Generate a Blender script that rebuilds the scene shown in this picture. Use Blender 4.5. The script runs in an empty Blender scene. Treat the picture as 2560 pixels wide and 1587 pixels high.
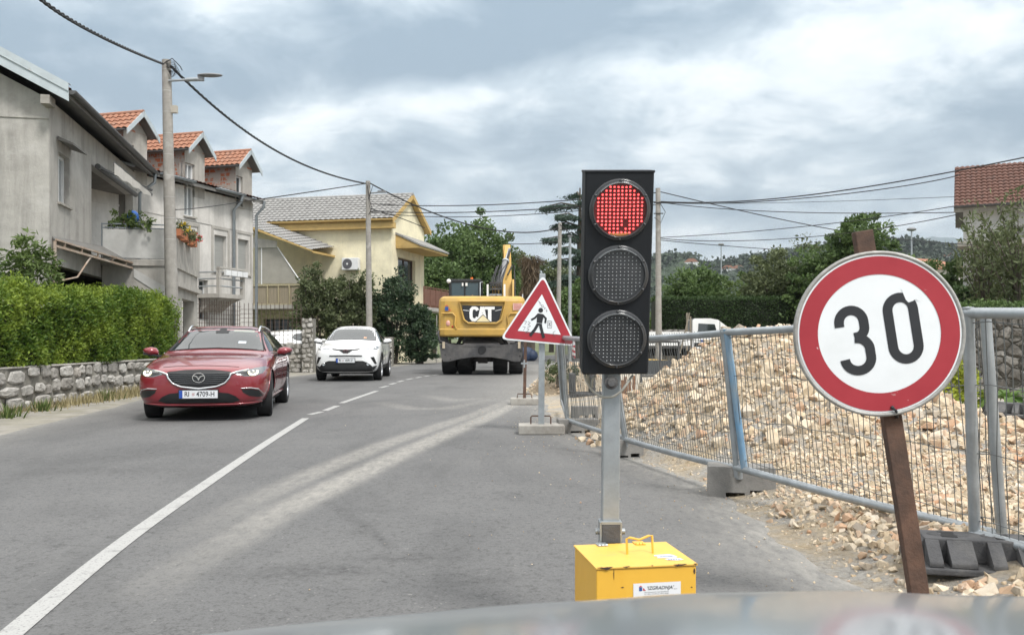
import bpy, bmesh, math, random
import numpy as np
from mathutils import Vector, Matrix
from mathutils.bvhtree import BVHTree
R = math.radians
random.seed(7); rng = np.random.default_rng(7)
SC = bpy.context.scene
COL = SC.collection
# ------------------------------------------------------------------ camera
F = 2217.0            # focal length in photo pixels (photo 2560 wide)
CAM_H = 1.2           # eye height of the driver
cd = bpy.data.cameras.new('camera'); cam = bpy.data.objects.new('camera', cd); COL.objects.link(cam)
cam.location = (0, 0, CAM_H); cam.rotation_euler = (R(90), 0, 0)
cd.sensor_width = 36; cd.lens = 36*F/2560; cd.shift_y = 51.5/2560
cd.clip_start = 0.05; cd.clip_end = 20000
cd.dof.use_dof = True; cd.dof.focus_distance = 9.0; cd.dof.aperture_fstop = 9
SC.camera = cam
# ------------------------------------------------------------------ sun + sky
SUN_EL, SUN_AZ = R(52), R(145)
sd = bpy.data.lights.new('sun', 'SUN'); sun = bpy.data.objects.new('sun', sd); COL.objects.link(sun)
sd.energy = 2.1; sd.angle = R(12); sd.color = (1, .97, .93)
sv = Vector((math.sin(SUN_AZ)*math.cos(SUN_EL), math.cos(SUN_AZ)*math.cos(SUN_EL), math.sin(SUN_EL)))
sun.rotation_euler = sv.to_track_quat('Z', 'Y').to_euler()
W = bpy.data.worlds.new('World'); SC.world = W; W.use_nodes = True
def build_world():
    nt = W.node_tree; nt.nodes.clear(); L = nt.links.new
    N = lambda t, **k: _node(nt, t, **k)
    out = N('ShaderNodeOutputWorld'); bg = N('ShaderNodeBackground'); bg.inputs[1].default_value = .1
    L(bg.outputs[0], out.inputs[0])
    sky = N('ShaderNodeTexSky'); sky.sky_type = 'NISHITA'; sky.sun_disc = False
    sky.sun_elevation = SUN_EL; sky.sun_rotation = SUN_AZ; sky.air_density = 1; sky.dust_density = 1.5
    tc = N('ShaderNodeTexCoord'); sep = N('ShaderNodeSeparateXYZ'); L(tc.outputs['Generated'], sep.inputs[0])
    def math_(op, a, b=None, c=None, clamp=False):
        m = N('ShaderNodeMath'); m.operation = op; m.use_clamp = clamp
        for i, x in enumerate((a, b, c)):
            if x is None: continue
            if isinstance(x, (int, float)): m.inputs[i].default_value = x
            else: L(x, m.inputs[i])
        return m.outputs[0]
    X, Y, Z = sep.outputs
    zc = math_('MAXIMUM', Z, 0.0)
    den = math_('ADD', zc, .24)
    px, py = math_('DIVIDE', X, den), math_('DIVIDE', Y, den)
    cmb = N('ShaderNodeCombineXYZ'); L(px, cmb.inputs[0]); L(math_('MULTIPLY', py, 1.0), cmb.inputs[1])
    mp = N('ShaderNodeMapping'); L(cmb.outputs[0], mp.inputs[0]); mp.inputs['Location'].default_value = (3.1, 1.7, 0); mp.inputs['Rotation'].default_value = (0, 0, R(-14))
    def noise(scale, det, dist, rough=.55):
        n = N('ShaderNodeTexNoise'); n.inputs['Scale'].default_value = scale; n.inputs['Detail'].default_value = det
        n.inputs['Roughness'].default_value = rough; n.inputs['Distortion'].default_value = dist
        L(mp.outputs[0], n.inputs['Vector']); return n.outputs[0]
    n1 = noise(1.15, 8, .25); n2 = noise(3.6, 9, .3, .6); n3 = noise(.28, 3, 0)
    # darker cloud bank: high and to the left of the road, and a low grey band on the far right
    def bump(v, c, w):
        d = math_('DIVIDE', math_('SUBTRACT', v, c), w)
        return math_('POWER', 2.718, math_('MULTIPLY', math_('MULTIPLY', d, d), -1.0))
    zw = math_('ADD', Z, math_('MULTIPLY', math_('SUBTRACT', n1, .5), .13))
    def sst(v, a, c):
        m = N('ShaderNodeMapRange'); m.interpolation_type = 'SMOOTHSTEP'; L(v, m.inputs[0]); m.inputs[1].default_value = a; m.inputs[2].default_value = c; return m.outputs[0]
    bank = math_('MULTIPLY', math_('MULTIPLY', sst(math_('ADD', zw, math_('MULTIPLY', X, -.12)), .272, .312), math_('SUBTRACT', 1.0, sst(math_('ADD', zw, math_('MULTIPLY', X, -.10)), .322, .40))), bump(X, -.13, .32))
    bank2 = math_('MULTIPLY', bump(zw, .245, .055), bump(X, -.46, .15))
    bank4 = math_('MULTIPLY', bump(zw, .20, .035), bump(X, -.17, .14))
    bank3 = math_('MULTIPLY', bump(zw, .205, .03), bump(X, .40, .16))
    glow = math_('MULTIPLY', bump(zw, .235, .05), bump(X, .06, .22))
    d = math_('SUBTRACT', math_('ADD', math_('MULTIPLY', n1, 1.35), math_('MULTIPLY', n2, 1.25)), .585)
    d = math_('ADD', d, math_('MULTIPLY', n3, .3))
    d = math_('SUBTRACT', d, math_('MULTIPLY', bank, .46))
    d = math_('SUBTRACT', d, math_('MULTIPLY', bank2, .34))
    d = math_('SUBTRACT', d, math_('MULTIPLY', bank3, .12))
    d = math_('SUBTRACT', d, math_('MULTIPLY', bank4, .16))
    d = math_('ADD', d, math_('MULTIPLY', glow, -.05))
    cr = N('ShaderNodeValToRGB'); L(math_('SUBTRACT', d, .345), cr.inputs[0])
    e = cr.color_ramp.elements; e[0].position = .14; e[0].color = (.245, .325, .40, 1); e[1].position = .80; e[1].color = (.80, .845, .865, 1)
    for p, c in ((.30, (.33, .41, .48, 1)), (.46, (.46, .54, .60, 1)), (.60, (.65, .71, .75, 1))):
        x = e.new(p); x.color = c
    # overcast luminance grows towards the zenith
    lum = math_('MULTIPLY', math_('ADD', math_('MULTIPLY', zc, 1.1), 1.0), 10.0)
    lum = math_('MULTIPLY', lum, .78)
    mul = N('ShaderNodeVectorMath'); mul.operation = 'SCALE'; L(cr.outputs[0], mul.inputs[0]); L(lum, mul.inputs['Scale'])
    # high overhead, out of view, the deck is whitened to brighten the scene
    up = math_('MULTIPLY', math_('SUBTRACT', zc, .40), 4.0, clamp=True) if False else math_('MINIMUM', math_('MAXIMUM', math_('MULTIPLY', math_('SUBTRACT', zc, .40), 4.0), 0.0), 1.0)
    mz = N('ShaderNodeMix'); mz.data_type = 'RGBA'; L(up, mz.inputs[0]); L(mul.outputs[0], mz.inputs[6]); mz.inputs[7].default_value = (13.8, 13.6, 13.3, 1)
    mx = N('ShaderNodeMix'); mx.data_type = 'RGBA'; mx.inputs[0].default_value = .94
    L(sky.outputs[0], mx.inputs[6]); L(mz.outputs[2], mx.inputs[7]); L(mx.outputs[2], bg.inputs[0])
def _node(nt, t, **k):
    n = nt.nodes.new(t)
    for a, b in k.items(): setattr(n, a, b)
    return n
build_world()
SC.view_settings.view_transform = 'Standard'; SC.view_settings.look = 'None'
SC.view_settings.exposure = 0.56; SC.view_settings.gamma = 1
SC.render.engine = 'CYCLES'
SC.cycles.use_denoising = True
SC.cycles.max_bounces = 6; SC.cycles.transparent_max_bounces = 12

# ------------------------------------------------------------------ geometry helpers
def P(u, v, Y): return Vector(((u-1280)/F*Y, Y, CAM_H-(v-845)/F*Y))
def G(u, v, z=0.0):
    Y = F*(CAM_H-z)/(v-845); return Vector(((u-1280)/F*Y, Y, z))

class MB:
    def __init__(s): s.v = []; s.f = []; s.m = []; s.s = []; s.mi = 0
    def add(s, vs, fs, smooth=False):
        o = len(s.v); s.v += [tuple(p) for p in vs]
        for f in fs: s.f.append(tuple(i+o for i in f)); s.m.append(s.mi); s.s.append(smooth)
        return s
    def mat(s, i): s.mi = i; return s
    def box(s, x0, x1, y0, y1, z0, z1, M=None):
        vs = [Vector(p) for p in ((x0,y0,z0),(x1,y0,z0),(x1,y1,z0),(x0,y1,z0),(x0,y0,z1),(x1,y0,z1),(x1,y1,z1),(x0,y1,z1))]
        if M is not None: vs = [M @ p for p in vs]
        return s.add(vs, [(3,2,1,0),(4,5,6,7),(0,1,5,4),(1,2,6,5),(2,3,7,6),(3,0,4,7)])
    def cbox(s, c, size, M=None):
        T = Matrix.Translation(Vector(c)) @ (M.to_4x4() if M is not None else Matrix.Identity(4))
        a, b, c_ = size[0]/2, size[1]/2, size[2]/2
        return s.box(-a, a, -b, b, -c_, c_, T)
    def bar(s, p, q, w, h, up=(0,0,1)):
        p, q = Vector(p), Vector(q); d = (q-p); L = d.length; d.normalize()
        up = Vector(up); sd = d.cross(up)
        if sd.length < 1e-4: sd = d.cross(Vector((1,0,0)))
        sd.normalize(); u2 = sd.cross(d)
        vs = []
        for t in (0, L):
            for a, b in ((-1,-1),(1,-1),(1,1),(-1,1)): vs.append(p+d*t+sd*(a*w/2)+u2*(b*h/2))
        return s.add(vs, [(0,1,2,3)[::-1],(4,5,6,7),(0,1,5,4),(1,2,6,5),(2,3,7,6),(3,0,4,7)])
    def cyl(s, p, q, r0, r1=None, n=12, cap=True, smooth=True):
        r1 = r0 if r1 is None else r1
        p, q = Vector(p), Vector(q); d = (q-p).normalized()
        a = d.orthogonal().normalized(); b = d.cross(a)
        vs = []
        for c, r in ((p, r0), (q, r1)):
            for i in range(n):
                t = 2*math.pi*i/n; vs.append(c+a*(r*math.cos(t))+b*(r*math.sin(t)))
        s.add(vs, [(i, (i+1) % n, n+(i+1) % n, n+i) for i in range(n)], smooth)
        if cap: s.add(vs, [tuple(range(n))[::-1], tuple(range(n, 2*n))])
        return s
    def tube(s, pts, r, n=8, cap=True, smooth=True):
        pts = [Vector(p) for p in pts]; m = len(pts); rs = r if isinstance(r, (list, tuple)) else [r]*m
        vs = []; a = None
        for i, p in enumerate(pts):
            d = (pts[min(i+1, m-1)]-pts[max(i-1, 0)]).normalized()
            if a is None: a = d.orthogonal().normalized()
            a = (a-d*a.dot(d)); a = a.normalized() if a.length > 1e-6 else d.orthogonal().normalized()
            b = d.cross(a)
            for k in range(n):
                t = 2*math.pi*k/n; vs.append(p+a*(rs[i]*math.cos(t))+b*(rs[i]*math.sin(t)))
        fs = [(i*n+k, i*n+(k+1) % n, (i+1)*n+(k+1) % n, (i+1)*n+k) for i in range(m-1) for k in range(n)]
        s.add(vs, fs, smooth)
        if cap: s.add(vs, [tuple(range(n))[::-1], tuple(range((m-1)*n, m*n))])
        return s
    def prism(s, poly, fn, d0, d1, smooth=False):
        """poly: 2-D points; fn(a, b, d) -> 3-D point; extruded from d0 to d1"""
        n = len(poly)
        vs = [Vector(fn(a, b, d0)) for a, b in poly]+[Vector(fn(a, b, d1)) for a, b in poly]
        s.add(vs, [tuple(range(n))[::-1], tuple(range(n, 2*n))])
        return s.add(vs, [(i, (i+1) % n, n+(i+1) % n, n+i) for i in range(n)], smooth)
    def lathe(s, prof, M=None, n=32, smooth=True, closed=False):
        """prof: (r, z) list turned about z"""
        vs = []; m = len(prof)
        for r, z in prof:
            for k in range(n):
                t = 2*math.pi*k/n; p = Vector((r*math.cos(t), r*math.sin(t), z)); vs.append(M @ p if M is not None else p)
        fs = [(i*n+k, i*n+(k+1) % n, (i+1)*n+(k+1) % n, (i+1)*n+k) for i in range(m-1) for k in range(n)]
        s.add(vs, fs, smooth)
        return s
    def disc(s, c, r, M=None, n=32, z=0):
        vs = [Vector((c[0]+r*math.cos(2*math.pi*k/n), c[1]+r*math.sin(2*math.pi*k/n), z)) for k in range(n)]
        if M is not None: vs = [M @ p for p in vs]
        return s.add(vs, [tuple(range(n))])
    def sphere(s, c, r, n=12, m=8, M=None):
        c = Vector(c); r = Vector(r) if not isinstance(r, (int, float)) else Vector((r, r, r)); vs = []
        for i in range(m+1):
            ph = math.pi*i/m
            for k in range(n):
                t = 2*math.pi*k/n; p = Vector((r.x*math.sin(ph)*math.cos(t), r.y*math.sin(ph)*math.sin(t), r.z*math.cos(ph)))
                vs.append(c+(M @ p if M is not None else p))
        return s.add(vs, [(i*n+k, (i+1)*n+k, (i+1)*n+(k+1) % n, i*n+(k+1) % n) for i in range(m) for k in range(n)], True)
    def text(s, body, size, M, extrude=0.0, offset=0.0, align='CENTER', shear=0.0, sx=1.0):
        cu = bpy.data.curves.new('lettering', 'FONT'); cu.body = body; cu.size = size; cu.extrude = extrude
        cu.offset = offset; cu.align_x = align; cu.align_y = 'CENTER'; cu.shear = shear; cu.resolution_u = 3
        o = bpy.data.objects.new('lettering', cu); me = bpy.data.meshes.new_from_object(o)
        S = Matrix.Diagonal((sx, 1, 1, 1))
        s.add([M @ (S @ v.co) for v in me.vertices], [tuple(p.vertices) for p in me.polygons])
        bpy.data.objects.remove(o); bpy.data.curves.remove(cu); bpy.data.meshes.remove(me)
        return s
    def stroke(s, pts, w, M, z=0.0, closed=False, d=0.0):
        """flat ribbon of width w along 2-D points in the plane of M (mitred)"""
        pts = [Vector((p[0], p[1])) for p in pts]; n = len(pts); L = []; Rr = []
        for i, p in enumerate(pts):
            a = pts[(i-1) % n] if (closed or i > 0) else None; b = pts[(i+1) % n] if (closed or i < n-1) else None
            d1 = (p-a).normalized() if a is not None else None; d2 = (b-p).normalized() if b is not None else None
            if d1 is None: d1 = d2
            if d2 is None: d2 = d1
            t = (d1+d2); t = t.normalized() if t.length > 1e-6 else d1
            nn = Vector((-t.y, t.x)); k = 1/max(.35, nn.dot(Vector((-d1.y, d1.x))))
            L.append(p+nn*(w/2*k)); Rr.append(p-nn*(w/2*k))
        vs = [M @ Vector((p.x, p.y, z)) for p in L]+[M @ Vector((p.x, p.y, z)) for p in Rr]
        m = n if closed else n-1
        return s.add(vs, [(n+i, n+(i+1) % n, (i+1) % n, i) for i in range(m)])
    def build(s, name, mats, parent=None, loc=None, rotz=None, bevel=0, bseg=2, subsurf=0, solid=0):
        me = bpy.data.meshes.new(name); me.from_pydata(s.v, [], s.f)
        mats = mats if isinstance(mats, (list, tuple)) else [mats]
        for m in mats: me.materials.append(m)
        me.polygons.foreach_set('material_index', s.m); me.polygons.foreach_set('use_smooth', s.s)
        me.validate(); me.update()
        o = bpy.data.objects.new(name, me); COL.objects.link(o)
        if parent: o.parent = parent
        if loc is not None: o.location = loc
        if rotz is not None: o.rotation_euler = (0, 0, rotz)
        if bevel:
            b = o.modifiers.new('bevel', 'BEVEL'); b.width = bevel; b.segments = bseg; b.limit_method = 'ANGLE'; b.angle_limit = R(35)
        if solid:
            b = o.modifiers.new('solid', 'SOLIDIFY'); b.thickness = solid; b.offset = -1
        if subsurf:
            b = o.modifiers.new('sub', 'SUBSURF'); b.levels = subsurf; b.render_levels = subsurf
        return o

def tag(o, label, cat=None, group=None, kind=None):
    if label: o['label'] = label
    if cat: o['category'] = cat
    if group: o['group'] = group
    if kind: o['kind'] = kind
    return o
def thing(name, label, cat, loc=(0, 0, 0), rotz=0, group=None):
    o = bpy.data.objects.new(name, None); COL.objects.link(o); o.location = loc; o.rotation_euler = (0, 0, rotz)
    o.empty_display_size = .2
    return tag(o, label, cat, group)
def fast_mesh(name, V, Fq, mat, parent=None, smooth=False, attrs=None, mats=None):
    """numpy mesh; Fq is (n, k) with k verts per face"""
    me = bpy.data.meshes.new(name); V = np.asarray(V, np.float32); Fq = np.asarray(Fq, np.int32)
    n, k = Fq.shape
    me.vertices.add(len(V)); me.vertices.foreach_set('co', V.ravel())
    me.loops.add(n*k); me.loops.foreach_set('vertex_index', Fq.ravel())
    me.polygons.add(n); me.polygons.foreach_set('loop_start', np.arange(0, n*k, k, dtype=np.int32))
    me.polygons.foreach_set('use_smooth', np.full(n, smooth))
    for m in (mats or [mat]): me.materials.append(m)
    for an, (dom, arr) in (attrs or {}).items():
        a = me.attributes.new(an, 'FLOAT', dom); a.data.foreach_set('value', np.asarray(arr, np.float32).ravel())
    me.update(calc_edges=True); me.validate()
    o = bpy.data.objects.new(name, me); COL.objects.link(o)
    if parent: o.parent = parent
    return o

# ------------------------------------------------------------------ material helpers
class NT:
    def __init__(s, m): s.t = m.node_tree; s.n = s.t.nodes; s.bsdf = s.n['Principled BSDF']
    def new(s, t, **k): return _node(s.t, t, **k)
    def link(s, a, b): s.t.links.new(a, b)
    def noise(s, vec, scale, detail=4, rough=.55, dist=0, out=0):
        n = s.new('ShaderNodeTexNoise'); n.inputs['Scale'].default_value = scale; n.inputs['Detail'].default_value = detail
        n.inputs['Roughness'].default_value = rough; n.inputs['Distortion'].default_value = dist
        if vec is not None: s.link(vec, n.inputs['Vector'])
        return n.outputs[out]
    def coord(s, scale=(1, 1, 1), which='Object'):
        t = s.new('ShaderNodeTexCoord'); m = s.new('ShaderNodeMapping'); m.inputs['Scale'].default_value = scale
        s.link(t.outputs[which], m.inputs[0]); return m.outputs[0]
    def ramp(s, fac, stops):
        r = s.new('ShaderNodeValToRGB'); s.link(fac, r.inputs[0]); e = r.color_ramp.elements
        e[0].position, e[0].color = stops[0][0], (*stops[0][1], 1) if len(stops[0][1]) == 3 else stops[0][1]
        e[1].position, e[1].color = stops[-1][0], (*stops[-1][1], 1)
        for p, c in stops[1:-1]:
            x = e.new(p); x.color = (*c, 1)
        return r.outputs[0]
    def mix(s, fac, a, b, mode='MIX'):
        m = s.new('ShaderNodeMix'); m.data_type = 'RGBA'; m.blend_type = mode
        for i, x in ((0, fac), (6, a), (7, b)):
            if isinstance(x, (int, float)): m.inputs[i].default_value = x
            elif isinstance(x, tuple): m.inputs[i].default_value = (*x, 1)[:4]
            else: s.link(x, m.inputs[i])
        return m.outputs[2]
    def math(s, op, a, b=None, clamp=False):
        m = s.new('ShaderNodeMath'); m.operation = op; m.use_clamp = clamp
        for i, x in enumerate((a, b)):
            if x is None: continue
            if isinstance(x, (int, float)): m.inputs[i].default_value = x
            else: s.link(x, m.inputs[i])
        return m.outputs[0]
    def bump(s, h, strength=.3, dist=.02):
        b = s.new('ShaderNodeBump'); b.inputs['Strength'].default_value = strength; b.inputs['Distance'].default_value = dist
        s.link(h, b.inputs['Height']); s.link(b.outputs[0], s.bsdf.inputs['Normal'])
    def attr(s, name):
        a = s.new('ShaderNodeAttribute'); a.attribute_name = name; return a.outputs['Fac']
def newmat(name, rough=.7, metal=0, col=(.5, .5, .5), spec=.5, coat=0, coat_rough=.05):
    m = bpy.data.materials.new(name); m.use_nodes = True; t = NT(m); b = t.bsdf
    b.inputs['Base Color'].default_value = (*col, 1); b.inputs['Roughness'].default_value = rough; b.inputs['Metallic'].default_value = metal
    b.inputs['Specular IOR Level'].default_value = spec; b.inputs['Coat Weight'].default_value = coat; b.inputs['Coat Roughness'].default_value = coat_rough
    return m, t
def mat(name, col, rough=.7, metal=0, var=.18, scale=3, bump=0, bscale=60, col2=None, spec=.5, coat=0, stretch=(1, 1, 1), detail=5, dirt=None, dscale=1.2, lo=.35, hi=.7):
    """surface colour with two scales of noise, optional blotches of a second colour, bump"""
    m, t = newmat(name, rough, metal, col, spec, coat)
    v = t.coord(stretch)
    a = tuple(c*(1-var) for c in col); b = tuple(min(1, c*(1+var)) for c in col)
    c = t.ramp(t.noise(v, scale, detail, .65), [(.3, a), (.7, b)])
    if col2 is not None:
        c = t.mix(t.ramp(t.noise(v, dscale, 7, .7, .3), [(lo, (0, 0, 0)), (hi, (1, 1, 1))]), c, col2)
    t.link(c, t.bsdf.inputs['Base Color'])
    if bump: t.bump(t.noise(v, bscale, 4, .6), bump, .01)
    return m
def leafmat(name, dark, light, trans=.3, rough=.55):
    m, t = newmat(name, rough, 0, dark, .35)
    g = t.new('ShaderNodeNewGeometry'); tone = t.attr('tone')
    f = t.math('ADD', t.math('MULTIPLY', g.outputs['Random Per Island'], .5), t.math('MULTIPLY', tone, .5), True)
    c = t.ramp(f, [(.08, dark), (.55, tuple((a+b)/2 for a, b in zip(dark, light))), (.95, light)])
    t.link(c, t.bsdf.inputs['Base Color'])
    tr = t.new('ShaderNodeBsdfTranslucent'); t.link(c, tr.inputs[0])
    mx = t.new('ShaderNodeMixShader'); mx.inputs[0].default_value = trans
    o = t.n['Material Output']; t.link(t.bsdf.outputs[0], mx.inputs[1]); t.link(tr.outputs[0], mx.inputs[2]); t.link(mx.outputs[0], o.inputs[0])
    return m

def leaf_geo(pts, size, aspect=.45, dirs=None, spread=1.0, tone=None):
    """one rhombic, slightly folded leaf per point"""
    n = len(pts); size = np.broadcast_to(size, (n,))
    a = rng.normal(size=(n, 3))
    if dirs is not None: a = dirs+a*spread
    a /= np.linalg.norm(a, axis=1, keepdims=True)+1e-9
    r = rng.normal(size=(n, 3)); b = np.cross(a, r); b /= np.linalg.norm(b, axis=1, keepdims=True)+1e-9
    c = np.cross(a, b)
    L = size[:, None]*.5; w = L*aspect
    V = np.stack([pts-a*L, pts+b*w+c*w*.35, pts+a*L, pts-b*w+c*w*.35], 1).reshape(-1, 3)
    Fq = np.arange(4*n).reshape(n, 4)
    return V, Fq, (np.zeros(n) if tone is None else tone)
def foliage(name, pts, size, m, parent=None, aspect=.45, dirs=None, spread=1.0, tone=None):
    V, Fq, t = leaf_geo(np.asarray(pts), size, aspect, dirs, spread, tone)
    return fast_mesh(name, V, Fq, m, parent, attrs={'tone': ('FACE', t)})
def cloud_pts(c, r, n, shell=.55):
    """n points in an ellipsoid, biased to its outer shell"""
    d = rng.normal(size=(n, 3)); d /= np.linalg.norm(d, axis=1, keepdims=True)
    rad = (shell+(1-shell)*rng.random(n)**.7)
    return np.asarray(c)+d*rad[:, None]*np.asarray(r), d
def crown_pts(c, r, nclump, nleaf, clump_r=.28, flat=.75, low=-.6):
    """clumps spread through an uneven crown; returns points, outward directions, tone"""
    P_, D_, T_ = [], [], []
    k = 0
    ph = rng.random(6)*6.28
    while k < nclump:
        d = rng.normal(size=3); d /= np.linalg.norm(d)
        if d[2] < low: continue
        az = math.atan2(d[1], d[0])
        lump = 1+.16*math.sin(2*az+ph[0]+2*d[2])+.12*math.sin(3*az+ph[1])+.12*math.sin(4*d[2]+ph[2])
        q = (.35+.65*rng.random()**.55)*lump*d
        cc = np.asarray(c)+q*np.asarray(r)
        s = clump_r*(.55+.9*rng.random())*np.mean(r)
        p, dd = cloud_pts(cc, (s, s, s*flat), nleaf, .35)
        P_.append(p); D_.append(dd*.6+d*.7+np.array([0, 0, -.15])); T_.append(np.full(nleaf, rng.random())); k += 1
    return np.concatenate(P_), np.concatenate(D_), np.concatenate(T_)
# ================================================================== ground, road, hills
def smooth_interp(x, xs, ys):
    return np.interp(x, xs, ys)
YK = [-8, 5, 10.8, 17, 25, 31, 37, 42, 50, 60, 75, 95]
XLK = [-5.3, -5.5, -6.25, -7.2, -7.1, -6.5, -5.1, -4.1, -2.0, 1.6, 9, 22]
YR = [-8, 3.0, 4.3, 6.6, 8.6, 11.3, 13.7, 20, 28, 39, 46, 60, 75, 95]
XRK = [1.8, 1.68, 1.63, 1.62, 1.40, .90, .60, .62, 1.0, 1.7, 3.6, 9.5, 19, 36]
def catm(xs, ys, x):
    """monotone-ish smooth interpolation"""
    x = np.asarray(x, float); h = .6
    return (np.interp(x-2*h, xs, ys)+2*np.interp(x-h, xs, ys)+2*np.interp(x, xs, ys)+2*np.interp(x+h, xs, ys)+np.interp(x+2*h, xs, ys))/8
def fnoise(x, y, s=1.0, seed=0):
    r = np.random.default_rng(seed); z = np.zeros_like(np.asarray(x, float)); a = 1.0; f = 1.0/s
    for k in range(5):
        for j in range(3):
            th = r.random()*6.28; z = z+a*np.sin((np.cos(th)*x+np.sin(th)*y)*f*(.8+.5*r.random())+r.random()*6.28)/3
        a *= .55; f *= 2.05
    return z
# ---- ground sheet
m_ground, t = newmat('ground_earth', .95)
v = t.coord()
c = t.ramp(t.noise(v, .9, 8, .7), [(.3, (.27, .235, .18)), (.5, (.38, .34, .275)), (.7, (.47, .435, .37))])
far = t.ramp(t.noise(v, .02, 6, .6), [(.35, (.07, .10, .035)), (.6, (.12, .13, .06))])
sp = t.new('ShaderNodeSeparateXYZ'); t.link(v, sp.inputs[0])
f = t.math('MULTIPLY', t.math('SUBTRACT', sp.outputs[1], 47), .08, True)
lf = t.math('MULTIPLY', t.math('SUBTRACT', -9.0, sp.outputs[0]), .5, True)
t.link(t.mix(t.math('MAXIMUM', f, lf), c, far), t.bsdf.inputs['Base Color'])
t.bump(t.noise(v, 9, 6, .7), .6, .05)
MB().add([(-4000, -60, 0), (4000, -60, 0), (4000, 9000, 0), (-4000, 9000, 0)], [(0, 1, 2, 3)]).build('ground', m_ground).__setitem__('kind', 'structure')
# ---- road sheet with per-vertex wear
def path_world(pts, sc=1.0496): return np.array([tuple(G(a*sc, b*sc).xy) for a, b in pts])
def resample(p, n):
    d = np.r_[0, np.cumsum(np.linalg.norm(np.diff(p, axis=0), axis=1))]; s = np.linspace(0, d[-1], n)
    return np.stack([np.interp(s, d, p[:, 0]), np.interp(s, d, p[:, 1])], 1)
tracks = [  # dusty tyre tracks swinging out of the site entrance (path, half width, strength)
    (path_world([(368, 1483), (473, 1415), (578, 1357), (683, 1291), (840, 1215), (998, 1139), (1120, 1085), (1202, 1052), (1290, 1010)], 1), .165, .85),
    (path_world([(470, 1352), (525, 1315), (630, 1257), (788, 1184), (961, 1113), (1100, 1066), (1192, 1036), (1280, 1000)], 1), .155, .62),
    (path_world([(900, 958), (980, 975), (1060, 975), (1140, 960), (1220, 940)]), .22, .4),
    (path_world([(1000, 940), (1080, 955), (1170, 948), (1250, 930)]), .25, .4)]
Ys = np.concatenate([np.arange(-8, 2, .5), np.geomspace(2, 95, 330)])
T = np.linspace(0, 1, 190)
YY, TT = np.meshgrid(Ys, T, indexing='ij')
XL = catm(YK, XLK, Ys)+.06*fnoise(Ys, Ys*0, .8, 3); XR = catm(YR, XRK, Ys)+.10*fnoise(Ys, Ys*0+3, .3, 5)
XX = XL[:, None]+(XR-XL)[:, None]*TT
dust = np.zeros_like(XX)
q = np.stack([XX.ravel(), YY.ravel()], 1)
for p, w, s in tracks:
    rp = resample(p, 160); d2 = np.full(len(q), 1e9); idx = np.zeros(len(q))
    for i, a in enumerate(rp):
        dd = ((q-a)**2).sum(1); b = dd < d2; d2[b] = dd[b]; idx[b] = i
    fade = np.clip(idx/40+.15, 0, 1)*s
    dust = np.maximum(dust, (np.exp(-(d2/(w*w))**1.7)*fade).reshape(XX.shape))
dR = (XR[:, None]-XX); dust = np.maximum(dust, np.exp(-np.clip(dR, 0, 9)/.35)*.95*(YY > 3))
dust = np.maximum(dust, np.exp(-np.clip(dR, 0, 9)/1.0)*.8*np.clip((YY-12)/4, 0, 1)*np.clip((48-YY)/10, 0, 1))
dL = XX-XL[:, None]; dust = np.maximum(dust, np.exp(-np.clip(dL, 0, 9)/.25)*.7)
stain = np.zeros_like(XX)
def blot(u, v, rx, ry, s):
    c = G(u, v); d = ((XX-c.x)/rx)**2+((YY-c.y)/ry)**2
    global stain
    stain = np.maximum(stain, s*np.exp(-d*(1+.5*fnoise(XX*3, YY*3, .5, 9))))
for a_ in ((830, 1432, .28, .10, .8), (1010, 1402, .22, .10, .7), (1060, 1395, .2, .08, .6), (700, 1445, .25, .08, .5), (905, 1335, .12, .06, .4), (930, 1280, .2, .05, .35), (300, 1180, .8, .25, .35), (60, 1150, .6, .5, .3), (1200, 1450, .3, .12, .4), (560, 1130, .7, .2, .3)): blot(*a_)
seam = resample(np.array([tuple(G(816, 1258).xy), tuple(G(900, 1310).xy), tuple(G(975, 1373).xy)]), 60); d2 = np.full(len(q), 1e9)
for a_ in seam: d2 = np.minimum(d2, ((q-a_)**2).sum(1))
stain = np.maximum(stain, .75*np.exp(-d2/.035**2).reshape(XX.shape))
ZZ = np.full_like(XX, .012)
ZZ[:, 0] = -.01; ZZ[:, -1] = -.01
nI, nJ = XX.shape
ii, jj = np.meshgrid(np.arange(nI-1), np.arange(nJ-1), indexing='ij'); k = (ii*nJ+jj).ravel()
Fq = np.stack([k, k+1, k+nJ+1, k+nJ], 1)
m_road, t = newmat('asphalt', .88, spec=.35)
v = t.coord()
base = t.ramp(t.noise(v, .55, 6, .6), [(.3, (.122, .123, .124)), (.7, (.155, .155, .154))])
grain = t.ramp(t.noise(v, 75, 3, .7), [(.30, (.45, .45, .45)), (.5, (1, 1, 1)), (.72, (1.0, 1.0, 1.0))])
base = t.mix(.75, base, grain, 'MULTIPLY')
speck = t.ramp(t.noise(v, 40, 2, .5), [(.68, (0, 0, 0)), (.78, (1, 1, 1))])
base = t.mix(t.math('MULTIPLY', speck, .45), base, (.40, .39, .37))
patch = t.ramp(t.noise(t.coord((1, .35, 1)), 1.1, 5, .6, .6), [(.48, (0, 0, 0)), (.66, (1, 1, 1))])
base = t.mix(t.math('MULTIPLY', patch, .4), base, (.072, .073, .074))
stk = t.ramp(t.noise(t.coord((2.2, .22, 1)), 1.3, 6, .65, .3), [(.50, (0, 0, 0)), (.70, (1, 1, 1))])
base = t.mix(t.math('MULTIPLY', stk, .22), base, (.165, .165, .162))
crk = t.new('ShaderNodeTexVoronoi'); crk.feature = 'DISTANCE_TO_EDGE'; crk.inputs['Scale'].default_value = .42
wv = t.new('ShaderNodeVectorMath'); wv.operation = 'ADD'
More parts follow.
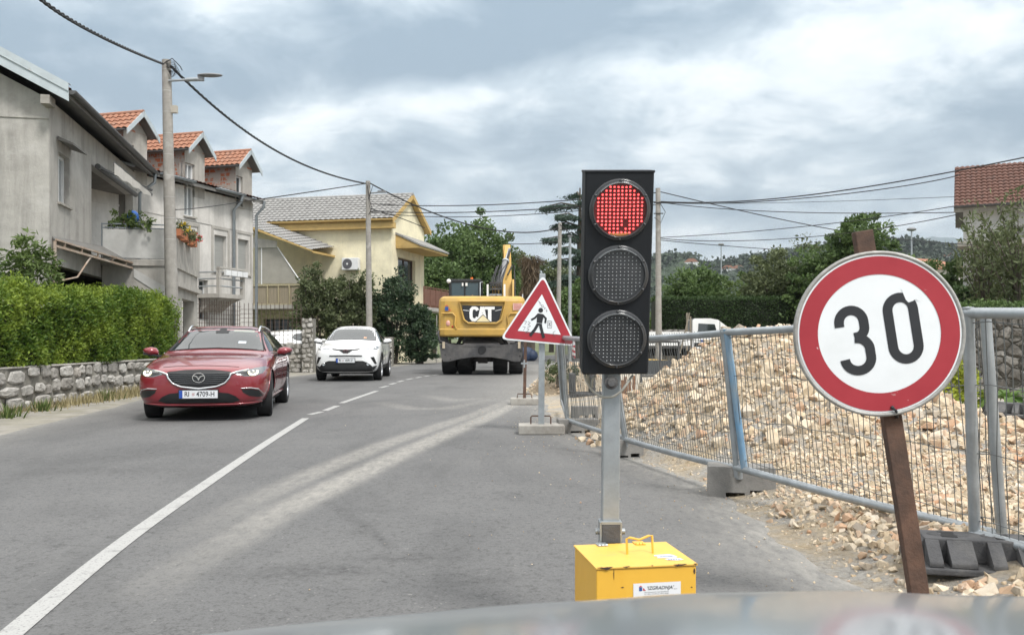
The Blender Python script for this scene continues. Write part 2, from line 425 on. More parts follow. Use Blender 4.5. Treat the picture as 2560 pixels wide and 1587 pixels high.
nz = t.new('ShaderNodeTexNoise'); nz.inputs['Scale'].default_value = 3.0; nz.inputs['Detail'].default_value = 5; t.link(v, nz.inputs['Vector'])
t.link(v, wv.inputs[0]); t.link(nz.outputs['Color'], wv.inputs[1]); t.link(wv.outputs[0], crk.inputs['Vector'])
crack = t.math('MULTIPLY', t.ramp(crk.outputs[0], [(.0, (1, 1, 1)), (.006, (0, 0, 0))]), t.ramp(t.noise(v, .7, 3), [(.5, (0, 0, 0)), (.62, (1, 1, 1))]))
base = t.mix(t.math('MULTIPLY', crack, .55), base, (.05, .05, .05))
coarse = t.ramp(t.noise(v, 26, 5, .8), [(.34, (.45, .45, .45)), (.48, (.95, .95, .95)), (.72, (1.0, 1.0, 1.0))])
base = t.mix(.8, base, coarse, 'MULTIPLY')
st_ = t.math('MULTIPLY', t.attr('stain'), t.ramp(t.noise(v, 12, 6, .8), [(.36, (0, 0, 0)), (.6, (1, 1, 1))]))
base = t.mix(t.math('MULTIPLY', st_, .9), base, (.035, .035, .036))
df = t.attr('dust')
dn = t.math('MULTIPLY', df, t.ramp(t.noise(t.coord((1.6, .6, 1)), 9, 9, .8), [(.30, (.12, .12, .12)), (.62, (1, 1, 1))]), True)
base = t.mix(t.math('MULTIPLY', dn, .85), base, (.37, .355, .32))
t.link(base, t.bsdf.inputs['Base Color']); t.bump(t.noise(v, 95, 3, .7), .35, .006)
road = fast_mesh('road', np.stack([XX, YY, ZZ], -1).reshape(-1, 3), Fq, m_road, attrs={'dust': ('POINT', dust), 'stain': ('POINT', stain)})
road['kind'] = 'structure'
# ---- painted centre line
m_line, t = newmat('road_paint', .7)
v = t.coord(); w_ = t.mix(1.0, t.ramp(t.noise(v, 60, 4, .7), [(.34, (0, 0, 0)), (.46, (1, 1, 1))]), t.ramp(t.noise(v, 7, 6, .75), [(.30, (.2, .2, .2)), (.46, (1, 1, 1))]), 'MULTIPLY')
c = t.mix(t.math('ADD', t.math('MULTIPLY', w_, .82), .16), (.13, .13, .128), (.37, .37, .36)); t.link(c, t.bsdf.inputs['Base Color'])
cl = path_world([(-60, 1590), (60, 1490), (150, 1410), (250, 1326), (350, 1252), (450, 1184), (560, 1108), (640, 1054), (728, 998)])
b = MB()
def ribbon(p, w, n):
    p = resample(p, n); dirs = np.gradient(p, axis=0); dirs /= np.linalg.norm(dirs, axis=1)[:, None]
    nn = np.stack([-dirs[:, 1], dirs[:, 0]], 1)*w/2
    vs = [(a[0], a[1], .016) for a in p+nn]+[(a[0], a[1], .016) for a in p-nn]
    b.add(vs, [(n+i, n+i+1, i+1, i) for i in range(n-1)])
def sm(p, n=60):
    p = resample(p, n)
    for _ in range(30): p[1:-1] = (p[:-2]+2*p[1:-1]+p[2:])/4
    return p
ribbon(sm(cl), .108, 60)
for a, c_ in [(( a0+(a1-a0)*.07, b0+(b1-b0)*.07), (a1-(a1-a0)*.07, b1-(b1-b0)*.07)) for (a0, b0), (a1, b1) in (((734, 990), (769, 982)), ((771, 981), (806, 967)), ((806, 964), (904, 930)), ((904, 925), (925, 920)), ((928, 917), (943, 913)), ((946, 911), (962, 907)),
              ((966, 905.5), (984, 902)), ((990, 901), (1004, 898.5)), ((1010, 897.5), (1024, 895.5)), ((1030, 894.5), (1046, 892.5)))]:
    ribbon(path_world([a, c_]), .11, 4)
b.build('lane_line', m_line)['kind'] = 'structure'
# ---- pale verge on the left, between asphalt and wall
m_verge = mat('verge_dirt', (.27, .255, .225), .95, var=.3, scale=2.5, bump=.6, bscale=25, col2=(.20, .19, .13), lo=.45, hi=.75)
ys = np.linspace(-4, 60, 120); xr = catm(YK, XLK, ys)+.12
b = MB(); n = len(ys)
b.add([(x-3.2, y, .006) for x, y in zip(xr, ys)]+[(x, y, .006) for x, y in zip(xr, ys)], [(i, n+i, n+i+1, i+1) for i in range(n-1)])
b.build('roadside_verge', m_verge)['kind'] = 'structure'
# ---- far hills
def ridge(name, pts, Y, depth, m, seed, rough=.03):
    """a ridge whose crest passes the given heights: pts = (azimuth px, crest px) seen at distance Y"""
    us = np.array([p[0] for p in pts], float); vs = np.array([p[1] for p in pts], float)
    n = 140; u = np.linspace(us[0], us[-1], n); vv = np.interp(u, us, vs)
    X = (u-1280)/F*Y; Z = CAM_H+(845-vv)/F*Y
    Z = Z+rough*np.max(Z)*fnoise(X, X*0, Y*.02, seed)
    rows = []
    for k, (f, dy) in enumerate(((0, -1), (.35, -.7), (.75, -.3), (1, 0), (.7, .5), (0, 1.2))):
        rows.append(np.stack([X, np.full(n, Y)+dy*depth+depth*.12*fnoise(X, X*0+k, Y*.03, seed+k), Z*f-(0 if f else 2)], 1))
    V = np.concatenate(rows); ii, jj = np.meshgrid(np.arange(len(rows)-1), np.arange(n-1), indexing='ij'); k = (ii*n+jj).ravel()
    o = fast_mesh(name, V, np.stack([k, k+1, k+n+1, k+n], 1), m, smooth=True); o['kind'] = 'structure'; return o
m_hill, t = newmat('wooded_hillside', .95)
v = t.coord(); t.link(t.ramp(t.noise(v, .09, 8, .75), [(.3, (.016, .03, .016)), (.55, (.04, .065, .03)), (.75, (.075, .10, .045))]), t.bsdf.inputs['Base Color'])
t.bump(t.noise(v, .12, 6, .7), 1, 4)
m_mount = mat('far_mountain', (.045, .085, .10), .95, var=.3, scale=.004)
ridge('mountain', [(1900, 640), (2100, 632), (2200, 618), (2290, 600), (2340, 588), (2400, 590), (2480, 604), (2600, 610), (2800, 630)], 5200, 900, m_mount, 4, .01)
ridge('hills', [(1280, 690), (1420, 682), (1560, 660), (1650, 640), (1690, 637), (1722, 640), (1745, 660), (1800, 655), (1860, 645), (1940, 633), (2040, 616), (2150, 608), (2260, 598), (2400, 622), (2600, 640), (2900, 640)], 900, 160, m_hill, 9, .02)
# a tree-covered crest so that the ridge line is not a clean curve
m_farleaf = leafmat('far_leaves', (.032, .052, .032), (.06, .085, .05), .1)
pts = []
for u_ in np.linspace(1330, 2700, 1500):
    vv = np.interp(u_, [1280, 1420, 1560, 1650, 1690, 1722, 1745, 1800, 1860, 1940, 2040, 2150, 2260, 2400, 2600, 2900], [690, 682, 660, 640, 637, 640, 660, 655, 645, 633, 616, 608, 598, 622, 640, 640])
    k_ = 1-abs(rng.normal())*.33 if rng.random() < .6 else 1.0
    k_ = max(.3, k_); Y0 = float(np.interp(k_, [0, .35, .75, 1], [740, 788, 852, 900]))+rng.normal()*6; q0 = np.array([(u_-1280)/F*900, Y0-6, (CAM_H+(845-vv)/F*900)*k_-5])
    q0[0] += rng.normal()*2
    for _ in range(26): pts.append(q0+rng.normal(size=3)*np.array([4, 4, 3.0]))
o = foliage('forest_crest', np.array(pts), 4.2, m_farleaf, aspect=.9); tag(o, 'dark wooded crest along the distant hill', 'forest', kind='stuff')
# ================================================================== materials shared by the street furniture
m_galv = mat('galvanised_steel', (.42, .45, .47), .45, .6, var=.15, scale=9, bump=.08, bscale=120, col2=(.30, .32, .33), dscale=5)
m_wire = mat('fence_wire', (.16, .17, .17), .5, .6, var=.2)
m_rust = mat('rusty_steel', (.15, .085, .058), .85, .2, var=.35, scale=7, bump=.35, bscale=60, col2=(.055, .04, .034), dscale=4)
m_conc = mat('cast_concrete', (.26, .25, .235), .92, var=.22, scale=5, bump=.4, bscale=70, col2=(.16, .155, .145), dscale=2.5)
m_conc_l = mat('pale_concrete', (.40, .385, .35), .92, var=.22, scale=5, bump=.4, bscale=60, col2=(.22, .20, .175), dscale=3)
m_rubber = mat('recycled_rubber', (.075, .075, .078), .85, var=.3, scale=8, bump=.4, bscale=90, col2=(.17, .165, .155), dscale=3, lo=.45, hi=.8)
m_signwhite = mat('reflective_white', (.74, .77, .79), .45, var=.04, scale=3, col2=(.66, .69, .70), dscale=4, lo=.5, hi=.9)
m_black = mat('sign_black', (.018, .02, .024), .5, var=.2)
m_alu = mat('sign_edge', (.42, .42, .40), .55, .3, var=.3, scale=20, bump=.2, bscale=90, col2=(.25, .245, .23), dscale=8)
def sign_red(name):
    m, t = newmat(name, .45); v = t.coord()
    sc = t.ramp(t.noise(t.coord((1.0, 1.0, 1)), 17, 3, .55, 1.2), [(.71, (0, 0, 0)), (.73, (1, 1, 1))])
    big = t.ramp(t.noise(v, 4, 2, .5), [(.52, (0, 0, 0)), (.62, (1, 1, 1))])
    c = t.ramp(t.noise(v, 5, 5, .6), [(.3, (.31, .020, .032)), (.7, (.37, .030, .043))])
    c = t.mix(t.math('MULTIPLY', sc, big), c, (.68, .62, .60)); t.link(c, t.bsdf.inputs['Base Color']); return m
m_signred = sign_red('worn_sign_red')

# ================================================================== 30 km/h sign
def speed_sign():
    Ys = 3.62; c = P(2197, 834, Ys); r = .335
    root = thing('speed_limit_sign', 'round red and white 30 speed limit sign on a leaning rusty post', 'road sign', P(2300, 1490, Ys+.06))
    o = root.location
    tilt = R(8.6)
    M = Matrix.Translation(c-o) @ Matrix.Rotation(R(-6), 4, 'Z') @ Matrix.Rotation(R(90), 4, 'X') @ Matrix.Rotation(tilt, 4, 'Z')
    # local plane: x right, y up, z towards the viewer
    b = MB(); b.lathe([(0, -.028), (r-.02, -.028), (r, -.024), (r+.004, -.01), (r+.003, .004), (r-.004, .008), (r-.010, .004), (r-.012, 0), (0, 0)], M, 72)
    b.build('sign_plate', m_alu, root)
    b = MB(); b.disc((0, 0), r-.0125, M, 72, .0015); b.build('sign_face', m_signwhite, root)
    b = MB(); n = 96; ro, ri = r-.019, r-.093
    vs = [M @ Vector((rr*math.cos(2*math.pi*k/n), rr*math.sin(2*math.pi*k/n), .003)) for rr in (ro, ri) for k in range(n)]
    b.add(vs, [(k, (k+1) % n, n+(k+1) % n, n+k) for k in range(n)]); b.build('red_ring', m_signred, root)
    # digits, drawn as broad strokes (unit: sign radius)
    def arc(cx, cy, rx, ry, a0, a1, n=18): return [(cx+rx*math.cos(R(a0+(a1-a0)*i/n)), cy+ry*math.sin(R(a0+(a1-a0)*i/n))) for i in range(n+1)]
    w = .0385; hh = .152
    b = MB()
    up = arc(-.092, .076, .058, .060, 180, 0)+[(-.034, .055)]+arc(-.078, .050, .044, .046, 0, -80, 8)+[(-.088, .003)]
    lo = [(-.088, .003)]+arc(-.085, -.056, .061, .058, 80, 0, 10)+[(-.024, -.088)]+arc(-.086, -.094, .062, .060, 0, -180)
    up = [(x, y+.005) for x, y in up]; up = [(-.150, .066)]+up[:]
    sc3 = lambda P_, cx: [(x*.84+cx, y*.845-.008) for x, y in P_]
    up, lo = sc3(up, -.024), sc3(lo, -.024)
    b.stroke(up, w, M, .0030); b.stroke([(x, y+.001) for x, y in lo], w, M, .0034)
    b.build('digit', m_black, root)
    b = MB(); zz = arc(.097, .082, .050, .052, 0, 180, 18)+arc(.097, -.064, .050, .054, 180, 360, 18)
    b.stroke(zz, w, M, .0030, True); b.build('digit', m_black, root)
    # ragged scrap of the torn top of the zero
    b = MB(); b.add([M @ Vector(p) for p in ((.112, .170, .0038), (.124, .121, .0038), (.133, .108, .0038), (.152, .112, .0038), (.158, .116, .0038), (.176, .108, .0038), (.170, .150, .0038))], [(0, 1, 2, 3, 4, 5, 6)])
    b.build('torn_film', m_signwhite, root)
    d = (P(2155, 578, Ys+.05)-P(2297, 1480, Ys+.05)).normalized(); p0 = P(2297, 1490, Ys+.05)-o; p1 = P(2155, 578, Ys+.05)-o
    b = MB(); b.bar(p0-d*.15, p1, .076, .045, (0, 1, 0)); b.build('post', m_rust, root, bevel=.004)
    b = MB(); q = M @ Vector((.006, -r+.03, .006)); b.tube([q, q+Vector((.012, -.008, -.012)), q+Vector((.03, .02, -.04)), q+Vector((.035, .07, -.05))], .005, 8); b.sphere(q, .008)
    b.build('fixing_wire', m_black, root)
    st = MB(); st.cbox((.0, -.10, .012), (.17, .10, .03), Matrix.Rotation(R(12), 3, 'Z')); st.cyl((.06, -.12, .02), (.06, -.12, .05), .012)
    o2 = st.build('steel_plate', m_galv, None, loc=o+Vector((.0, -.05, 0)), bevel=.003); tag(o2, 'small galvanised plate lying at the foot of the leaning rusty post', 'metal plate')
speed_sign()

# ================================================================== portable traffic light
m_ltblack, t = newmat('matt_black_housing', .55, col=(.012, .014, .017), spec=.3)
t.bump(t.noise(t.coord(), 160, 2), .06, .004)
m_lensdark = mat('dark_led_board', (.034, .036, .039), .3, var=.3, scale=15, col2=(.06, .062, .066), dscale=9)
m_ringclr, t = newmat('clear_plastic_ring', .18, col=(.045, .047, .05), spec=.6)
m_led = mat('unlit_led', (.55, .57, .58), .25, var=.1)
m_redlit, t = newmat('red_lit_led', .4, col=(.5, .02, .02)); t.bsdf.inputs['Emission Color'].default_value = (1, .09, .09, 1); t.bsdf.inputs['Emission Strength'].default_value = 2.4
m_redglow, t = newmat('red_lens_board', .4, col=(.10, .006, .006))
m_redglow2, t = newmat('red_led_halo', .4, col=(.3, .02, .02)); t.bsdf.inputs['Emission Color'].default_value = (1, .02, .02, 1); t.bsdf.inputs['Emission Strength'].default_value = .2
m_yel = mat('yellow_paint', (.74, .425, .055), .42, var=.06, scale=3, bump=.05, bscale=30, col2=(.70, .35, .03), dscale=2.5, lo=.5, hi=.8, spec=.4)
m_chip = mat('bare_rusty_chip', (.06, .035, .025), .8, var=.4)
m_orange_lens = mat('amber_reflection_strip', (.42, .17, .05), .3)
def traffic_light():
    Yl = 3.2; top, bot = P(1550, 428, 3.14), P(1538, 936, 3.29)
    base = Vector((P(1525, 1300, 3.38).x, 3.42, .0))
    root = thing('traffic_light', 'portable black traffic light showing red on a galvanised mast', 'traffic light', base)
    cx = (top+bot)/2; up = (top-bot).normalized(); h = (top-bot).length; w = .246
    right = Vector((1, .03, 0)); right = (right-up*right.dot(up)).normalized(); out = right.cross(up)   # towards the viewer
    M = Matrix((right, up, out)).transposed().to_4x4(); M.translation = cx-base
    b = MB(); b.box(-w/2, w/2, -h/2, h/2, -.11, 0, M)
    hd = b.build('signal_housing', m_ltblack, root, bevel=.006)
    tr = MB(); tr.box(-w/2-.002, w/2+.002, h/2-.006, h/2+.003, -.112, .003, M); tr.build('top_edge', m_ltblack, root, bevel=.002)
    R_ = .1035
    for k, dy in enumerate((.235, 0.0, -.235)):
        Mk = M @ Matrix.Translation((0.002, dy, .002))
        b = MB(); b.lathe([(R_+.007, 0), (R_+.006, .006), (R_+.001, .011), (R_-.003, .009), (R_-.005, .015), (R_-.0075, .017), (R_-.0095, .013), (R_-.010, .004)], Mk, 56)
        for j in range(6):
            a = R(30+60*j); q = Vector((math.cos(a)*(R_-.001), math.sin(a)*(R_-.001), .011)); b.sphere(Mk @ q, .0058, 8, 6)
        ring = b.build('lens', m_ringclr, root)
        b = MB(); b.disc((0, 0), R_-.0098, Mk, 48, .005); b.build('led_board', m_redglow if k == 0 else m_lensdark, ring)
        b = MB(); hal = MB(); s = .0139; lim = (R_-.0155)
        for i in range(-7, 8):
            y = (i+.5 if False else i)*s*.96
            for j in range(-7, 8):
                x = (j+.5)*s*1.02
                if x*x+y*y > lim*lim: continue
                if k == 0 and (i, j) in ((-3, 1), (-4, 1), (-5, 0)): continue
                jit = (random.uniform(-.0006, .0006), random.uniform(-.0006, .0006))
                rr = .0032 if k == 0 else .0017
                n = 8; vs = [Mk @ Vector((x+jit[0]+rr*1.12*math.cos(2*math.pi*q/n), y+jit[1]+rr*math.sin(2*math.pi*q/n), .0075)) for q in range(n)]
                b.add(vs+[Mk @ Vector((x, y, .0095))], [(q, (q+1) % n, n) for q in range(n)])
                if k == 0:
                    rr = .0044; hal.add([Mk @ Vector((x+rr*math.cos(2*math.pi*q/n), y+rr*math.sin(2*math.pi*q/n), .0062)) for q in range(n)], [tuple(range(n))])
        b.build('led_grid', m_redlit if k == 0 else m_led, ring)
        if k == 0:
            hal.build('led_glow', m_redglow2, ring)
            st = MB(); n = 14; rr = R_-.0115
            arcp = [(rr*math.cos(R(-118+56*i/n)), rr*math.sin(R(-118+56*i/n))) for i in range(n+1)]
            st.add([Mk @ Vector((x, y, .0072)) for x, y in arcp], [tuple(range(n+1))]); st.build('lens_foot', m_orange_lens, ring)
        b = MB(); b.stroke([((R_-.0075)*math.cos(R(a)), (R_-.0075)*math.sin(R(a))) for a in range(50, 140, 4)], .0022, Mk, .0195); b.build('lens_rim', m_galv, ring)
    # mast, clamp, cables
    mb_ = P(1525, 1306, 3.40)-base; mt = P(1531, 900, 3.40)-base
    b = MB(); b.bar(mb_, mt+Vector((0, .02, .25)), .066, .066, (0, 1, 0)); b.build('mast', m_galv, root, bevel=.005)
    kn = P(1526, 955, 3.33)-base; b = MB(); b.cyl(kn+Vector((0, .02, 0)), kn+Vector((0, -.035, 0)), .022, .026, 16); b.cyl(kn+Vector((0, -.035, 0)), kn+Vector((0, -.05, 0)), .018, .014, 16)
    b.build('clamp_knob', m_rubber, root, bevel=.003)
    m_cable = mat('grey_cable', (.36, .35, .31), .5, var=.1)
    for pts in ([(1462, 936), (1470, 962), (1488, 985), (1518, 996), (1548, 985), (1568, 958), (1582, 938)], [(1470, 936), (1474, 955), (1482, 972), (1478, 955), (1488, 940)]):
        b = MB(); P3 = [P(u, v, 3.33+.02*math.sin(i))-base for i, (u, v) in enumerate(pts)]
        sp_ = [P3[0]]
        for a, c in zip(P3[:-1], P3[1:]): sp_ += [(a*2+c)/3, (a+c*2)/3]
        b.tube(sp_+[P3[-1]], .0048, 8); b.build('cable', m_cable, root)
    hg = P(1525, 1330, 3.39)-base
    b = MB(); b.cbox(hg, (.072, .075, .074)); b.build('hinge_block', m_rubber, root, bevel=.006)
    b = MB()
    for sx in (-1, 1):
        b.box(hg.x+sx*.0385-.003, hg.x+sx*.0385+.003, hg.y-.035, hg.y+.035, hg.z-.12, hg.z+.045); b.cyl(hg+Vector((sx*.036, -.005, .005)), hg+Vector((sx*.056, -.005, .005)), .013, .013, 6)
    b.box(hg.x-.036, hg.x+.036, hg.y-.038, hg.y+.035, hg.z+.037, hg.z+.047)
    b.build('hinge_bracket', m_galv, root)
    b = MB(); b.bar((0, 0, .0), (hg.x, hg.y, hg.z-.05), .07, .07, (0, 1, 0)); b.box(-.3, .3, -.03, .03, .0, .05); b.box(-.03, .03, -.12, .3, .0, .048); b.build('base_frame', m_galv, root, bevel=.004)
traffic_light()

# ================================================================== yellow battery box
def battery_box():
    root = thing('battery_box', 'yellow steel battery box with a white company sticker in front of the traffic light', 'battery box', (.285, 2.99, .012), R(9))
    w, d, h = .352, .325, .408
    b = MB(); b.box(0, w, 0, d, 0, h); b.build('box_body', m_yel, root, bevel=.004)
    m_yelid = mat('scuffed_yellow_lid', (.76, .455, .085), .5, var=.08, scale=4, bump=.08, bscale=25, col2=(.50, .36, .14), dscale=9, lo=.56, hi=.80)
    b = MB(); b.box(-.004, w+.004, -.005, d+.003, h+.001, h+.008); lid = b.build('lid', m_yelid, root, bevel=.002)
    b = MB(); b.tube([(.155, .16, h), (.153, .165, h+.062), (.165, .165, h+.066), (.2, .165, h+.057), (.235, .165, h+.07), (.248, .165, h+.07), (.25, .16, h)], .0042, 8); b.build('handle', m_yel, lid)
    for x in (.10, .245):
        b = MB(); b.box(x-.02, x+.02, d-.03, d+.012, h+.0085, h+.0115)
        for k in range(3): b.cyl((x-.018+k*.0125, d-.034, h+.011), (x-.008+k*.0125, d-.034, h+.011), .006, .006, 10)
        b.build('hinge', m_galv if x < .2 else m_yel, lid)
    for x0, x1, hh in ((.002, .055, .010), (.09, .115, .006), (.19, .197, .003), (.27, .315, .012), (.34, .354, .004)):
        n = 7; b = MB(); b.add([(x0+(x1-x0)*i/n, -.0066, h+.0085) for i in range(n+1)]+[(x0+(x1-x0)*i/n, -.0066, h+.0085-hh*(.25+.75*random.random())*math.sin(math.pi*(i+.3)/(n+.6))) for i in range(n+1)], [(i, n+1+i, n+2+i, i+1) for i in range(n)])
        b.add([(x0+(x1-x0)*i/n, -.0064, h+.0090) for i in range(n+1)]+[(x0+(x1-x0)*i/n, -.0064+.004*random.random(), h+.0090) for i in range(n+1)], [(i, i+1, n+2+i, n+1+i) for i in range(n)]); b.build('paint_chip', m_chip, root)
    for x0, z0_, a_, c_ in ((.335, .335, .004, .0025), (.03, .30, .003, .004), (.305, .27, .0025, .006), (.09, .345, .006, .002), (.345, .39, .004, .012), (.06, .39, .0015, .02)):
        b = MB(); b.add([(x0+a_*math.cos(k*1.05)*(.7+.5*random.random()), -.0012, z0_+c_*math.sin(k*1.05)*(.7+.5*random.random())) for k in range(6)], [tuple(range(6))]); b.build('paint_chip', m_chip, root)
    # maker's sticker on the front
    m_stk = mat('sticker_white', (.72, .73, .74), .5, var=.03)
    m_ink = mat('sticker_ink', (.05, .055, .06), .6); m_blue = mat('sticker_blue', (.03, .09, .28), .5); m_red2 = mat('sticker_red', (.5, .05, .07), .5)
    sx0, sx1, sz1, sz0 = .128, .296, h-.052, h-.102
    b = MB(); b.add([(sx0, -.0015, sz0), (sx1, -.0015, sz0+.001), (sx1, -.0015, sz1+.001), (sx0, -.0015, sz1)], [(0, 1, 2, 3)])
    b.add([(sx0+.006, -.001, sz0-.05), (sx1-.02, -.001, sz0-.05), (sx1-.02, -.001, sz0-.0015), (sx0+.006, -.001, sz0-.0015)], [(0, 1, 2, 3)])
    stk = b.build('company_sticker', m_stk, root)
    TM = lambda x, z: Matrix.Translation((x, -.0022, z)) @ Matrix.Rotation(R(90), 4, 'X')
    b = MB()
    b.text("'IZGRADNJA'", .0165, TM((sx0+sx1)/2+.010, sz1-.018), offset=.00025, shear=.25)
    b.text('d.o.o.', .006, TM(sx1-.019, sz1-.023), shear=.2)
    b.text('Braće Drezonica 65, 51240 CRIKVENICA', .0052, TM((sx0+sx1)/2-.002, sz1-.0315), sx=.95)
    b.text('Tel. + 385 51 241 534, Fax: +385 51 243 821', .0052, TM((sx0+sx1)/2-.002, sz1-.0375), sx=.92)
    b.text('www.izgradnja.hr, e-mail: izgradnja@t-com.hr', .0052, TM((sx0+sx1)/2-.004, sz1-.0438), sx=.95)
    b.build('lettering', m_ink, stk)
    x = sx0+.02; z = sz1-.026
    b = MB(); b.add([(x, -.0022, z), (x+.011, -.0022, z), (x+.011, -.0022, z+.013), (x, -.0022, z+.013)], [(0, 1, 2, 3)]); b.build('blue_house_mark', m_blue, stk)
    b = MB(); b.add([(x-.001, -.0024, z+.014), (x+.012, -.0024, z+.014), (x+.0055, -.0024, z+.0185)], [(0, 1, 2)]); b.add([(x+.014, -.0024, z+.001), (x+.024, -.0024, z+.001), (x+.014, -.0024, z+.011)], [(0, 1, 2)]); b.build('red_mark', m_red2, stk)
    # torn label on the lid
    b = MB(); zt = h+.0092
    b.add([(.24, .085, zt), (.30, .08, zt), (.318, .09, zt), (.312, .12, zt), (.30, .135, zt), (.245, .13, zt), (.238, .115, zt), (.252, .108, zt)], [tuple(range(8))])
    b.add([(.268, .055, zt), (.30, .045, zt), (.326, .05, zt), (.32, .073, zt), (.29, .077, zt), (.262, .07, zt)], [tuple(range(6))])
    tl = b.build('torn_label', m_stk, root)
    for i in range(9): b = MB(); b.box(.255+.006*i, .2575+.006*i, .092+.001*(i % 3), .108+.003*(i % 2), zt+.0004, zt+.0008); b.build('print_mark', m_blue, tl)
    for i in range(5): b = MB(); b.box(.272+.009*i, .277+.009*i, .053+.001*(i % 2), .063, zt+.0004, zt+.0008); b.build('print_mark', m_blue, tl)
battery_box()

# ================================================================== pedestrian warning triangle
def triangle_sign():
    Yt = 11.1; base = G(1353, 1098, .012); base.y = Yt; base.z = .012
    base.x = P(1353, 1000, Yt).x
    root = thing('warning_sign', 'red bordered triangular pedestrian warning sign on a concrete foot', 'road sign', base)
    A, B, C = P(1358, 690, Yt-.08), P(1254, 846, Yt-.08), P(1439, 863, Yt-.08)
    for q in (A, B, C): q -= base
    cen = (A+B+C)/3; ex = (C-B).normalized(); ey = (A-(B+C)/2); ey = (ey-ex*ey.dot(ex)).normalized(); ez = ex.cross(ey)
    M = Matrix((ex, ey, ez)).transposed().to_4x4(); M.translation = cen; Mi = M.inverted()
    T2 = [(Mi @ q).xy for q in (A, B, C)]
    def rounded(scale, rad):
        pts = []; tri = [Vector(q)*scale for q in T2]; n = 6
        for i in range(3):
            p = tri[i]; a = (tri[(i-1) % 3]-p).normalized(); c = (tri[(i+1) % 3]-p).normalized()
            p0, p1 = p+a*rad*1.7, p+c*rad*1.7
            for k in range(n+1):
                s = k/n; pts.append(p0*(1-s)**2+p*2*s*(1-s)+p1*s*s)
        return [(q.x, q.y) for q in pts]
    b = MB(); b.prism(rounded(1.04, .05), lambda a, c, d: M @ Vector((a, c, d)), -.02, 0); b.build('sign_plate', m_signwhite, root, bevel=.004)
    b = MB(); b.add([M @ Vector((x, y, .003)) for x, y in rounded(.965, .04)], [tuple(range(21))]); b.build('red_border', m_signred, root)
    b = MB(); b.add([M @ Vector((x, y, .006)) for x, y in rounded(.585, .004)], [tuple(range(21))]); b.build('sign_face', m_signwhite, root)
    s = T2[0].length/.6; b = MB()    # walking figure
    z = .009
    Mf = M @ Matrix.Translation((0.0, -.035, 0)) @ Matrix.Rotation(R(-3), 4, 'Z')
    b.disc((-.012, .155), .030, Mf, 20, z)
    b.add([Mf @ Vector((x, y, z)) for x, y in ((-.045, .112), (.022, .112), (.034, .10), (.028, -.004), (-.04, -.004), (-.046, .06))], [tuple(range(6))])
    b.stroke([(-.036, .100), (-.07, .05), (-.112, .02)], .024, Mf, z+.001)
    b.stroke([(.02, .100), (.066, .062), (.066, .005)], .024, Mf, z+.001)
    b.stroke([(-.022, -.022), (-.052, -.095), (-.098, -.175)], .036, Mf, z+.001)
    b.stroke([(.008, -.022), (.040, -.10), (.074, -.178)], .036, Mf, z+.0015)
    b.box(-.04, .03, -.03, -.010, z-.001, z, Mf)
    b.build('walking_figure', m_black, root)
    # felt pen scribbles
    m_pen = mat('felt_pen', (.12, .12, .13), .7)
    b = MB(); zz = .0085
    scr = [[(-.20, -.03), (-.165, -.035), (-.185, -.075)], [(-.15, -.03), (-.118, -.05), (-.145, -.07), (-.112, -.088), (-.15, -.108)], [(-.21, -.10), (-.175, -.105), (-.195, -.15)],
           [(-.155, -.12), (-.125, -.13), (-.17, -.175), (-.11, -.165)], [(.095, .0), (.145, -.005), (.15, -.085), (.1, -.09), (.095, 0)], [(.105, -.02), (.14, -.065)], [(.138, -.02), (.104, -.062), (.125, -.02), (.122, -.07)],
           [(-.045, .235), (-.01, .205)], [(-.03, .222), (-.012, .18)], [(.0, .19), (.022, .185), (.02, .16), (.0, .165), (.0, .19)], [(.03, .17), (.042, .14), (.056, .16)], [(.062, .14), (.07, .11), (.078, .125)],
           [(.20, -.12), (.175, -.14), (.18, -.175), (.21, -.18)]]
    for l in scr: b.stroke(l, .0045, M, zz)
    b.build('pen_scribble', m_pen, root)
    b = MB(); b.bar((0, 0, .08), (A.x-.006, .03, A.z+.035), .075, .05, (0, 1, 0)); b.build('post', m_galv, root, bevel=.004)
    # concrete foot with lifting bar
    b = MB(); b.box(-.285, .285, -.20, .16, 0, .115); b.build('concrete_foot', m_conc_l, root, bevel=.012)
    b = MB(); b.tube([(-.13, .0, .1), (-.13, .0, .20), (-.115, .0, .215), (.105, .0, .215), (.12, .0, .20), (.12, .0, .1)], .009, 8); b.build('lifting_bar', m_rust, root)
triangle_sign()
def rusty_stand():
    Yb = 15.9; base = P(1311, 1010, Yb); base.z = .012
    root = thing('sign_stand', 'rusty post on a concrete block behind the pedestrian triangle', 'sign stand', base)
    b = MB(); b.bar((0, 0, .05), (.02, 0, 1.16), .055, .05, (0, 1, 0)); b.build('post', m_rust, root)
    b = MB(); b.box(-.25, .25, -.13, .2, 0, .115); b.build('concrete_foot', m_conc_l, root, bevel=.012)
    b = MB(); b.tube([(-.13, 0, .1), (-.12, 0, .19), (.12, 0, .19), (.14, 0, .1)], .01, 8); b.build('lifting_bar', m_rust, root)
    b = MB(); b.box(-.06, .06, -.035, .035, .72, .75); b.box(-.012, .012, -.045, .045, .66, .80); b.build('clamp', m_galv, root)
rusty_stand()

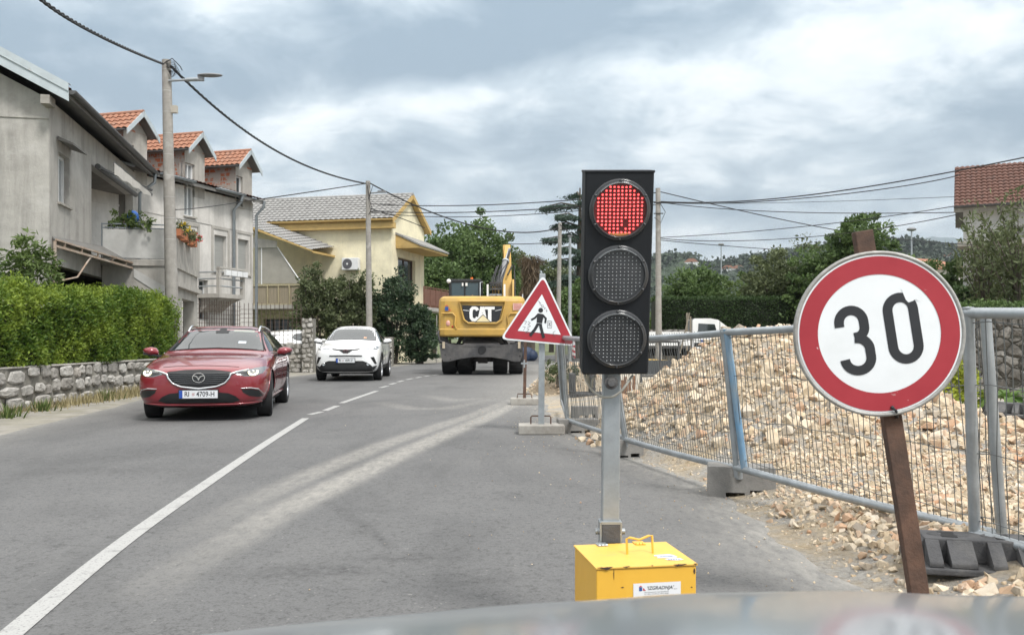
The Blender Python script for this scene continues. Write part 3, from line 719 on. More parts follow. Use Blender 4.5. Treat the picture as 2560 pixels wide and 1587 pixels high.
# ================================================================== site fence
m_bluepaint = mat('faded_blue_paint', (.13, .27, .42), .55, var=.15, scale=6, col2=(.25, .30, .33), dscale=4)
def fence_panel(bl, br, tl, tr, label, blue=False, dx=.046):
    root = thing('mesh_barrier', label, 'fence', bl, 0, 'mesh panels of the site fence')
    o = bl.copy(); bl, br, tl, tr = [q-o for q in (bl, br, tl, tr)]
    r = .027; ax = (br-bl).normalized()
    b = MB()
    n = 8
    def sag(a, c, amt): return [a+(c-a)*(i/n)+Vector((0, 0, -amt*math.sin(math.pi*i/n))) for i in range(n+1)]
    b.tube(sag(bl, br, .012), r, 10); b.tube(sag(tl-(tl-bl)*.025, tr-(tr-br)*.025, .01), r, 10)
    b.tube([br-(tr-br)*.07, tr], r, 10)
    for q in (bl, br, tl-(tl-bl)*.025, tr-(tr-br)*.025): b.sphere(q, r*1.18, 10, 8)
    if not blue: b.tube([bl-(tl-bl)*.07, tl], r, 10)
    b.build('frame', m_galv, root)
    if blue:
        b = MB(); off = ax*.09
        b.tube([bl+off-(tl-bl)*.0, tl+ax*.03], r*.95, 10); b.build('blue_upright', m_bluepaint, root)
        b = MB(); b.tube([bl-(tl-bl)*.07, tl], r, 10); b.build('upright', m_galv, root)
    b = MB(); L = (br-bl).length; k = int(L/dx)
    nd = ax.cross(Vector((0, 0, 1)))
    for i in range(1, k):
        s = i/k; a = bl+(br-bl)*s; c = tl+(tr-tl)*s; j = random.uniform(-.006, .006); w1 = .012*math.sin(i*.7)+.008*math.sin(i*2.1)
        b.tube([a+ax*j, a+(c-a)*.33+nd*w1, a+(c-a)*.66-nd*w1*.8, c+ax*random.uniform(-.006, .006)], .0026, 5, cap=False)
    for f in (.06, .36, .66, .93):
        pts = []
        for i in range(0, 17):
            s = i/16; a = bl+(br-bl)*s; c = tl+(tr-tl)*s; pts.append(a+(c-a)*(f+.008*math.sin(i*1.7)))
        b.tube(pts, .0026, 5, cap=False)
    b.build('wire_mesh', m_wire, root)
    return root
Z0 = .0
P0BL = P(2437, 1334, 4.36); dr = Vector((.50, -1.15, -.02))
fence_panel(P0BL, P0BL+dr*1.4, P(2420, 768, 4.28), P(2420, 768, 4.28)+dr*1.4+Vector((.02, 0, 0)), 'nearest mesh fence panel, running off to the right edge beyond the speed sign')
fence_panel(P(1842, 1168, 6.55), P(2505, 1338, 4.55), P(1810, 822, 6.5), P(2462, 772, 4.48), 'mesh fence panel with a blue upright behind the speed sign', True)
fence_panel(P(1564, 1098, 8.85), P(1846, 1172, 6.62), P(1528, 842, 8.8), P(1808, 824, 6.56), 'mesh fence panel right of the traffic light mast in front of the stone heap')
fence_panel(P(1418, 1049, 11.3), P(1562, 1094, 8.95), P(1402, 838, 11.2), P(1526, 842, 8.86), 'mesh fence panel behind the traffic light mast, ending beside the pedestrian triangle')
fence_panel(Vector((.80, 14.2, .2)), Vector((.71, 11.45, .2)), Vector((.72, 14.2, 1.28)), Vector((.64, 11.4, 1.26)), 'farthest mesh fence panel, seen edge-on beyond the pedestrian triangle')

def concrete_block(c, rotz, label, sx=.5, sy=.24, sz=.22):
    b = MB(); hx, hy = sx/2, sy/2
    prof = [(-hx, 0), (-hx*.45, 0), (-hx*.45, .05), (hx*.1, .05), (hx*.1, 0), (hx*.25, 0), (hx*.25, .07), (hx*.75, .07), (hx*.75, 0), (hx, 0), (hx*.985, sz), (-hx*.985, sz)]
    b.prism(prof, lambda a, c_, d: (a, d, c_), -hy, hy)
    o = b.build('concrete_block', m_conc, None, loc=c, rotz=rotz, bevel=.012); tag(o, label, 'fence block', 'concrete feet of the site fence'); return o
concrete_block(P(1862, 1248, 6.62)+Vector((0, .12, .0)), R(-12), 'concrete foot under the blue upright of the fence', .50, .26, .24)
concrete_block(P(1552, 1147, 8.95)+Vector((.02, 0, 0)), R(10), 'concrete foot just right of the traffic light mast', .36, .25, .2)
concrete_block(P(1445, 1084, 11.25), R(5), 'lower concrete foot beside the base of the pedestrian triangle', .52, .26, .19)
concrete_block(P(1463, 1049, 11.5)+Vector((0, .12, 0)), R(2), 'upper concrete foot stacked behind the pedestrian triangle base', .34, .2, .17)
m_slot = mat('socket_shadow', (.02, .02, .02), .9)
def rubber_foot(loc, rotz, label):
    """ribbed rubber fence foot with sloping pocketed sides"""
    root = thing('rubber_block', label, 'fence block', loc, rotz, 'black rubber fence feet')
    L, Wt, Wb, H = .72, .20, .46, .145
    b = MB()
    b.box(-L/2+.06, L/2-.06, -Wt/2, Wt/2, .03, H)                       # raised spine
    b.box(-L/2, L/2, -Wb/2, Wb/2, 0, .032)                              # base plate
    for sgn in (-1, 1):
        for i in range(5):
            x = -L/2+.06+(L-.12)*i/4
            wd = .055 if i in (1, 3) else .03
            x = max(-L/2+.06+wd, min(L/2-.06-wd, x))
            poly = [(sgn*Wt/2, .03), (sgn*Wt/2, H-.002), (sgn*(Wb/2-.012), .055), (sgn*(Wb/2-.012), .03)]
            b.prism(poly, lambda a, c, d: (d, a, c), x-wd, x+wd)
    for sgn in (-1, 1):
        b.prism([(sgn*(L/2-.06), .03), (sgn*(L/2-.06), H-.004), (sgn*(L/2), .05), (sgn*L/2, .03)], lambda a, c, d: (a, d, c), -Wt/2+.01, Wt/2-.01)
    o = b.build('foot_body', m_rubber, root, bevel=.008)
    for x in (-.24, -.12, .0, .12, .24): b = MB(); b.lathe([(.0, .001), (.022, .001), (.03, .006), (.033, 0)], Matrix.Translation((x, 0, H)), 16); b.build('post_socket', m_rubber, root)
    for x in (-.18, .06, .2): b = MB(); b.box(x-.035, x+.035, -.06, .06, H+.0005, H+.0025); b.build('slot', m_slot, root)
rubber_foot(P(2470, 1416, 4.26), R(-14), 'black rubber fence foot lying on the stones behind the speed sign post')
rubber_foot(P(2560, 1085, 9.6), R(24), 'lower black rubber foot stacked behind the fence at the right edge')
rubber_foot(P(2545, 1040, 9.8), R(-38), 'upper tilted black rubber foot stacked behind the fence at the right edge')

# ================================================================== rubble: one surface of stones with thousands of broken rocks
def hmap(x, y):
    x = np.asarray(x, float); y = np.asarray(y, float)
    def cone(cx, cy, rx, ryf, ryb, h, p=1.1):
        ry = np.where(y < cy, ryf, ryb); d = np.sqrt(((x-cx)/rx)**2+((y-cy)/ry)**2); return h*np.clip(1-d, 0, 1)**p
    z = cone(2.95, 10.9, 2.0, 3.7, 3.0, 1.48, .95)
    z = np.maximum(z, cone(3.6, 11.3, 2.1, 4.0, 3.0, 1.44, .95))
    z = np.maximum(z, cone(4.5, 10.6, 2.8, 4.2, 4.0, .50, 1.0))
    z = np.minimum(z, 1.27+.05*fnoise(x, y, .5, 4))
    edge = catm(YR, XRK, y)
    berm = np.clip((x-edge-.05)/.7, 0, 1)*.12*np.clip((11-y)/3, 0, 1)
    site = .07*np.clip((x-edge-.1)/1.0, 0, 1)
    z = np.maximum(z, berm+site)
    return z+.028*fnoise(x, y, .35, 11)*np.clip((x-edge)/.4, 0, 1)
gx = np.linspace(.4, 9.0, 170); gy = np.linspace(.8, 19, 230)
GX, GY = np.meshgrid(gx, gy, indexing='ij'); GZ = hmap(GX, GY)
edge = catm(YR, XRK, GY); GZ = np.where(GX < edge-.15, -.05, GZ+.006)
m_rub, t = newmat('rubble_fines', .95); v = t.coord()
c = t.ramp(t.noise(v, 14, 7, .75), [(.3, (.26, .195, .12)), (.5, (.50, .40, .265)), (.7, (.68, .575, .42))])
c = t.mix(t.ramp(t.noise(v, 1.6, 6, .7), [(.38, (0, 0, 0)), (.60, (1, 1, 1))]), c, t.ramp(t.noise(v, 30, 6, .8), [(.32, (.20, .19, .17)), (.5, (.40, .38, .345)), (.7, (.54, .52, .48))])); t.link(c, t.bsdf.inputs['Base Color']); t.bump(t.noise(v, 22, 6, .8), 1, .05)
nI, nJ = GX.shape; ii, jj = np.meshgrid(np.arange(nI-1), np.arange(nJ-1), indexing='ij'); k = (ii*nJ+jj).ravel()
gs = fast_mesh('gravel_ground', np.stack([GX, GY, GZ], -1).reshape(-1, 3), np.stack([k, k+nJ, k+nJ+1, k+1], 1), m_rub, smooth=True)
gs['kind'] = 'structure'
m_rock, t = newmat('broken_limestone', .9, spec=.25); v = t.coord()
g = t.new('ShaderNodeNewGeometry')
c = t.ramp(g.outputs['Random Per Island'], [(.0, (.44, .335, .215)), (.18, (.60, .49, .35)), (.36, (.68, .59, .46)), (.5, (.58, .455, .30)), (.64, (.73, .66, .55)), (.76, (.50, .29, .175)), (.84, (.62, .40, .26)), (.92, (.24, .21, .18)), (1, (.70, .64, .55))])
c = t.mix(.8, c, t.ramp(t.noise(v, 16, 6, .7), [(.28, (.55, .50, .44)), (.6, (1, 1, 1))]), 'MULTIPLY')
c = t.mix(t.math('MULTIPLY', t.ramp(t.noise(v, 2.2, 6, .7), [(.36, (0, 0, 0)), (.64, (1, 1, 1))]), .6), c, (.50, .425, .315))
t.link(c, t.bsdf.inputs['Base Color']); t.bump(t.noise(v, 45, 5, .7), .5, .01)
def rock_shapes(n=26):
    out = []
    for s in range(n):
        bm = bmesh.new(); pts = []
        r = random.Random(100+s); k = r.randint(9, 14)
        sc = Vector((1, r.uniform(.6, .95), r.uniform(.4, .75)))
        for _ in range(k):
            d = Vector((r.gauss(0, 1), r.gauss(0, 1), r.gauss(0, 1))).normalized()*r.uniform(.7, 1.0)
            pts.append(bm.verts.new((d.x*sc.x, d.y*sc.y, d.z*sc.z)))
        res = bmesh.ops.convex_hull(bm, input=pts)
        bmesh.ops.delete(bm, geom=[e for e in bm.verts if not e.link_faces], context='VERTS')
        bmesh.ops.triangulate(bm, faces=bm.faces[:]); bm.verts.index_update()
        out.append((np.array([tuple(q.co) for q in bm.verts]), np.array([[q.index for q in f.verts] for f in bm.faces]))); bm.free()
    return out
ROCKS = rock_shapes()
def scatter(name, pos, size, label, seed=1, sink=.15):
    r = np.random.default_rng(seed); V, Fc, off = [], [], 0
    for p, s in zip(pos, size):
        rv, rf = ROCKS[r.integers(len(ROCKS))]
        q = r.normal(size=4); q /= np.linalg.norm(q); w, x, y, z = q
        M3 = np.array([[1-2*(y*y+z*z), 2*(x*y-z*w), 2*(x*z+y*w)], [2*(x*y+z*w), 1-2*(x*x+z*z), 2*(y*z-x*w)], [2*(x*z-y*w), 2*(y*z+x*w), 1-2*(x*x+y*y)]])
        V.append((rv*s*.5) @ M3.T+p+np.array([0, 0, s*(.28-sink)])); Fc.append(rf+off); off += len(rv)
    return tag(fast_mesh(name, np.concatenate(V), np.concatenate(Fc), m_rock), label, 'rubble', kind='stuff')
def pick(n, x0, x1, y0, y1, keep, seed):
    r = np.random.default_rng(seed); X, Y = r.uniform(x0, x1, n), r.uniform(y0, y1, n); k = keep(X, Y, r); X, Y = X[k], Y[k]
    return np.stack([X, Y, hmap(X, Y)], 1), r
p, r = pick(15000, .9, 7.6, 7.0, 13.6, lambda X, Y, r: (hmap(X, Y) > .13) & (r.random(len(X)) < .92), 21)
p2, r2 = pick(4200, 1.3, 6.5, 7.0, 12.5, lambda X, Y, r: hmap(X, Y) > .2, 22)
scatter('rubble_heap', np.concatenate([p, p2]), np.concatenate([.035+.05*r.random(len(p))**1.5, .07+.17*r2.random(len(p2))**2.6]), 'heap of pale yellow broken limestone behind the mesh fence', 23)
def verge_keep(X, Y, r):
    e = catm(YR, XRK, Y); d = X-e; pr = np.clip(.02+(d-.05)*2.2, 0, 1)*np.where(Y < 6.8, 1, .6); return (d > -.12) & (r.random(len(X)) < pr) & (((X-2.29)/.42)**2+((Y-4.25)/.30)**2 > 1)
p, r = pick(15000, 1.2, 4.2, 2.7, 7.6, verge_keep, 31)
sz = np.where(p[:, 1] < 6.0, .022+.085*r.random(len(p))**2.2, .018+.055*r.random(len(p))**2.2)
p3, r3 = pick(5200, .8, 7.5, 6.8, 13, lambda X, Y, r: (X-catm(YR, XRK, Y) > -.05) & (hmap(X, Y) < .25) & (r.random(len(X)) < .6), 33)
p4, r4 = pick(2600, 2.2, 6.8, 4.2, 8.5, lambda X, Y, r: ((X-2.29)/.42)**2+((Y-4.25)/.30)**2 > 1, 34)
p5, r5 = pick(190, 1.8, 2.9, 3.2, 5.4, lambda X, Y, r: (X-catm(YR, XRK, Y) > .3) & (((X-2.29)/.46)**2+((Y-4.25)/.34)**2 > 1), 36)
scatter('loose_rubble', np.concatenate([p, p3, p4, p5]), np.concatenate([sz, .02+.05*r3.random(len(p3))**2, .03+.06*r4.random(len(p4)), .06+.08*r5.random(len(p5))]), 'loose limestone rubble strewn along the road edge and under the fence', 35)
# little pile of stones by the mast
q = np.array([P(1455, 1105, 10.2)[:], P(1475, 1112, 9.9)[:], P(1490, 1100, 10.3)[:], P(1470, 1092, 10.5)[:], P(1500, 1118, 9.8)[:], P(1483, 1122, 9.7)[:], P(1508, 1098, 10.2)[:], P(1440, 1098, 10.4)[:]])
scatter('fallen_stones', q, [.17, .15, .18, .14, .15, .13, .16, .09], 'small group of loose stones on the asphalt left of the mast', 41, .1)
p6, r6 = pick(16000, .4, 3.4, 2.6, 13.5, lambda X, Y, r: (np.abs(X-catm(YR, XRK, Y)-.18) < .45) & (r.random(len(X)) < np.exp(-((X-catm(YR, XRK, Y)-.25)/.3)**2)), 37)
scatter('edge_chippings', p6, .009+.030*r6.random(len(p6))**2.0, 'fine chippings and crumbs along the broken asphalt edge', 38, .1)
# grit on the asphalt
r = np.random.default_rng(55); n = 420; Yg = r.uniform(2.8, 16, n); Xg = catm(YR, XRK, Yg)-np.abs(r.normal(size=n))*.9
scatter('road_grit', np.stack([Xg, Yg, np.full(n, .012)], 1), .008+.016*r.random(n)**2, 'scattered grit on the asphalt near the site edge', 56, .1)
# ================================================================== cars
m_glass, t = newmat('car_glass', .04, col=(.025, .032, .034), spec=1.0); t.bsdf.inputs['IOR'].default_value = 1.6
m_tyre = mat('tyre_rubber', (.018, .018, .019), .85, var=.25, bump=.2, bscale=80)
m_rim = mat('alloy_rim', (.40, .41, .43), .3, .75, var=.1)
m_trim = mat('black_plastic', (.016, .017, .018), .6, var=.2, bump=.1, bscale=150)
m_chrome, t = newmat('chrome_trim', .12, .95, (.72, .73, .74))
m_grille = mat('dark_grille', (.012, .013, .014), .35, var=.2)
m_lamp, t = newmat('headlamp_glass', .06, .2, (.16, .17, .18), .9)
m_drl, t = newmat('daytime_running_light', .3, 0, (.9, .88, .7)); t.bsdf.inputs['Emission Color'].default_value = (1, .90, .55, 1); t.bsdf.inputs['Emission Strength'].default_value = 2.0
m_plate = mat('plate_white', (.62, .64, .66), .4, var=.03); m_ink2 = mat('plate_ink', (.02, .02, .025), .5)
m_eu = mat('plate_blue', (.02, .07, .32), .4)
m_tail = mat('tail_lamp_red', (.42, .03, .02), .2, var=.1)
m_shadowliner = mat('underbody', (.012, .012, .012), .9)
def paint(name, col, flake=.0, coat=1.0, rough=.35, metal=0.0):
    m, t = newmat(name, rough, metal, col, .5, coat, .03); v = t.coord()
    dirt = t.ramp(t.noise(v, 3, 6, .6), [(.4, col), (.75, tuple(c*.86+.012 for c in col))]); t.link(dirt, t.bsdf.inputs['Base Color']); return m
def loft(stations):
    """closed body from half contours; returns verts, faces"""
    vs, fs = [], []; n = len(stations[0][1])
    ring = 2*n-2
    for y, half in stations:
        loop = list(half)+[(-x, z) for x, z in half[-2:0:-1]]
        vs += [(x, y, z) for x, z in loop]
    for i in range(len(stations)-1):
        for k in range(ring): fs.append((i*ring+k, i*ring+(k+1) % ring, (i+1)*ring+(k+1) % ring, (i+1)*ring+k))
    fs.append(tuple(range(ring))[::-1]); fs.append(tuple(range((len(stations)-1)*ring, len(stations)*ring)))
    return vs, fs
def applied(o):
    dg = bpy.context.evaluated_depsgraph_get(); me = bpy.data.meshes.new_from_object(o.evaluated_get(dg)); return me
def make_body(name, stations, paint_m, wheels, wr, hw, root, lvl=2, well=m_shadowliner):
    vs, fs = loft(stations); b = MB(); b.add(vs, fs, True)
    o = b.build('loft_tmp', [paint_m, well], None, subsurf=lvl)
    bpy.context.view_layer.update(); me = applied(o)
    bm = bmesh.new(); bm.from_mesh(me); bmesh.ops.recalc_face_normals(bm, faces=bm.faces[:]); bvh = BVHTree.FromBMesh(bm); bm.to_mesh(me); bm.free()
    bpy.data.objects.remove(o)
    body = bpy.data.objects.new(name, me); COL.objects.link(body)
    cut = MB()
    for y in wheels:
        for s in (-1, 1):
            cut.cyl((s*(hw-.26), y, wr), (s*(hw+.2), y, wr), wr+.045, wr+.045, 40); cut.box(s*(hw-.03)-.23, s*(hw-.03)+.23, y-wr-.045, y+wr+.045, -.3, wr-.02)
    c = MB()
    tmp = []
    for y in wheels:
        for s in (-1, 1):
            c = MB(); c.mi = 0; rr = wr+.05; n = 26
            prof = [(y+rr*math.cos(math.pi*i/n), wr+rr*math.sin(math.pi*i/n)) for i in range(n+1)]+[(y-rr, -.3), (y+rr, -.3)]
            x0, x1 = sorted((s*(hw-.27), s*(hw+.25)))
            c.prism(prof, lambda a, z, d: (d, a, z), x0, x1)
            co = c.build('cut_tmp', [well]); tmp.append(co)
            bmo = bmesh.new(); bmo.from_mesh(co.data); bmesh.ops.recalc_face_normals(bmo, faces=bmo.faces[:]); bmo.to_mesh(co.data); bmo.free()
            md = body.modifiers.new('arch', 'BOOLEAN'); md.object = co; md.operation = 'DIFFERENCE'; md.solver = 'EXACT'
            if hasattr(md, 'material_mode'): md.material_mode = 'TRANSFER'
    bpy.context.view_layer.update(); me2 = applied(body); bpy.data.objects.remove(body)
    for co in tmp: bpy.data.objects.remove(co)
    me2.name = name; body = bpy.data.objects.new(name, me2); COL.objects.link(body); body.parent = root
    me2.polygons.foreach_set('use_smooth', [True]*len(me2.polygons))
    try: me2.set_sharp_from_angle(angle=R(40))
    except Exception: pass
    return body, bvh
def on_front(bvh, x, z, off=.006, back=False):
    h = bvh.ray_cast(Vector((x, 9 if back else -3, z)), Vector((0, -1 if back else 1, 0)))
    return (h[0]+Vector((0, off if back else -off, 0))) if h[0] is not None else None
def on_side(bvh, y, z, s, off=.006):
    h = bvh.ray_cast(Vector((s*3, y, z)), Vector((-s, 0, 0)))
    return (h[0]+Vector((s*off, 0, 0))) if h[0] is not None else None
def on_top(bvh, x, y, off=.006):
    h = bvh.ray_cast(Vector((x, y, 4)), Vector((0, 0, -1))); return (h[0]+Vector((0, 0, off))) if h[0] is not None else None
def patch(name, bvh, poly, fn, m, root, maxlen=.05, solid=.012, hitfn=None, smooth=True):
    """a polygon drawn in a plane, laid onto the body"""
    bm = bmesh.new(); vs = [bm.verts.new((a, b, 0)) for a, b in poly]; bm.faces.new(vs)
    bmesh.ops.triangulate(bm, faces=bm.faces[:])
    for _ in range(7):
        e = [e for e in bm.edges if e.calc_length() > maxlen]
        if not e: break
        bmesh.ops.subdivide_edges(bm, edges=e, cuts=1); bmesh.ops.triangulate(bm, faces=[f for f in bm.faces if len(f.verts) > 3])
    bad = []
    for v in bm.verts:
        q = fn(v.co.x, v.co.y)
        if q is None: bad.append(v)
        else: v.co = q
    if bad: bmesh.ops.delete(bm, geom=bad, context='VERTS')
    bmesh.ops.recalc_face_normals(bm, faces=bm.faces[:])
    me = bpy.data.meshes.new(name); bm.to_mesh(me); bm.free(); me.materials.append(m)
    if smooth: me.polygons.foreach_set('use_smooth', [True]*len(me.polygons))
    o = bpy.data.objects.new(name, me); COL.objects.link(o); o.parent = root
    return o
def curve_on(pts, n=6):
    out = []
    for a, c in zip(pts[:-1], pts[1:]):
        for i in range(n): out.append((a[0]+(c[0]-a[0])*i/n, a[1]+(c[1]-a[1])*i/n))
    return out+[pts[-1]]
def strip(name, pts, fn, r, m, root, n=5):
    b = MB(); q = [fn(*p) for p in curve_on(pts, n)]; q = [p for p in q if p is not None]
    rs = [r]*len(q) if not isinstance(r, list) else [np.interp(i/(len(q)-1), np.linspace(0, 1, len(r)), r) for i in range(len(q))]
    b.tube(q, rs, 6); return b.build(name, m, root)
def wheel(root, x, y, r, w, spokes=10, steer=0):
    s = 1 if x > 0 else -1
    M = Matrix.Translation((x, y, r)) @ Matrix.Rotation(steer, 4, 'Z') @ Matrix.Rotation(R(90)*s, 4, 'Y')
    b = MB(); b.lathe([(r*.66, -w/2), (r*.9, -w/2), (r*.97, -w*.46), (r, -w*.36), (r, w*.36), (r*.97, w*.46), (r*.9, w/2), (r*.70, w/2), (r*.66, w*.46)], M, 40)
    o = b.build('wheel', m_tyre, root)
    b = MB(); b.lathe([(r*.69, w*.47), (r*.66, w*.5), (r*.63, w*.42), (r*.60, -w*.4)], M, 40)
    for k in range(spokes):
        a = 2*math.pi*k/spokes; Mk = M @ Matrix.Rotation(a, 4, 'Z'); b.add([Mk @ Vector(p) for p in ((r*.08, -.016, w*.44), (r*.66, -.030, w*.40), (r*.66, .030, w*.40), (r*.08, .016, w*.44), (r*.08, -.02, w*.30), (r*.66, -.035, w*.28), (r*.66, .035, w*.28), (r*.08, .02, w*.30))],
              [(0, 1, 2, 3), (0, 4, 5, 1), (3, 2, 6, 7)])
    b.lathe([(0, w*.46), (r*.14, w*.45), (r*.16, w*.36)], M, 16); b.build('rim', m_rim, o)
    b = MB(); b.disc((0, 0), r*.6, M, 24, w*.1); b.build('brake_shade', m_trim, o)
    return o
def plate(root, c, w, txt1, txt2, Mrot=None, size=.088):
    M = Matrix.Translation(c) @ Matrix.Rotation(R(90), 4, 'X') if Mrot is None else Mrot
    b = MB(); b.box(-w/2-.012, w/2+.012, -.067, .067, -.02, -.002, M); b.build('plate_holder', m_trim, root)
    b = MB(); b.box(-w/2, w/2, -.055, .055, -.002, .004, M); p = b.build('number_plate', m_plate, root)
    b = MB(); b.box(-w/2, -w/2+.045, -.0545, .0545, .004, .0055, M); b.build('blue_band', m_eu, p)
    b = MB(); b.text(txt1, size, M @ Matrix.Translation((-w*.30, 0, .0055)), offset=.0012, sx=.82); b.text(txt2, size, M @ Matrix.Translation((w*.185, 0, .0055)), offset=.0012, sx=.82); b.build('registration', m_ink2, p)
    b = MB()
    for i in range(4):
        for j in range(4):
            if (i+j) % 2 == 0: b.box(-w*.135+.009*i-.018, -w*.135+.009*i-.009, -.02+.010*j, -.01+.010*j, .004, .0056, M)
    b.build('crest', mat('plate_crest', (.35, .12, .12), .5), p)
def mirror(root, x, y, z, m, s, size=(.21, .10, .14)):
    b = MB(); sec = []
    for f, hy, hz, dz, dy in ((0, .03, .028, -.02, .03), (.12, .07, .058, .0, .01), (.45, .095, .07, .004, 0), (.8, .085, .052, .012, .02), (1.0, .04, .018, .02, .05)):
        for k in range(12): a = 2*math.pi*k/12; sec.append((x+s*(-.01+f*.235), y+dy+hy*math.cos(a)*(1.0 if math.cos(a) < 0 else .6), z+dz+hz*math.sin(a)))
    b.add(sec, [(i*12+k, i*12+(k+1) % 12, (i+1)*12+(k+1) % 12, (i+1)*12+k) for i in range(4) for k in range(12)]+[tuple(range(12)), tuple(range(48, 60))], True)
    o = b.build('wing_mirror', m, root)
    b = MB(); b.bar((x-s*.06, y+.02, z-.07), (x+s*.12, y, z-.055), .07, .03); b.build('mirror_arm', m_trim, o)
    b = MB(); b.prism([(.02, -.075), (.20, -.05), (.215, -.02), (.02, -.045)], lambda a, c, d: (x+s*a, y+d, z+c), -.05, .05); b.build('mirror_base', m_trim, o)
    return o
m_redpaint = paint('metallic_red_paint', (.225, .017, .026), rough=.3, metal=.25)
m_whitepaint = paint('white_paint', (.80, .81, .81), rough=.4)

def red_wagon():
    yaw = R(9.5)
    root = thing('estate_car', 'shiny red estate car with lit headlights driving towards the viewer', 'car', (P(497, 1000, 12.55).x, 12.55, .012), yaw)
    W_ = .92
    st = [(.00, [(0, .30), (.34, .30), (.46, .36), (.50, .50), (.47, .64), (.40, .70), (.24, .72), (0, .725)]),
          (.07, [(0, .22), (.56, .22), (.70, .30), (.745, .50), (.71, .67), (.58, .745), (.32, .77), (0, .78)]),
          (.24, [(0, .19), (.70, .19), (.85, .27), (.885, .52), (.85, .72), (.70, .80), (.38, .835), (0, .85)]),
          (.55, [(0, .18), (.74, .18), (.89, .28), (.925, .55), (.895, .79), (.74, .885), (.40, .91), (0, .925)]),
          (.95, [(0, .18), (.75, .18), (.90, .28), (.935, .58), (.905, .85), (.76, .945), (.41, .965), (0, .975)]),
          (1.35, [(0, .18), (.75, .18), (.90, .28), (.930, .60), (.910, .88), (.77, .965), (.42, .985), (0, .995)]),
          (1.62, [(0, .18), (.75, .18), (.90, .28), (.925, .60), (.915, .92), (.755, 1.025), (.45, 1.06), (0, 1.07)]),
          (2.28, [(0, .18), (.75, .18), (.90, .28), (.922, .60), (.915, .95), (.625, 1.405), (.46, 1.462), (0, 1.475)]),
          (2.75, [(0, .18), (.75, .18), (.90, .28), (.922, .60), (.915, .96), (.60, 1.435), (.43, 1.49), (0, 1.50)]),
          (3.5, [(0, .18), (.75, .18), (.90, .28), (.930, .60), (.920, .98), (.59, 1.415), (.42, 1.475), (0, 1.487)]),
          (4.2, [(0, .20), (.75, .20), (.90, .30), (.935, .62), (.915, 1.0), (.565, 1.36), (.42, 1.42), (0, 1.435)]),
          (4.58, [(0, .24), (.72, .24), (.86, .34), (.89, .64), (.87, .96), (.55, 1.20), (.40, 1.25), (0, 1.26)]),
          (4.76, [(0, .30), (.64, .30), (.78, .40), (.81, .64), (.78, .90), (.52, 1.0), (.38, 1.02), (0, 1.03)]),
          (4.80, [(0, .36), (.56, .36), (.68, .44), (.70, .64), (.68, .82), (.48, .90), (.34, .92), (0, .93)])]
    wy = (.95, 3.78); wr = .345
    S = lambda z: z if z < .45 else .45+(z-.45)*.915
    st = [(y, [(x, S(z)) for x, z in h]) for y, h in st]
    body, bvh = make_body('body', st, m_redpaint, wy, wr, W_, root)
    fr = lambda x, z: globals()['on_front'](bvh, x, S(z), .006)
    frw = lambda o: (lambda x, z: globals()['on_front'](bvh, x, S(z), o))
    on_front = lambda b_, x, z, o=.006: globals()['on_front'](b_, x, S(z), o)
    on_side = lambda b_, y, z, s, o=.006: globals()['on_side'](b_, y, S(z) if z > .46 else z, s, o)
    for y in wy:
        for s in (-1, 1): wheel(root, s*(W_-.115), y, wr, .225, 10, R(5) if y < 2 else 0)
    # windscreen
    ws = [(-.72, 1.035), (-.35, 1.072), (.0, 1.082), (.35, 1.072), (.72, 1.035), (.585, 1.395), (.42, 1.425), (0, 1.438), (-.42, 1.425), (-.585, 1.395)]
    g = patch('windscreen', bvh, ws, fr, m_glass, root, .07)
    strip('windscreen_seal', ws+[ws[0]], frw(.008), .008, m_trim, g)
    m_visor = mat('cabin_trim', (.30, .32, .29), .7); m_paper = mat('dash_paper', (.5, .55, .6), .6)
    patch('sun_visor', bvh, [(.17, 1.375), (.50, 1.36), (.505, 1.395), (.18, 1.405)], frw(.011), m_visor, g, .05)
    patch('dash_note', bvh, [(.30, 1.165), (.42, 1.16), (.42, 1.20), (.30, 1.205)], frw(.011), m_paper, g, .05)
    patch('cabin_mirror', bvh, [(-.10, 1.345), (.10, 1.345), (.11, 1.395), (-.11, 1.395)], frw(.011), m_trim, g, .05); patch('sensor_cover', bvh, [(-.06, 1.395), (.06, 1.395), (.05, 1.43), (-.05, 1.43)], frw(.011), m_trim, g, .05)
    strip('wiper', [(-.62, 1.055), (-.3, 1.075), (.05, 1.088)], frw(.02), .008, m_trim, g); strip('wiper', [(.0, 1.085), (.3, 1.075), (.62, 1.055)], frw(.02), .008, m_trim, g)
    # grille
    gr = [(-.435, .735), (-.2, .765), (0, .77), (.2, .765), (.435, .735), (.425, .66), (.36, .575), (.24, .52), (0, .487), (-.24, .52), (-.36, .575), (-.425, .66)]
    gp = patch('grille', bvh, gr, frw(.008), m_grille, root, .04)
    for z in (.705, .675, .645, .615, .585, .555):
        wdt = np.interp(z, [.487, .52, .575, .66, .735], [0, .24, .36, .425, .435])-.03
        strip('grille_bar', [(-wdt, z+.008), (0, z-.004), (wdt, z+.008)], frw(.016), .0055, m_chrome if z == 9 else mat('grille_bar_grey', (.10, .105, .11), .35, .5), gp)
    strip('chrome_wing', [(-.66, .765), (-.5, .725), (-.435, .70), (-.415, .64), (-.355, .56), (-.24, .505), (0, .472), (.24, .505), (.355, .56), (.415, .64), (.435, .70), (.5, .725), (.66, .765)], frw(.012), [.012, .018, .015, .013, .015, .02, .015, .013, .015, .018, .012], m_chrome, root)
    c = on_front(bvh, 0, .645, .03); Mb = Matrix.Translation(c) @ Matrix.Rotation(R(90), 4, 'X')
    b = MB(); b.stroke([(.082*math.cos(a), .066*math.sin(a)) for a in np.linspace(0, 2*math.pi, 28)[:-1]], .011, Mb, 0, True)
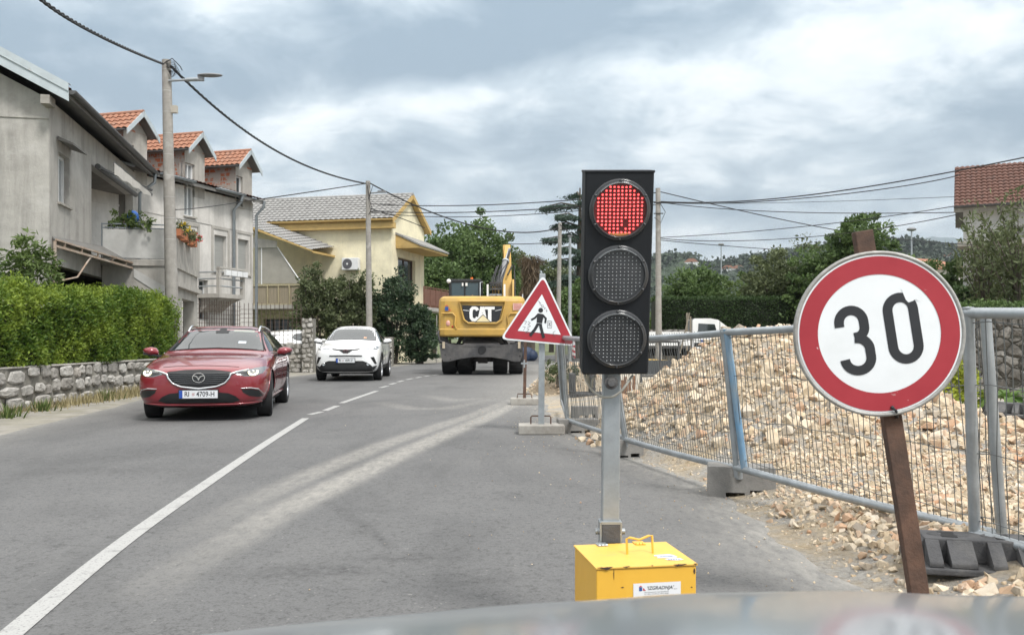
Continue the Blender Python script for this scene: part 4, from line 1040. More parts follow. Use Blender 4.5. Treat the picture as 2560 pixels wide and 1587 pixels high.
    b.stroke([(-.075, .028), (-.035, .022), (-.012, .0), (0, -.028), (.012, .0), (.035, .022), (.075, .028)], .014, Mb, .001); b.build('badge', m_chrome, gp)
    # headlights
    for s in (-1, 1):
        hl = [(s*x, z) for x, z in ((.50, .695), (.62, .66), (.76, .66), (.845, .70), (.875, .775), (.845, .80), (.74, .785), (.60, .75), (.50, .715))]
        h = patch('headlight', bvh, hl, frw(.007), m_lamp, root, .03)
        patch('lamp_inner', bvh, [(s*x, z) for x, z in ((.53, .70), (.63, .672), (.70, .675), (.66, .735), (.55, .72))], frw(.010), m_grille, h, .03)
        b = MB(); q = [on_front(bvh, s*(.725+.055*math.cos(a)), .722+.040*math.sin(a), .016) for a in np.linspace(R(165), R(385), 14)]
        b.tube([p for p in q if p], .0125, 7); b.build('running_light', m_drl, h)
        q = on_front(bvh, s*.725, .735, .012); b = MB(); b.sphere(q, .020, 10, 8); b.build('lamp_lens', m_chrome, h)
        fg = [(s*x, z) for x, z in ((.58, .455), (.70, .455), (.80, .435), (.855, .35), (.80, .335), (.68, .36), (.60, .41))]
        f_ = patch('fog_recess', bvh, fg, frw(.006), m_grille, root, .04)
        strip('chrome_blade', [(s*.57, .475), (s*.70, .478), (s*.80, .455), (s*.865, .37)], frw(.012), [.005, .009, .010, .006], m_chrome, f_)
    lo = [(-.56, .30), (-.50, .36), (-.40, .405), (-.2, .425), (.2, .425), (.40, .405), (.50, .36), (.56, .30), (.45, .265), (-.45, .265)]
    patch('lower_intake', bvh, lo, frw(.006), m_grille, root, .05)
    strip('bumper_lip', [(-.82, .265), (-.5, .245), (0, .24), (.5, .245), (.82, .265)], frw(.014), .014, m_redpaint, root)
    pc = on_front(bvh, 0, .395, .035); plate(root, (0, pc.y, .395), .52, 'RI', '4709-H', size=.10)
    # bonnet edge line
    strip('bonnet_gap', [(-.52, .80), (-.35, .815), (0, .825), (.35, .815), (.52, .80)], frw(.0), .005, m_trim, root)
    # side glass, rails, mirrors
    for s in (-1, 1):
        sd_ = lambda y, z: on_side(bvh, y, z, s, .005)
        for nm, poly in (('side_window', [(1.72, 1.03), (2.62, 1.02), (2.66, 1.385), (2.45, 1.38), (2.1, 1.24)]), ('side_window', [(2.70, 1.02), (3.55, 1.03), (3.50, 1.37), (2.74, 1.385)]), ('side_window', [(3.62, 1.035), (4.25, 1.08), (4.12, 1.29), (3.60, 1.36)])):
            patch(nm, bvh, poly, sd_, m_glass, root, .09)
        strip('window_chrome', [(1.68, 1.0), (2.6, .99), (3.6, 1.0), (4.3, 1.06)], lambda y, z: on_side(bvh, y, z, s, .01), .008, m_chrome, root)
        strip('window_surround', [(1.66, 1.04), (2.1, 1.265), (2.45, 1.405), (3.5, 1.395), (4.1, 1.32)], lambda y, z: on_side(bvh, y, z, s, .006), .012, m_trim, root)
        for yy in (1.55, 2.68, 3.58): strip('door_gap', [(yy, .32), (yy+.02, .95)], lambda y, z: on_side(bvh, y, z, s, .0), .005, m_trim, root)
        strip('door_handle', [(2.45, .86), (2.62, .865)], lambda y, z: on_side(bvh, y, z, s, .02), .013, m_redpaint, root); strip('door_handle', [(3.3, .87), (3.47, .875)], lambda y, z: on_side(bvh, y, z, s, .02), .013, m_redpaint, root)
        strip('sill_trim', [(1.4, .27), (3.35, .27)], lambda y, z: on_side(bvh, y, z, s, .01), .018, m_redpaint, root)
        strip('arch_lip', [(.95+(wr+.055)*math.cos(a), wr+(wr+.055)*math.sin(a)) for a in np.linspace(R(8), R(172), 14)], lambda y, z: on_side(bvh, y, z, s, .0), .007, m_redpaint, root, 2)
        mirror(root, s*.93, 1.72, .975, m_redpaint, s)
        b = MB(); pts = []
        for i in range(15):
            y = 2.28+1.95*i/14; q = on_top(bvh, s*.565, y, 0); pts.append(q+Vector((0, 0, .055*min(1, math.sin(math.pi*i/14)*3))))
        b.tube(pts, .02, 8); b.build('roof_rail', m_chrome, root)
    b = MB(); b.box(-.8, .8, .5, 4.4, .17, .24); b.build('underbody', m_shadowliner, root)
    return root
red_wagon()

def crossover(name, label, loc, yaw, main=True):
    root = thing(name, label, 'car', loc, yaw)
    W_ = .90
    st = [(.00, [(0, .34), (.36, .34), (.48, .42), (.52, .58), (.49, .74), (.40, .82), (.24, .85), (0, .86)]),
          (.07, [(0, .25), (.58, .25), (.71, .34), (.75, .56), (.72, .76), (.58, .86), (.34, .89), (0, .90)]),
          (.25, [(0, .22), (.70, .22), (.83, .32), (.865, .58), (.84, .82), (.70, .925), (.38, .96), (0, .975)]),
          (.58, [(0, .21), (.72, .21), (.865, .32), (.905, .62), (.875, .88), (.74, .985), (.42, 1.01), (0, 1.02)]),
          (.92, [(0, .21), (.72, .21), (.875, .32), (.915, .64), (.885, .92), (.76, 1.03), (.43, 1.05), (0, 1.06)]),
          (1.22, [(0, .21), (.72, .21), (.875, .32), (.90, .64), (.885, .96), (.765, 1.08), (.46, 1.115), (0, 1.125)]),
          (1.95, [(0, .21), (.72, .21), (.865, .32), (.885, .64), (.88, 1.0), (.625, 1.46), (.47, 1.525), (0, 1.54)]),
          (2.4, [(0, .21), (.72, .21), (.865, .32), (.885, .66), (.88, 1.02), (.60, 1.49), (.44, 1.55), (0, 1.565)]),
          (3.0, [(0, .21), (.72, .21), (.87, .32), (.895, .68), (.89, 1.06), (.57, 1.44), (.43, 1.50), (0, 1.515)]),
          (3.5, [(0, .22), (.72, .22), (.88, .33), (.925, .70), (.90, 1.08), (.56, 1.34), (.42, 1.40), (0, 1.415)]),
          (4.0, [(0, .26), (.70, .26), (.86, .38), (.90, .72), (.87, 1.04), (.54, 1.17), (.40, 1.22), (0, 1.235)]),
          (4.30, [(0, .34), (.60, .34), (.76, .44), (.79, .70), (.76, .94), (.52, 1.02), (.38, 1.05), (0, 1.06)]),
          (4.36, [(0, .40), (.52, .40), (.64, .48), (.67, .68), (.64, .86), (.46, .92), (.34, .94), (0, .95)])]
    wy = (.90, 3.54); wr = .345
    body, bvh = make_body('body', st, m_whitepaint, wy, wr, W_, root)
    frw = lambda o: (lambda x, z: on_front(bvh, x, z, o))
    for y in wy:
        for s in (-1, 1): wheel(root, s*(W_-.11), y, wr, .225, 10)
    ws = [(-.70, 1.115), (-.35, 1.14), (.0, 1.15), (.35, 1.14), (.70, 1.115), (.60, 1.42), (.45, 1.475), (0, 1.49), (-.45, 1.475), (-.60, 1.42)]
    g = patch('windscreen', bvh, ws, frw(.006), m_glass, root, .07); strip('windscreen_seal', ws+[ws[0]], frw(.008), .008, m_trim, g)
    patch('dash_note', bvh, [(.34, 1.185), (.42, 1.18), (.42, 1.215), (.34, 1.22)], frw(.011), mat('orange_note', (.6, .33, .2), .6), g, .05)
    # front: dark upper band with badge, slim lamps, black lower half
    ub = [(-.40, .905), (-.2, .885), (0, .875), (.2, .885), (.40, .905), (.34, .865), (.18, .85), (.10, .80), (.05, .775), (-.05, .775), (-.10, .80), (-.18, .85), (-.34, .865)]
    up = patch('grille', bvh, ub, frw(.007), m_grille, root, .04)
    c = on_front(bvh, 0, .832, .02); Mb = Matrix.Translation(c) @ Matrix.Rotation(R(90), 4, 'X'); b = MB()
    el = lambda rx, ry, cx=0, cy=0: [(cx+rx*math.cos(a), cy+ry*math.sin(a)) for a in np.linspace(0, 2*math.pi, 26)[:-1]]
    b.stroke(el(.072, .05), .009, Mb, 0, True); b.stroke(el(.026, .044), .008, Mb, .001, True); b.stroke(el(.05, .018, 0, .018), .008, Mb, .002, True); b.build('badge', m_chrome, up)
    for s in (-1, 1):
        hl = [(s*x, z) for x, z in ((.40, .90), (.48, .86), (.62, .86), (.70, .85), (.80, .86), (.855, .92), (.86, 1.0), (.80, .985), (.66, .935), (.5, .915))]
        h = patch('headlight', bvh, hl, frw(.007), m_whitepaint, root, .03)
        patch('lamp_glass', bvh, [(s*x, z) for x, z in ((.70, .86), (.80, .868), (.85, .925), (.845, .975), (.75, .945))], frw(.011), m_lamp, h, .03)
        patch('lamp_strip', bvh, [(s*x, z) for x, z in ((.41, .897), (.48, .872), (.64, .875), (.64, .915), (.5, .908))], frw(.011), mat('lamp_silver', (.4, .42, .44), .25, .5), h, .03)
        b = MB(); b.sphere(on_front(bvh, s*.775, .905, .004), .03, 10, 8); b.build('lamp_lens', m_chrome, h)
        patch('corner_vent', bvh, [(s*x, z) for x, z in ((.665, .665), (.76, .675), (.80, .56), (.825, .48), (.78, .475))], frw(.008), m_grille, root, .04)
        q = on_front(bvh, s*.60, .475, .016); b = MB(); Mq = Matrix.Translation(q) @ Matrix.Rotation(R(90), 4, 'X'); b.lathe([(0, .0), (.03, 0), (.042, .006), (.045, -.02)], Mq, 18); b.build('fog_lamp', m_chrome, root)
        for poly in ([(1.40, 1.08), (2.2, 1.06), (2.25, 1.43), (2.0, 1.41), (1.7, 1.27)], [(2.28, 1.06), (3.0, 1.12), (3.15, 1.22), (2.9, 1.36), (2.32, 1.43)]):
            patch('side_window', bvh, poly, lambda y, z: on_side(bvh, y, z, s, .006), m_glass, root, .09)
        for yy in (1.35, 2.26): strip('door_gap', [(yy, .36), (yy+.02, 1.0)], lambda y, z: on_side(bvh, y, z, s, .0), .005, m_trim, root)
        strip('door_gap', [(3.0, .62), (3.2, .9), (3.15, 1.15)], lambda y, z: on_side(bvh, y, z, s, .0), .005, m_trim, root)
        patch('sill_cladding', bvh, [(1.28, .24), (3.14, .24), (3.14, .42), (1.28, .42)], lambda y, z: on_side(bvh, y, z, s, .008), m_trim, root, .1)
        for yc in wy:
            pts = [(yc+(wr+.085)*math.cos(a), wr+(wr+.085)*math.sin(a)) for a in np.linspace(R(-6), R(186), 16)]
            strip('arch_cladding', pts, lambda y, z: on_side(bvh, y, z, s, -.012), .036, m_trim, root, 2)
        mirror(root, s*.90, 1.52, 1.10, m_whitepaint, s)
    strip('upper_slot', [(-.44, .70), (0, .705), (.44, .70)], frw(.006), .016, m_grille, root)
    patch('lower_bumper', bvh, [(-.46, .565), (.46, .565), (.62, .51), (.72, .40), (.74, .27), (-.74, .27), (-.72, .40), (-.62, .51)], frw(.008), m_trim, root, .05)
    patch('bumper_skirt', bvh, [(-.82, .44), (-.70, .40), (-.70, .26), (-.82, .30)], frw(.007), m_trim, root, .05); patch('bumper_skirt', bvh, [(.82, .44), (.70, .40), (.70, .26), (.82, .30)], frw(.007), m_trim, root, .05)
    pc = on_front(bvh, 0, .575, .03)
    if main: plate(root, (0, pc.y, .575), .50, 'RI', '4591-F')
    bk = lambda o: (lambda x, z: on_front(bvh, x, z, o, True))
    patch('rear_window', bvh, [(-.52, 1.10), (.52, 1.10), (.46, 1.33), (-.46, 1.33)], bk(.006), m_glass, root, .08)
    for s in (-1, 1): patch('tail_lamp', bvh, [(s*.50, .93), (s*.78, .90), (s*.80, 1.0), (s*.56, 1.0)], bk(.008), m_tail, root, .05)
    b = MB(); b.box(-.7, .7, .5, 4.0, .19, .27); b.build('underbody', m_shadowliner, root)
    return root
crossover('crossover_car', 'white compact crossover driving towards the viewer behind the red estate car', (P(864, 950, 24.2).x, 24.2, .012), R(3))
pk = crossover('parked_car', 'white car parked behind the stone garden wall and mesh fence', (-8.0, 38.5, .0), R(153), False)
m_dkglass = m_glass

# ================================================================== wheeled excavator
m_cat = mat('machine_yellow', (.53, .325, .07), .5, var=.12, scale=2, bump=.05, bscale=40, col2=(.36, .25, .10), dscale=1.5, lo=.42, hi=.85)
m_machdark = mat('dusty_dark_steel', (.055, .055, .058), .75, .2, var=.3, scale=4, bump=.2, bscale=40, col2=(.17, .16, .15), dscale=1.6, lo=.42, hi=.8)
m_hose = mat('hydraulic_hose', (.012, .012, .013), .5)
m_cyl, _t = newmat('chromed_rod', .2, .9, (.5, .51, .52))
m_white = mat('letter_white', (.78, .78, .76), .5, var=.04)
m_cream = mat('logo_triangle', (.72, .62, .38), .5)
def excavator():
    Ye = 28.3; root = thing('excavator', 'yellow wheeled excavator seen from behind with its dark stabiliser frame', 'excavator', (P(1204, 940, Ye).x, Ye, .012))
    ox = root.location.x
    def L(u, v, y=0): q = P(u, v, Ye+y); return Vector((q.x-ox, y, q.z-.012))
    # wheels: twin tyres, front pair half hidden
    r = .50
    for y in (1.15, 3.9):
        for s in (-1, 1):
            for k, x in enumerate((.58, 1.10)):
                M = Matrix.Translation((s*x, y, r)) @ Matrix.Rotation(R(90)*s, 4, 'Y'); w = .46; b = MB()
                b.lathe([(.28, -w/2), (r*.9, -w/2), (r, -w*.40), (r, w*.40), (r*.9, w/2), (.28, w/2)], M, 36)
                for i in range(26):
                    a = 2*math.pi*i/26; Mi = M @ Matrix.Rotation(a, 4, 'Z'); b.box(r-.02, r+.014, -.028, .028, -w*.44 if i % 2 else 0, 0 if i % 2 else w*.44, Mi)
                o = b.build('wheel', m_tyre, root)
                if k: b = MB(); b.lathe([(0, w*.1), (.16, w*.1), (.2, w*.35), (.28, w*.42), (.29, w*.3)], M, 24); b.build('hub', m_cat, o)
    b = MB(); b.cyl((-1.0, 1.15, .5), (1.0, 1.15, .5), .10); b.cyl((-1.0, 3.9, .5), (1.0, 3.9, .5), .1); b.box(-.42, .42, .3, 4.4, .62, 1.0); b.box(-.16, .16, .9, 1.4, .36, .62)
    b.box(-.62, .62, 1.6, 3.4, .55, .95); b.build('undercarriage', m_machdark, root)
    # rear dozer blade / stabiliser frame
    b = MB()
    prof = [(-1.34, .98), (-1.28, .58), (-1.22, .44), (-1.05, .44), (-.72, .52), (-.30, .585), (.30, .585), (.72, .52), (1.05, .44), (1.22, .44), (1.28, .58), (1.34, .98), (1.15, 1.02), (.72, .98), (-.72, .98), (-1.15, 1.02)]
    b.prism(prof, lambda a, c, d: (a, d, c), -.12, .12)
    b.build('stabiliser_blade', m_machdark, root, bevel=.015)
    b = MB(); b.add([(-.62, -.13, .93), (.62, -.13, .93), (.52, .35, 1.10), (-.52, .35, 1.10)], [(0, 1, 2, 3)]); b.box(-.52, .52, .34, .5, .62, 1.10); b.build('blade_top', m_machdark, root, solid=.02)
    b = MB(); b.lathe([(.105, 0), (.12, .02), (.125, 0)], Matrix.Translation((.02, -.125, .82)) @ Matrix.Rotation(R(90), 4, 'X'), 24); b.disc((0, 0), .1, Matrix.Translation((.02, -.125, .82)) @ Matrix.Rotation(R(90), 4, 'X'), 24, .004); b.build('tow_hole', m_hose, root)
    for s in (-1, 1):
        b = MB(); b.box(s*1.20-.04, s*1.20+.04, -.16, -.13, .86, 1.07, Matrix.Identity(4)); b.build('reflector', mat('amber_reflector', (.45, .38, .28), .4), root)
        b = MB(); b.tube([(s*1.10, .1, 1.0), (s*1.36, .15, 1.1), (s*1.40, .15, 1.38), (s*1.30, .3, 1.5), (s*1.1, .6, 1.5)], .035, 8); b.prism([(s*1.05, 1.0), (s*1.38, 1.0), (s*1.40, 1.36), (s*1.16, 1.44)], lambda a, c, d: (a, d, c), .3, .34); b.build('mudguard', m_machdark, root)
        b = MB(); b.cyl((s*.95, .3, .7), (s*.62, .8, 1.3), .06); b.build('stabiliser_ram', m_machdark, root)
    for x, z, q in ((-.98, .52, .02), (-.62, .50, .018), (1.25, .78, .025), (-1.15, .66, .02), (1.22, .62, .03)):
        b = MB(); b.cyl((x, -.135, z), (x, -.12, z), q, q, 10); b.build('bolt', m_hose, root)
    # turntable + body
    b = MB(); b.cyl((0, 2.4, 1.0), (0, 2.4, 1.25), .75, .75, 32); b.build('slew_ring', m_machdark, root)
    b = MB(); b.box(-1.25, 1.25, .75, 4.4, 1.22, 1.42); b.box(.35, 1.28, .8, 3.6, 1.4, 2.35); b.box(-.35, .36, .8, 2.6, 1.4, 2.2); b.box(-1.28, -.35, .8, 2.0, 1.4, 2.3); b.build('upper_frame', m_machdark, root, bevel=.04)
    # counterweight: rounded slab with a step, recessed badge panel and lamp pockets
    hw, z0, z1 = 1.41, 1.235, 2.53
    b = MB()
    plan = [(-hw, .95), (-hw, .35), (-hw+.07, .12), (-hw+.22, .03), (-.7, -.04), (0, -.07), (.7, -.04), (hw-.22, .03), (hw-.07, .12), (hw, .35), (hw, .95)]
    rows = []
    for z, inset, yb in ((z0, .05, .06), (z0+.05, .01, .015), (z0+.20, 0, 0), (z0+.235, .0, .0), (z0+.25, .012, .035), (z0+.9, .012, .03), (z1-.16, .02, .035), (z1-.06, .05, .07), (z1, .13, .16)):
        rows.append([Vector((x*(1-inset/hw), y+yb, z)) for x, y in plan])
    n = len(plan)
    b.add([p for r_ in rows for p in r_], [(i*n+k, i*n+k+1, (i+1)*n+k+1, (i+1)*n+k) for i in range(len(rows)-1) for k in range(n-1)]+[tuple(range((len(rows)-1)*n, len(rows)*n)), tuple(range(n))[::-1]])
    cw = b.build('counterweight', m_cat, root, bevel=.02)
    Mx = Matrix.Translation((0, -.045, 0)) @ Matrix.Rotation(R(90), 4, 'X')
    yb = -.075
    b = MB()   # raised frame round the badge
    fr = [(-.70, 2.36), (.76, 2.36), (.64, 1.78), (.48, 1.66), (-.42, 1.66), (-.57, 1.78)]
    fp = [Vector((x, -.045-.03*(1-abs(x)/1.4), z)) for x, z in fr]; b.tube(fp+[fp[0], fp[1]], .045, 8); b.build('badge_frame', m_cat, cw)
    b = MB(); bd = [(-.62, 2.23), (.67, 2.21), (.54, 1.67), (.48, 1.64), (-.44, 1.64), (-.50, 1.67)]
    b.prism([(x, z) for x, z in bd], lambda a, c, d: (a, d, c), -.092, -.03); bp = b.build('badge_panel', mat('badge_black', (.02, .021, .024), .35, var=.2), cw)
    Mt = Matrix.Translation((.02, -.097, 1.95)) @ Matrix.Rotation(R(90), 4, 'X')
    b = MB()
    # heavy C A T letters drawn as broad strokes
    cc = [(-.145, .115), (-.17, .17), (-.225, .195), (-.30, .19), (-.345, .14), (-.355, .03), (-.345, -.12), (-.30, -.175), (-.235, -.185), (-.17, -.16), (-.145, -.09)]
    b.stroke(cc, .10, Mt, 0)
    b.stroke([(-.105, -.23), (-.01, .235)], .095, Mt, .002); b.stroke([(.115, -.23), (.02, .235)], .095, Mt, .003); b.box(-.07, .08, -.06, .02, .0, .004, Mt)
    b.box(.08, .40, .145, .235, 0, .004, Mt); b.box(.185, .295, -.235, .15, 0, .0035, Mt)
    b.build('lettering', m_white, bp)
    b = MB(); b.add([Mt @ Vector(p) for p in ((-.235, -.262, .010), (.30, -.262, .010), (.03, -.005, .010))], [(0, 1, 2)]); b.build('logo_outline', m_black, bp)
    b = MB(); b.add([Mt @ Vector(p) for p in ((-.19, -.243, .013), (.255, -.243, .013), (.03, -.032, .013))], [(0, 1, 2)]); b.build('logo_triangle', m_cream, bp)
    b = MB(); b.add([Mt @ Vector(p) for p in ((-.62, .12, .004), (-.42, .10, .004), (-.42, .115, .004), (-.60, .135, .004))], [(0, 1, 2, 3)]); b.add([Mt @ Vector(p) for p in ((.42, .10, .004), (.62, .14, .004), (.62, .155, .004), (.42, .115, .004))], [(0, 1, 2, 3)]); b.build('scratch', m_white, bp)
    for s in (-1, 1):
        b = MB(); x = s*1.07; b.sphere((x, .06, 1.66), (.075, .05, .10), 14, 10); b.build('rear_lamp', mat('pale_red_lamp', (.62, .33, .27), .2), cw)
        b = MB(); b.sphere((s*.93, .03, 1.55), (.035, .03, .035), 10, 8); b.build('reflector', m_tail, cw)
        b = MB(); b.tube([(s*1.28, .05, 1.98), (s*.92, -.02, 1.98), (s*.83, -.03, 1.88), (s*.86, -.03, 1.62), (s*.80, -.03, 1.48)], .028, 8); b.build('panel_crease', m_cat, cw)
    b = MB(); b.add([(1.0, -.006, 2.08), (1.3, .07, 2.08), (1.3, .07, 2.30), (1.0, -.006, 2.30)], [(0, 1, 2, 3)]); wl = b.build('warning_label', mat('label_pink', (.62, .40, .34), .6), cw)
    b = MB()
    m_lr = mat('label_red_print', (.45, .10, .09), .6)
    for i in range(5): b = MB(); b.add([(1.03, -.002, 2.10+.04*i), (1.27, .058, 2.10+.04*i), (1.27, .058, 2.115+.04*i), (1.03, -.002, 2.115+.04*i)], [(0, 1, 2, 3)]); b.build('print_line', m_lr, wl)
    b = MB(); b.add([(-1.17, .018, 2.06), (-1.06, .0, 2.06), (-1.06, .0, 2.19), (-1.17, .018, 2.19)], [(0, 1, 2, 3)]); hm = b.build('blue_house_sticker', mat('sticker_blue2', (.03, .09, .30), .5), cw)
    b = MB(); b.add([(-1.05, -.004, 2.06), (-.97, -.012, 2.06), (-1.05, -.004, 2.15)], [(0, 1, 2)]); b.add([(-1.18, .015, 2.20), (-1.05, -.004, 2.20), (-1.11, .005, 2.25)], [(0, 1, 2)]); b.build('red_sticker_mark', mat('sticker_red2', (.5, .06, .05), .5), hm)
    # cab
    m_cabglass, tt = newmat('cab_glass', .08, 0, (.05, .075, .085), .8)
    x0, x1, y0, y1, zb, zt = -1.12, -.12, 1.75, 3.4, 1.5, 3.13
    b = MB()
    for x in (x0, x1):
        for y in (y0, y1): b.cbox((x, y, (zb+zt)/2), (.085, .085, zt-zb))
    b.box(x0-.05, x1+.05, y0-.05, y1+.05, zt-.06, zt+.05); b.box(x0-.04, x1+.04, y0-.04, y1+.04, zb-.1, 2.2)
    b.box(x0, x1, y0-.03, y0+.03, 2.2, 2.62); b.box(-.66, -.60, y0-.03, y0+.03, 2.2, zt)
    cab = b.build('cab', mat('cab_dark_paint', (.02, .022, .024), .45, var=.2), root, bevel=.02)
    b = MB(); b.box(x0+.03, x1-.03, y0-.012, y0+.004, 2.5, zt-.06); b.box(x0-.01, x0+.01, y0+.05, y1-.05, 2.2, zt-.06); b.box(x1-.01, x1+.01, y0+.05, y1-.05, 2.2, zt-.06); b.box(x0+.03, x1-.03, y1-.01, y1+.01, 1.6, zt-.06); b.build('cab_window', m_cabglass, cab)
    b = MB(); b.box(-.52, -.18, y0+.5, y0+.62, 2.2, 2.95); b.build('seat_back', m_trim, cab, bevel=.04)
    b = MB(); b.cyl((-.42, 2.3, zt+.05), (-.42, 2.3, zt+.15), .05, .045, 12); b.build('beacon', mat('amber_beacon', (.75, .17, .03), .3), cab)
    for x in (-1.17,): b = MB(); b.sphere((x, y0-.05, zt-.02), .075, 12, 8); b.bar((x, y0, zt-.03), (x+.1, y0+.05, zt-.03), .03, .03); b.build('work_lamp', m_white, cab)
    b = MB(); b.cbox((-.57, y0-.05, zt-.13), (.07, .05, .10)); b.cbox((-.70, y0-.05, zt-.13), (.05, .05, .1)); b.build('work_lamp', m_white, cab)
    # handrails, exhaust, deck clutter
    for pts in ([(-.10, 1.5, 2.4), (-.10, 1.5, 3.05), (-.03, 1.9, 3.1)], [(1.32, .9, 2.35), (1.32, .9, 2.62), (1.32, 2.0, 2.62), (1.32, 2.0, 2.3)]):
        b = MB(); b.tube(pts, .018, 6); b.build('handrail', m_galv, root)
    b = MB(); b.cyl((-.34, .9, 2.4), (-.34, .9, 2.62), .03); b.cyl((.45, .9, 2.4), (.45, .9, 2.62), .025); b.box(-.3, .3, .85, 1.5, 2.3, 2.5); b.cyl((.05, 1.1, 2.45), (.35, 1.1, 2.58), .07); b.build('engine_cover', m_machdark, root)
    # boom: twin-plate base then rising arm
    bx = .62
    def sec(y, z, w, h, n): return Vector((bx, y, z)), w, h, n
    bz = lambda z: 1.75+(z-1.75)*.875
    pts = [(2.5, 1.9), (2.9, 3.0), (3.6, 4.15), (4.5, 4.95), (5.8, 5.25)]
    side = [(2.25, 1.75), (2.75, 1.75), (3.25, 2.7), (3.85, 3.65), (4.7, 4.50), (6.2, 4.85), (6.2, 5.15), (4.5, 5.05), (3.5, 4.35), (2.8, 3.25)]
    b = MB(); b.prism([(y_, bz(z_)) for y_, z_ in side], lambda a, c, d: (bx+.19+(d-bx-.19)*(1-.42*max(0, min(1, (a-2.6)/2))), a, c), bx+.02, bx+.35); boom = b.build('boom', m_cat, root, bevel=.02)
    b = MB(); b.box(bx-.36, bx-.10, 2.0, 2.6, 1.7, 2.95); b.build('boom_foot', m_cat, root, bevel=.03)
    b = MB(); b.prism([(1.7, 1.6), (2.75, 1.6), (2.95, 2.6), (2.85, 3.25), (2.55, 3.2), (2.2, 2.6)], lambda a, c, d: (d, a, c), bx+.36, bx+.42); b.build('boom_bracket', m_cat, boom)
    # ram and hoses up the back of the boom
    a, c = Vector((bx-.12, 2.2, 3.0)), Vector((bx+.22, 3.6, 4.25)); b = MB(); b.cyl(a, a+(c-a)*.72, .105, .105, 16); b.build('boom_ram', mat('ram_grey', (.22, .225, .23), .45, .4, var=.15), boom)
    b = MB(); b.cyl(a+(c-a)*.6, c+(c-a)*.12, .055, .055, 12); b.build('ram_rod', m_cyl, boom)
    b = MB(); q = a+(c-a)*.72; b.cyl(q-(c-a).normalized()*.04, q+(c-a).normalized()*.04, .13, .13, 16); b.build('ram_collar', m_galv, boom)
    for i in range(8):
        x = bx-.40+.055*i; b = MB(); jj = random.uniform(-.05, .05); r_ = random.choice((.014, .02, .024))
        top = [(x+.08, 2.4, 3.42+jj), (x+.17, 2.9, 3.72+jj)] if i % 3 else [(x+.06, 2.3, 3.3+jj), (bx+.12+.012*i, 3.0, 3.8), (bx+.24+.012*i, 3.7, 4.4)]
        b.tube([(x, 1.75, 1.9+jj), (x+jj*.3, 1.72, 2.5), (x+.01, 1.85, 3.0+jj)]+top, r_, 6); b.build('hose', m_hose, boom)
    for z in (2.62, 2.82, 3.02): b = MB(); b.box(bx-.42, bx+.0, 1.66, 1.74, z, z+.06); b.build('hose_clamp', m_galv if z < 2.7 else m_machdark, boom)
    for x in (bx-.47, bx+.10): b = MB(); b.box(x-.03, x+.03, 1.55, 1.62, 2.45, 3.0); b.build('marker_plate', m_white, boom)
    b = MB(); b.tube([(bx+.2, 2.8, 3.4), (bx+.35, 3.2, 3.75), (bx+.42, 3.4, 3.78), (bx+.44, 3.2, 3.3), (bx+.46, 2.9, 2.5), (bx+.5, 2.4, 2.2)], .028, 6); b.build('hose', m_hose, boom)
    # stick folded forward
    b = MB(); b.prism([(6.0, 4.8), (6.4, 4.6), (7.4, 3.2), (7.6, 1.8), (7.3, 1.8), (6.9, 3.2), (5.9, 4.4)], lambda a, c, d: (d, a, c), bx, bx+.28); b.build('dipper_arm', m_cat, root, bevel=.02)
    b = MB(); b.prism([(7.2, 1.8), (7.8, 1.7), (7.9, 1.0), (7.4, .55), (6.9, .9)], lambda a, c, d: (d, a, c), bx-.35, bx+.6); b.build('bucket', m_machdark, root, bevel=.03)
excavator()

# ================================================================== bonnet of the viewer's own car
m_hoodpaint, t = newmat('silver_blue_bonnet_paint', .28, .5, (.30, .34, .365), .5, .75, .12)
def own_bonnet():
    root = thing('car_bonnet', 'silver grey car bonnet in the foreground, reflecting the sky', 'car', (.45, .9, .0))
    xs = np.linspace(-1.02, .98, 60); rows = []
    xe = np.array([-1.3, -.95, -.80, -.65, -.53, -.46, -.33, -.205, .05, .33, .5, .8, 1.0]); ze = np.array([.71, .778, .796, .808, .816, .822, .826, .835, .832, .830, .828, .80, .71])
    h = .05; zf = (np.interp(xs-h, xe, ze)+2*np.interp(xs, xe, ze)+np.interp(xs+h, xe, ze))/4
    for y, dz in ((-.75, .135), (-.45, .115), (-.15, .088), (.05, .064), (.18, .044), (.29, .022), (.37, .002), (.42, -.014), (.46, -.034), (.49, -.062), (.515, -.12), (.53, -.22), (.54, -.42)):
        xc = np.clip(1-(np.abs(xs)/1.02)**6*.0, 0, 1)
        bul = -.10*np.clip(y-.2, 0, 1)*(xs/1.0)**2
        rows.append(np.stack([xs, y+bul*1.5-.12*(np.abs(xs))**3*(y > .3), zf+dz+.006*np.exp(-((xs-.02)/.12)**2)*(y < .4)], 1))
    V = np.concatenate(rows); n = len(xs); ii, jj = np.meshgrid(np.arange(len(rows)-1), np.arange(n-1), indexing='ij'); k = (ii*n+jj).ravel()
    o = fast_mesh('bonnet', V, np.stack([k, k+1, k+n+1, k+n], 1), m_hoodpaint, root, True)
    s = o.modifiers.new('sub', 'SUBSURF'); s.levels = 1; s.render_levels = 1
    b = MB(); b.box(-.85, .85, -.4, .4, .25, .5); b.build('engine_bay', m_shadowliner, root)
own_bonnet()

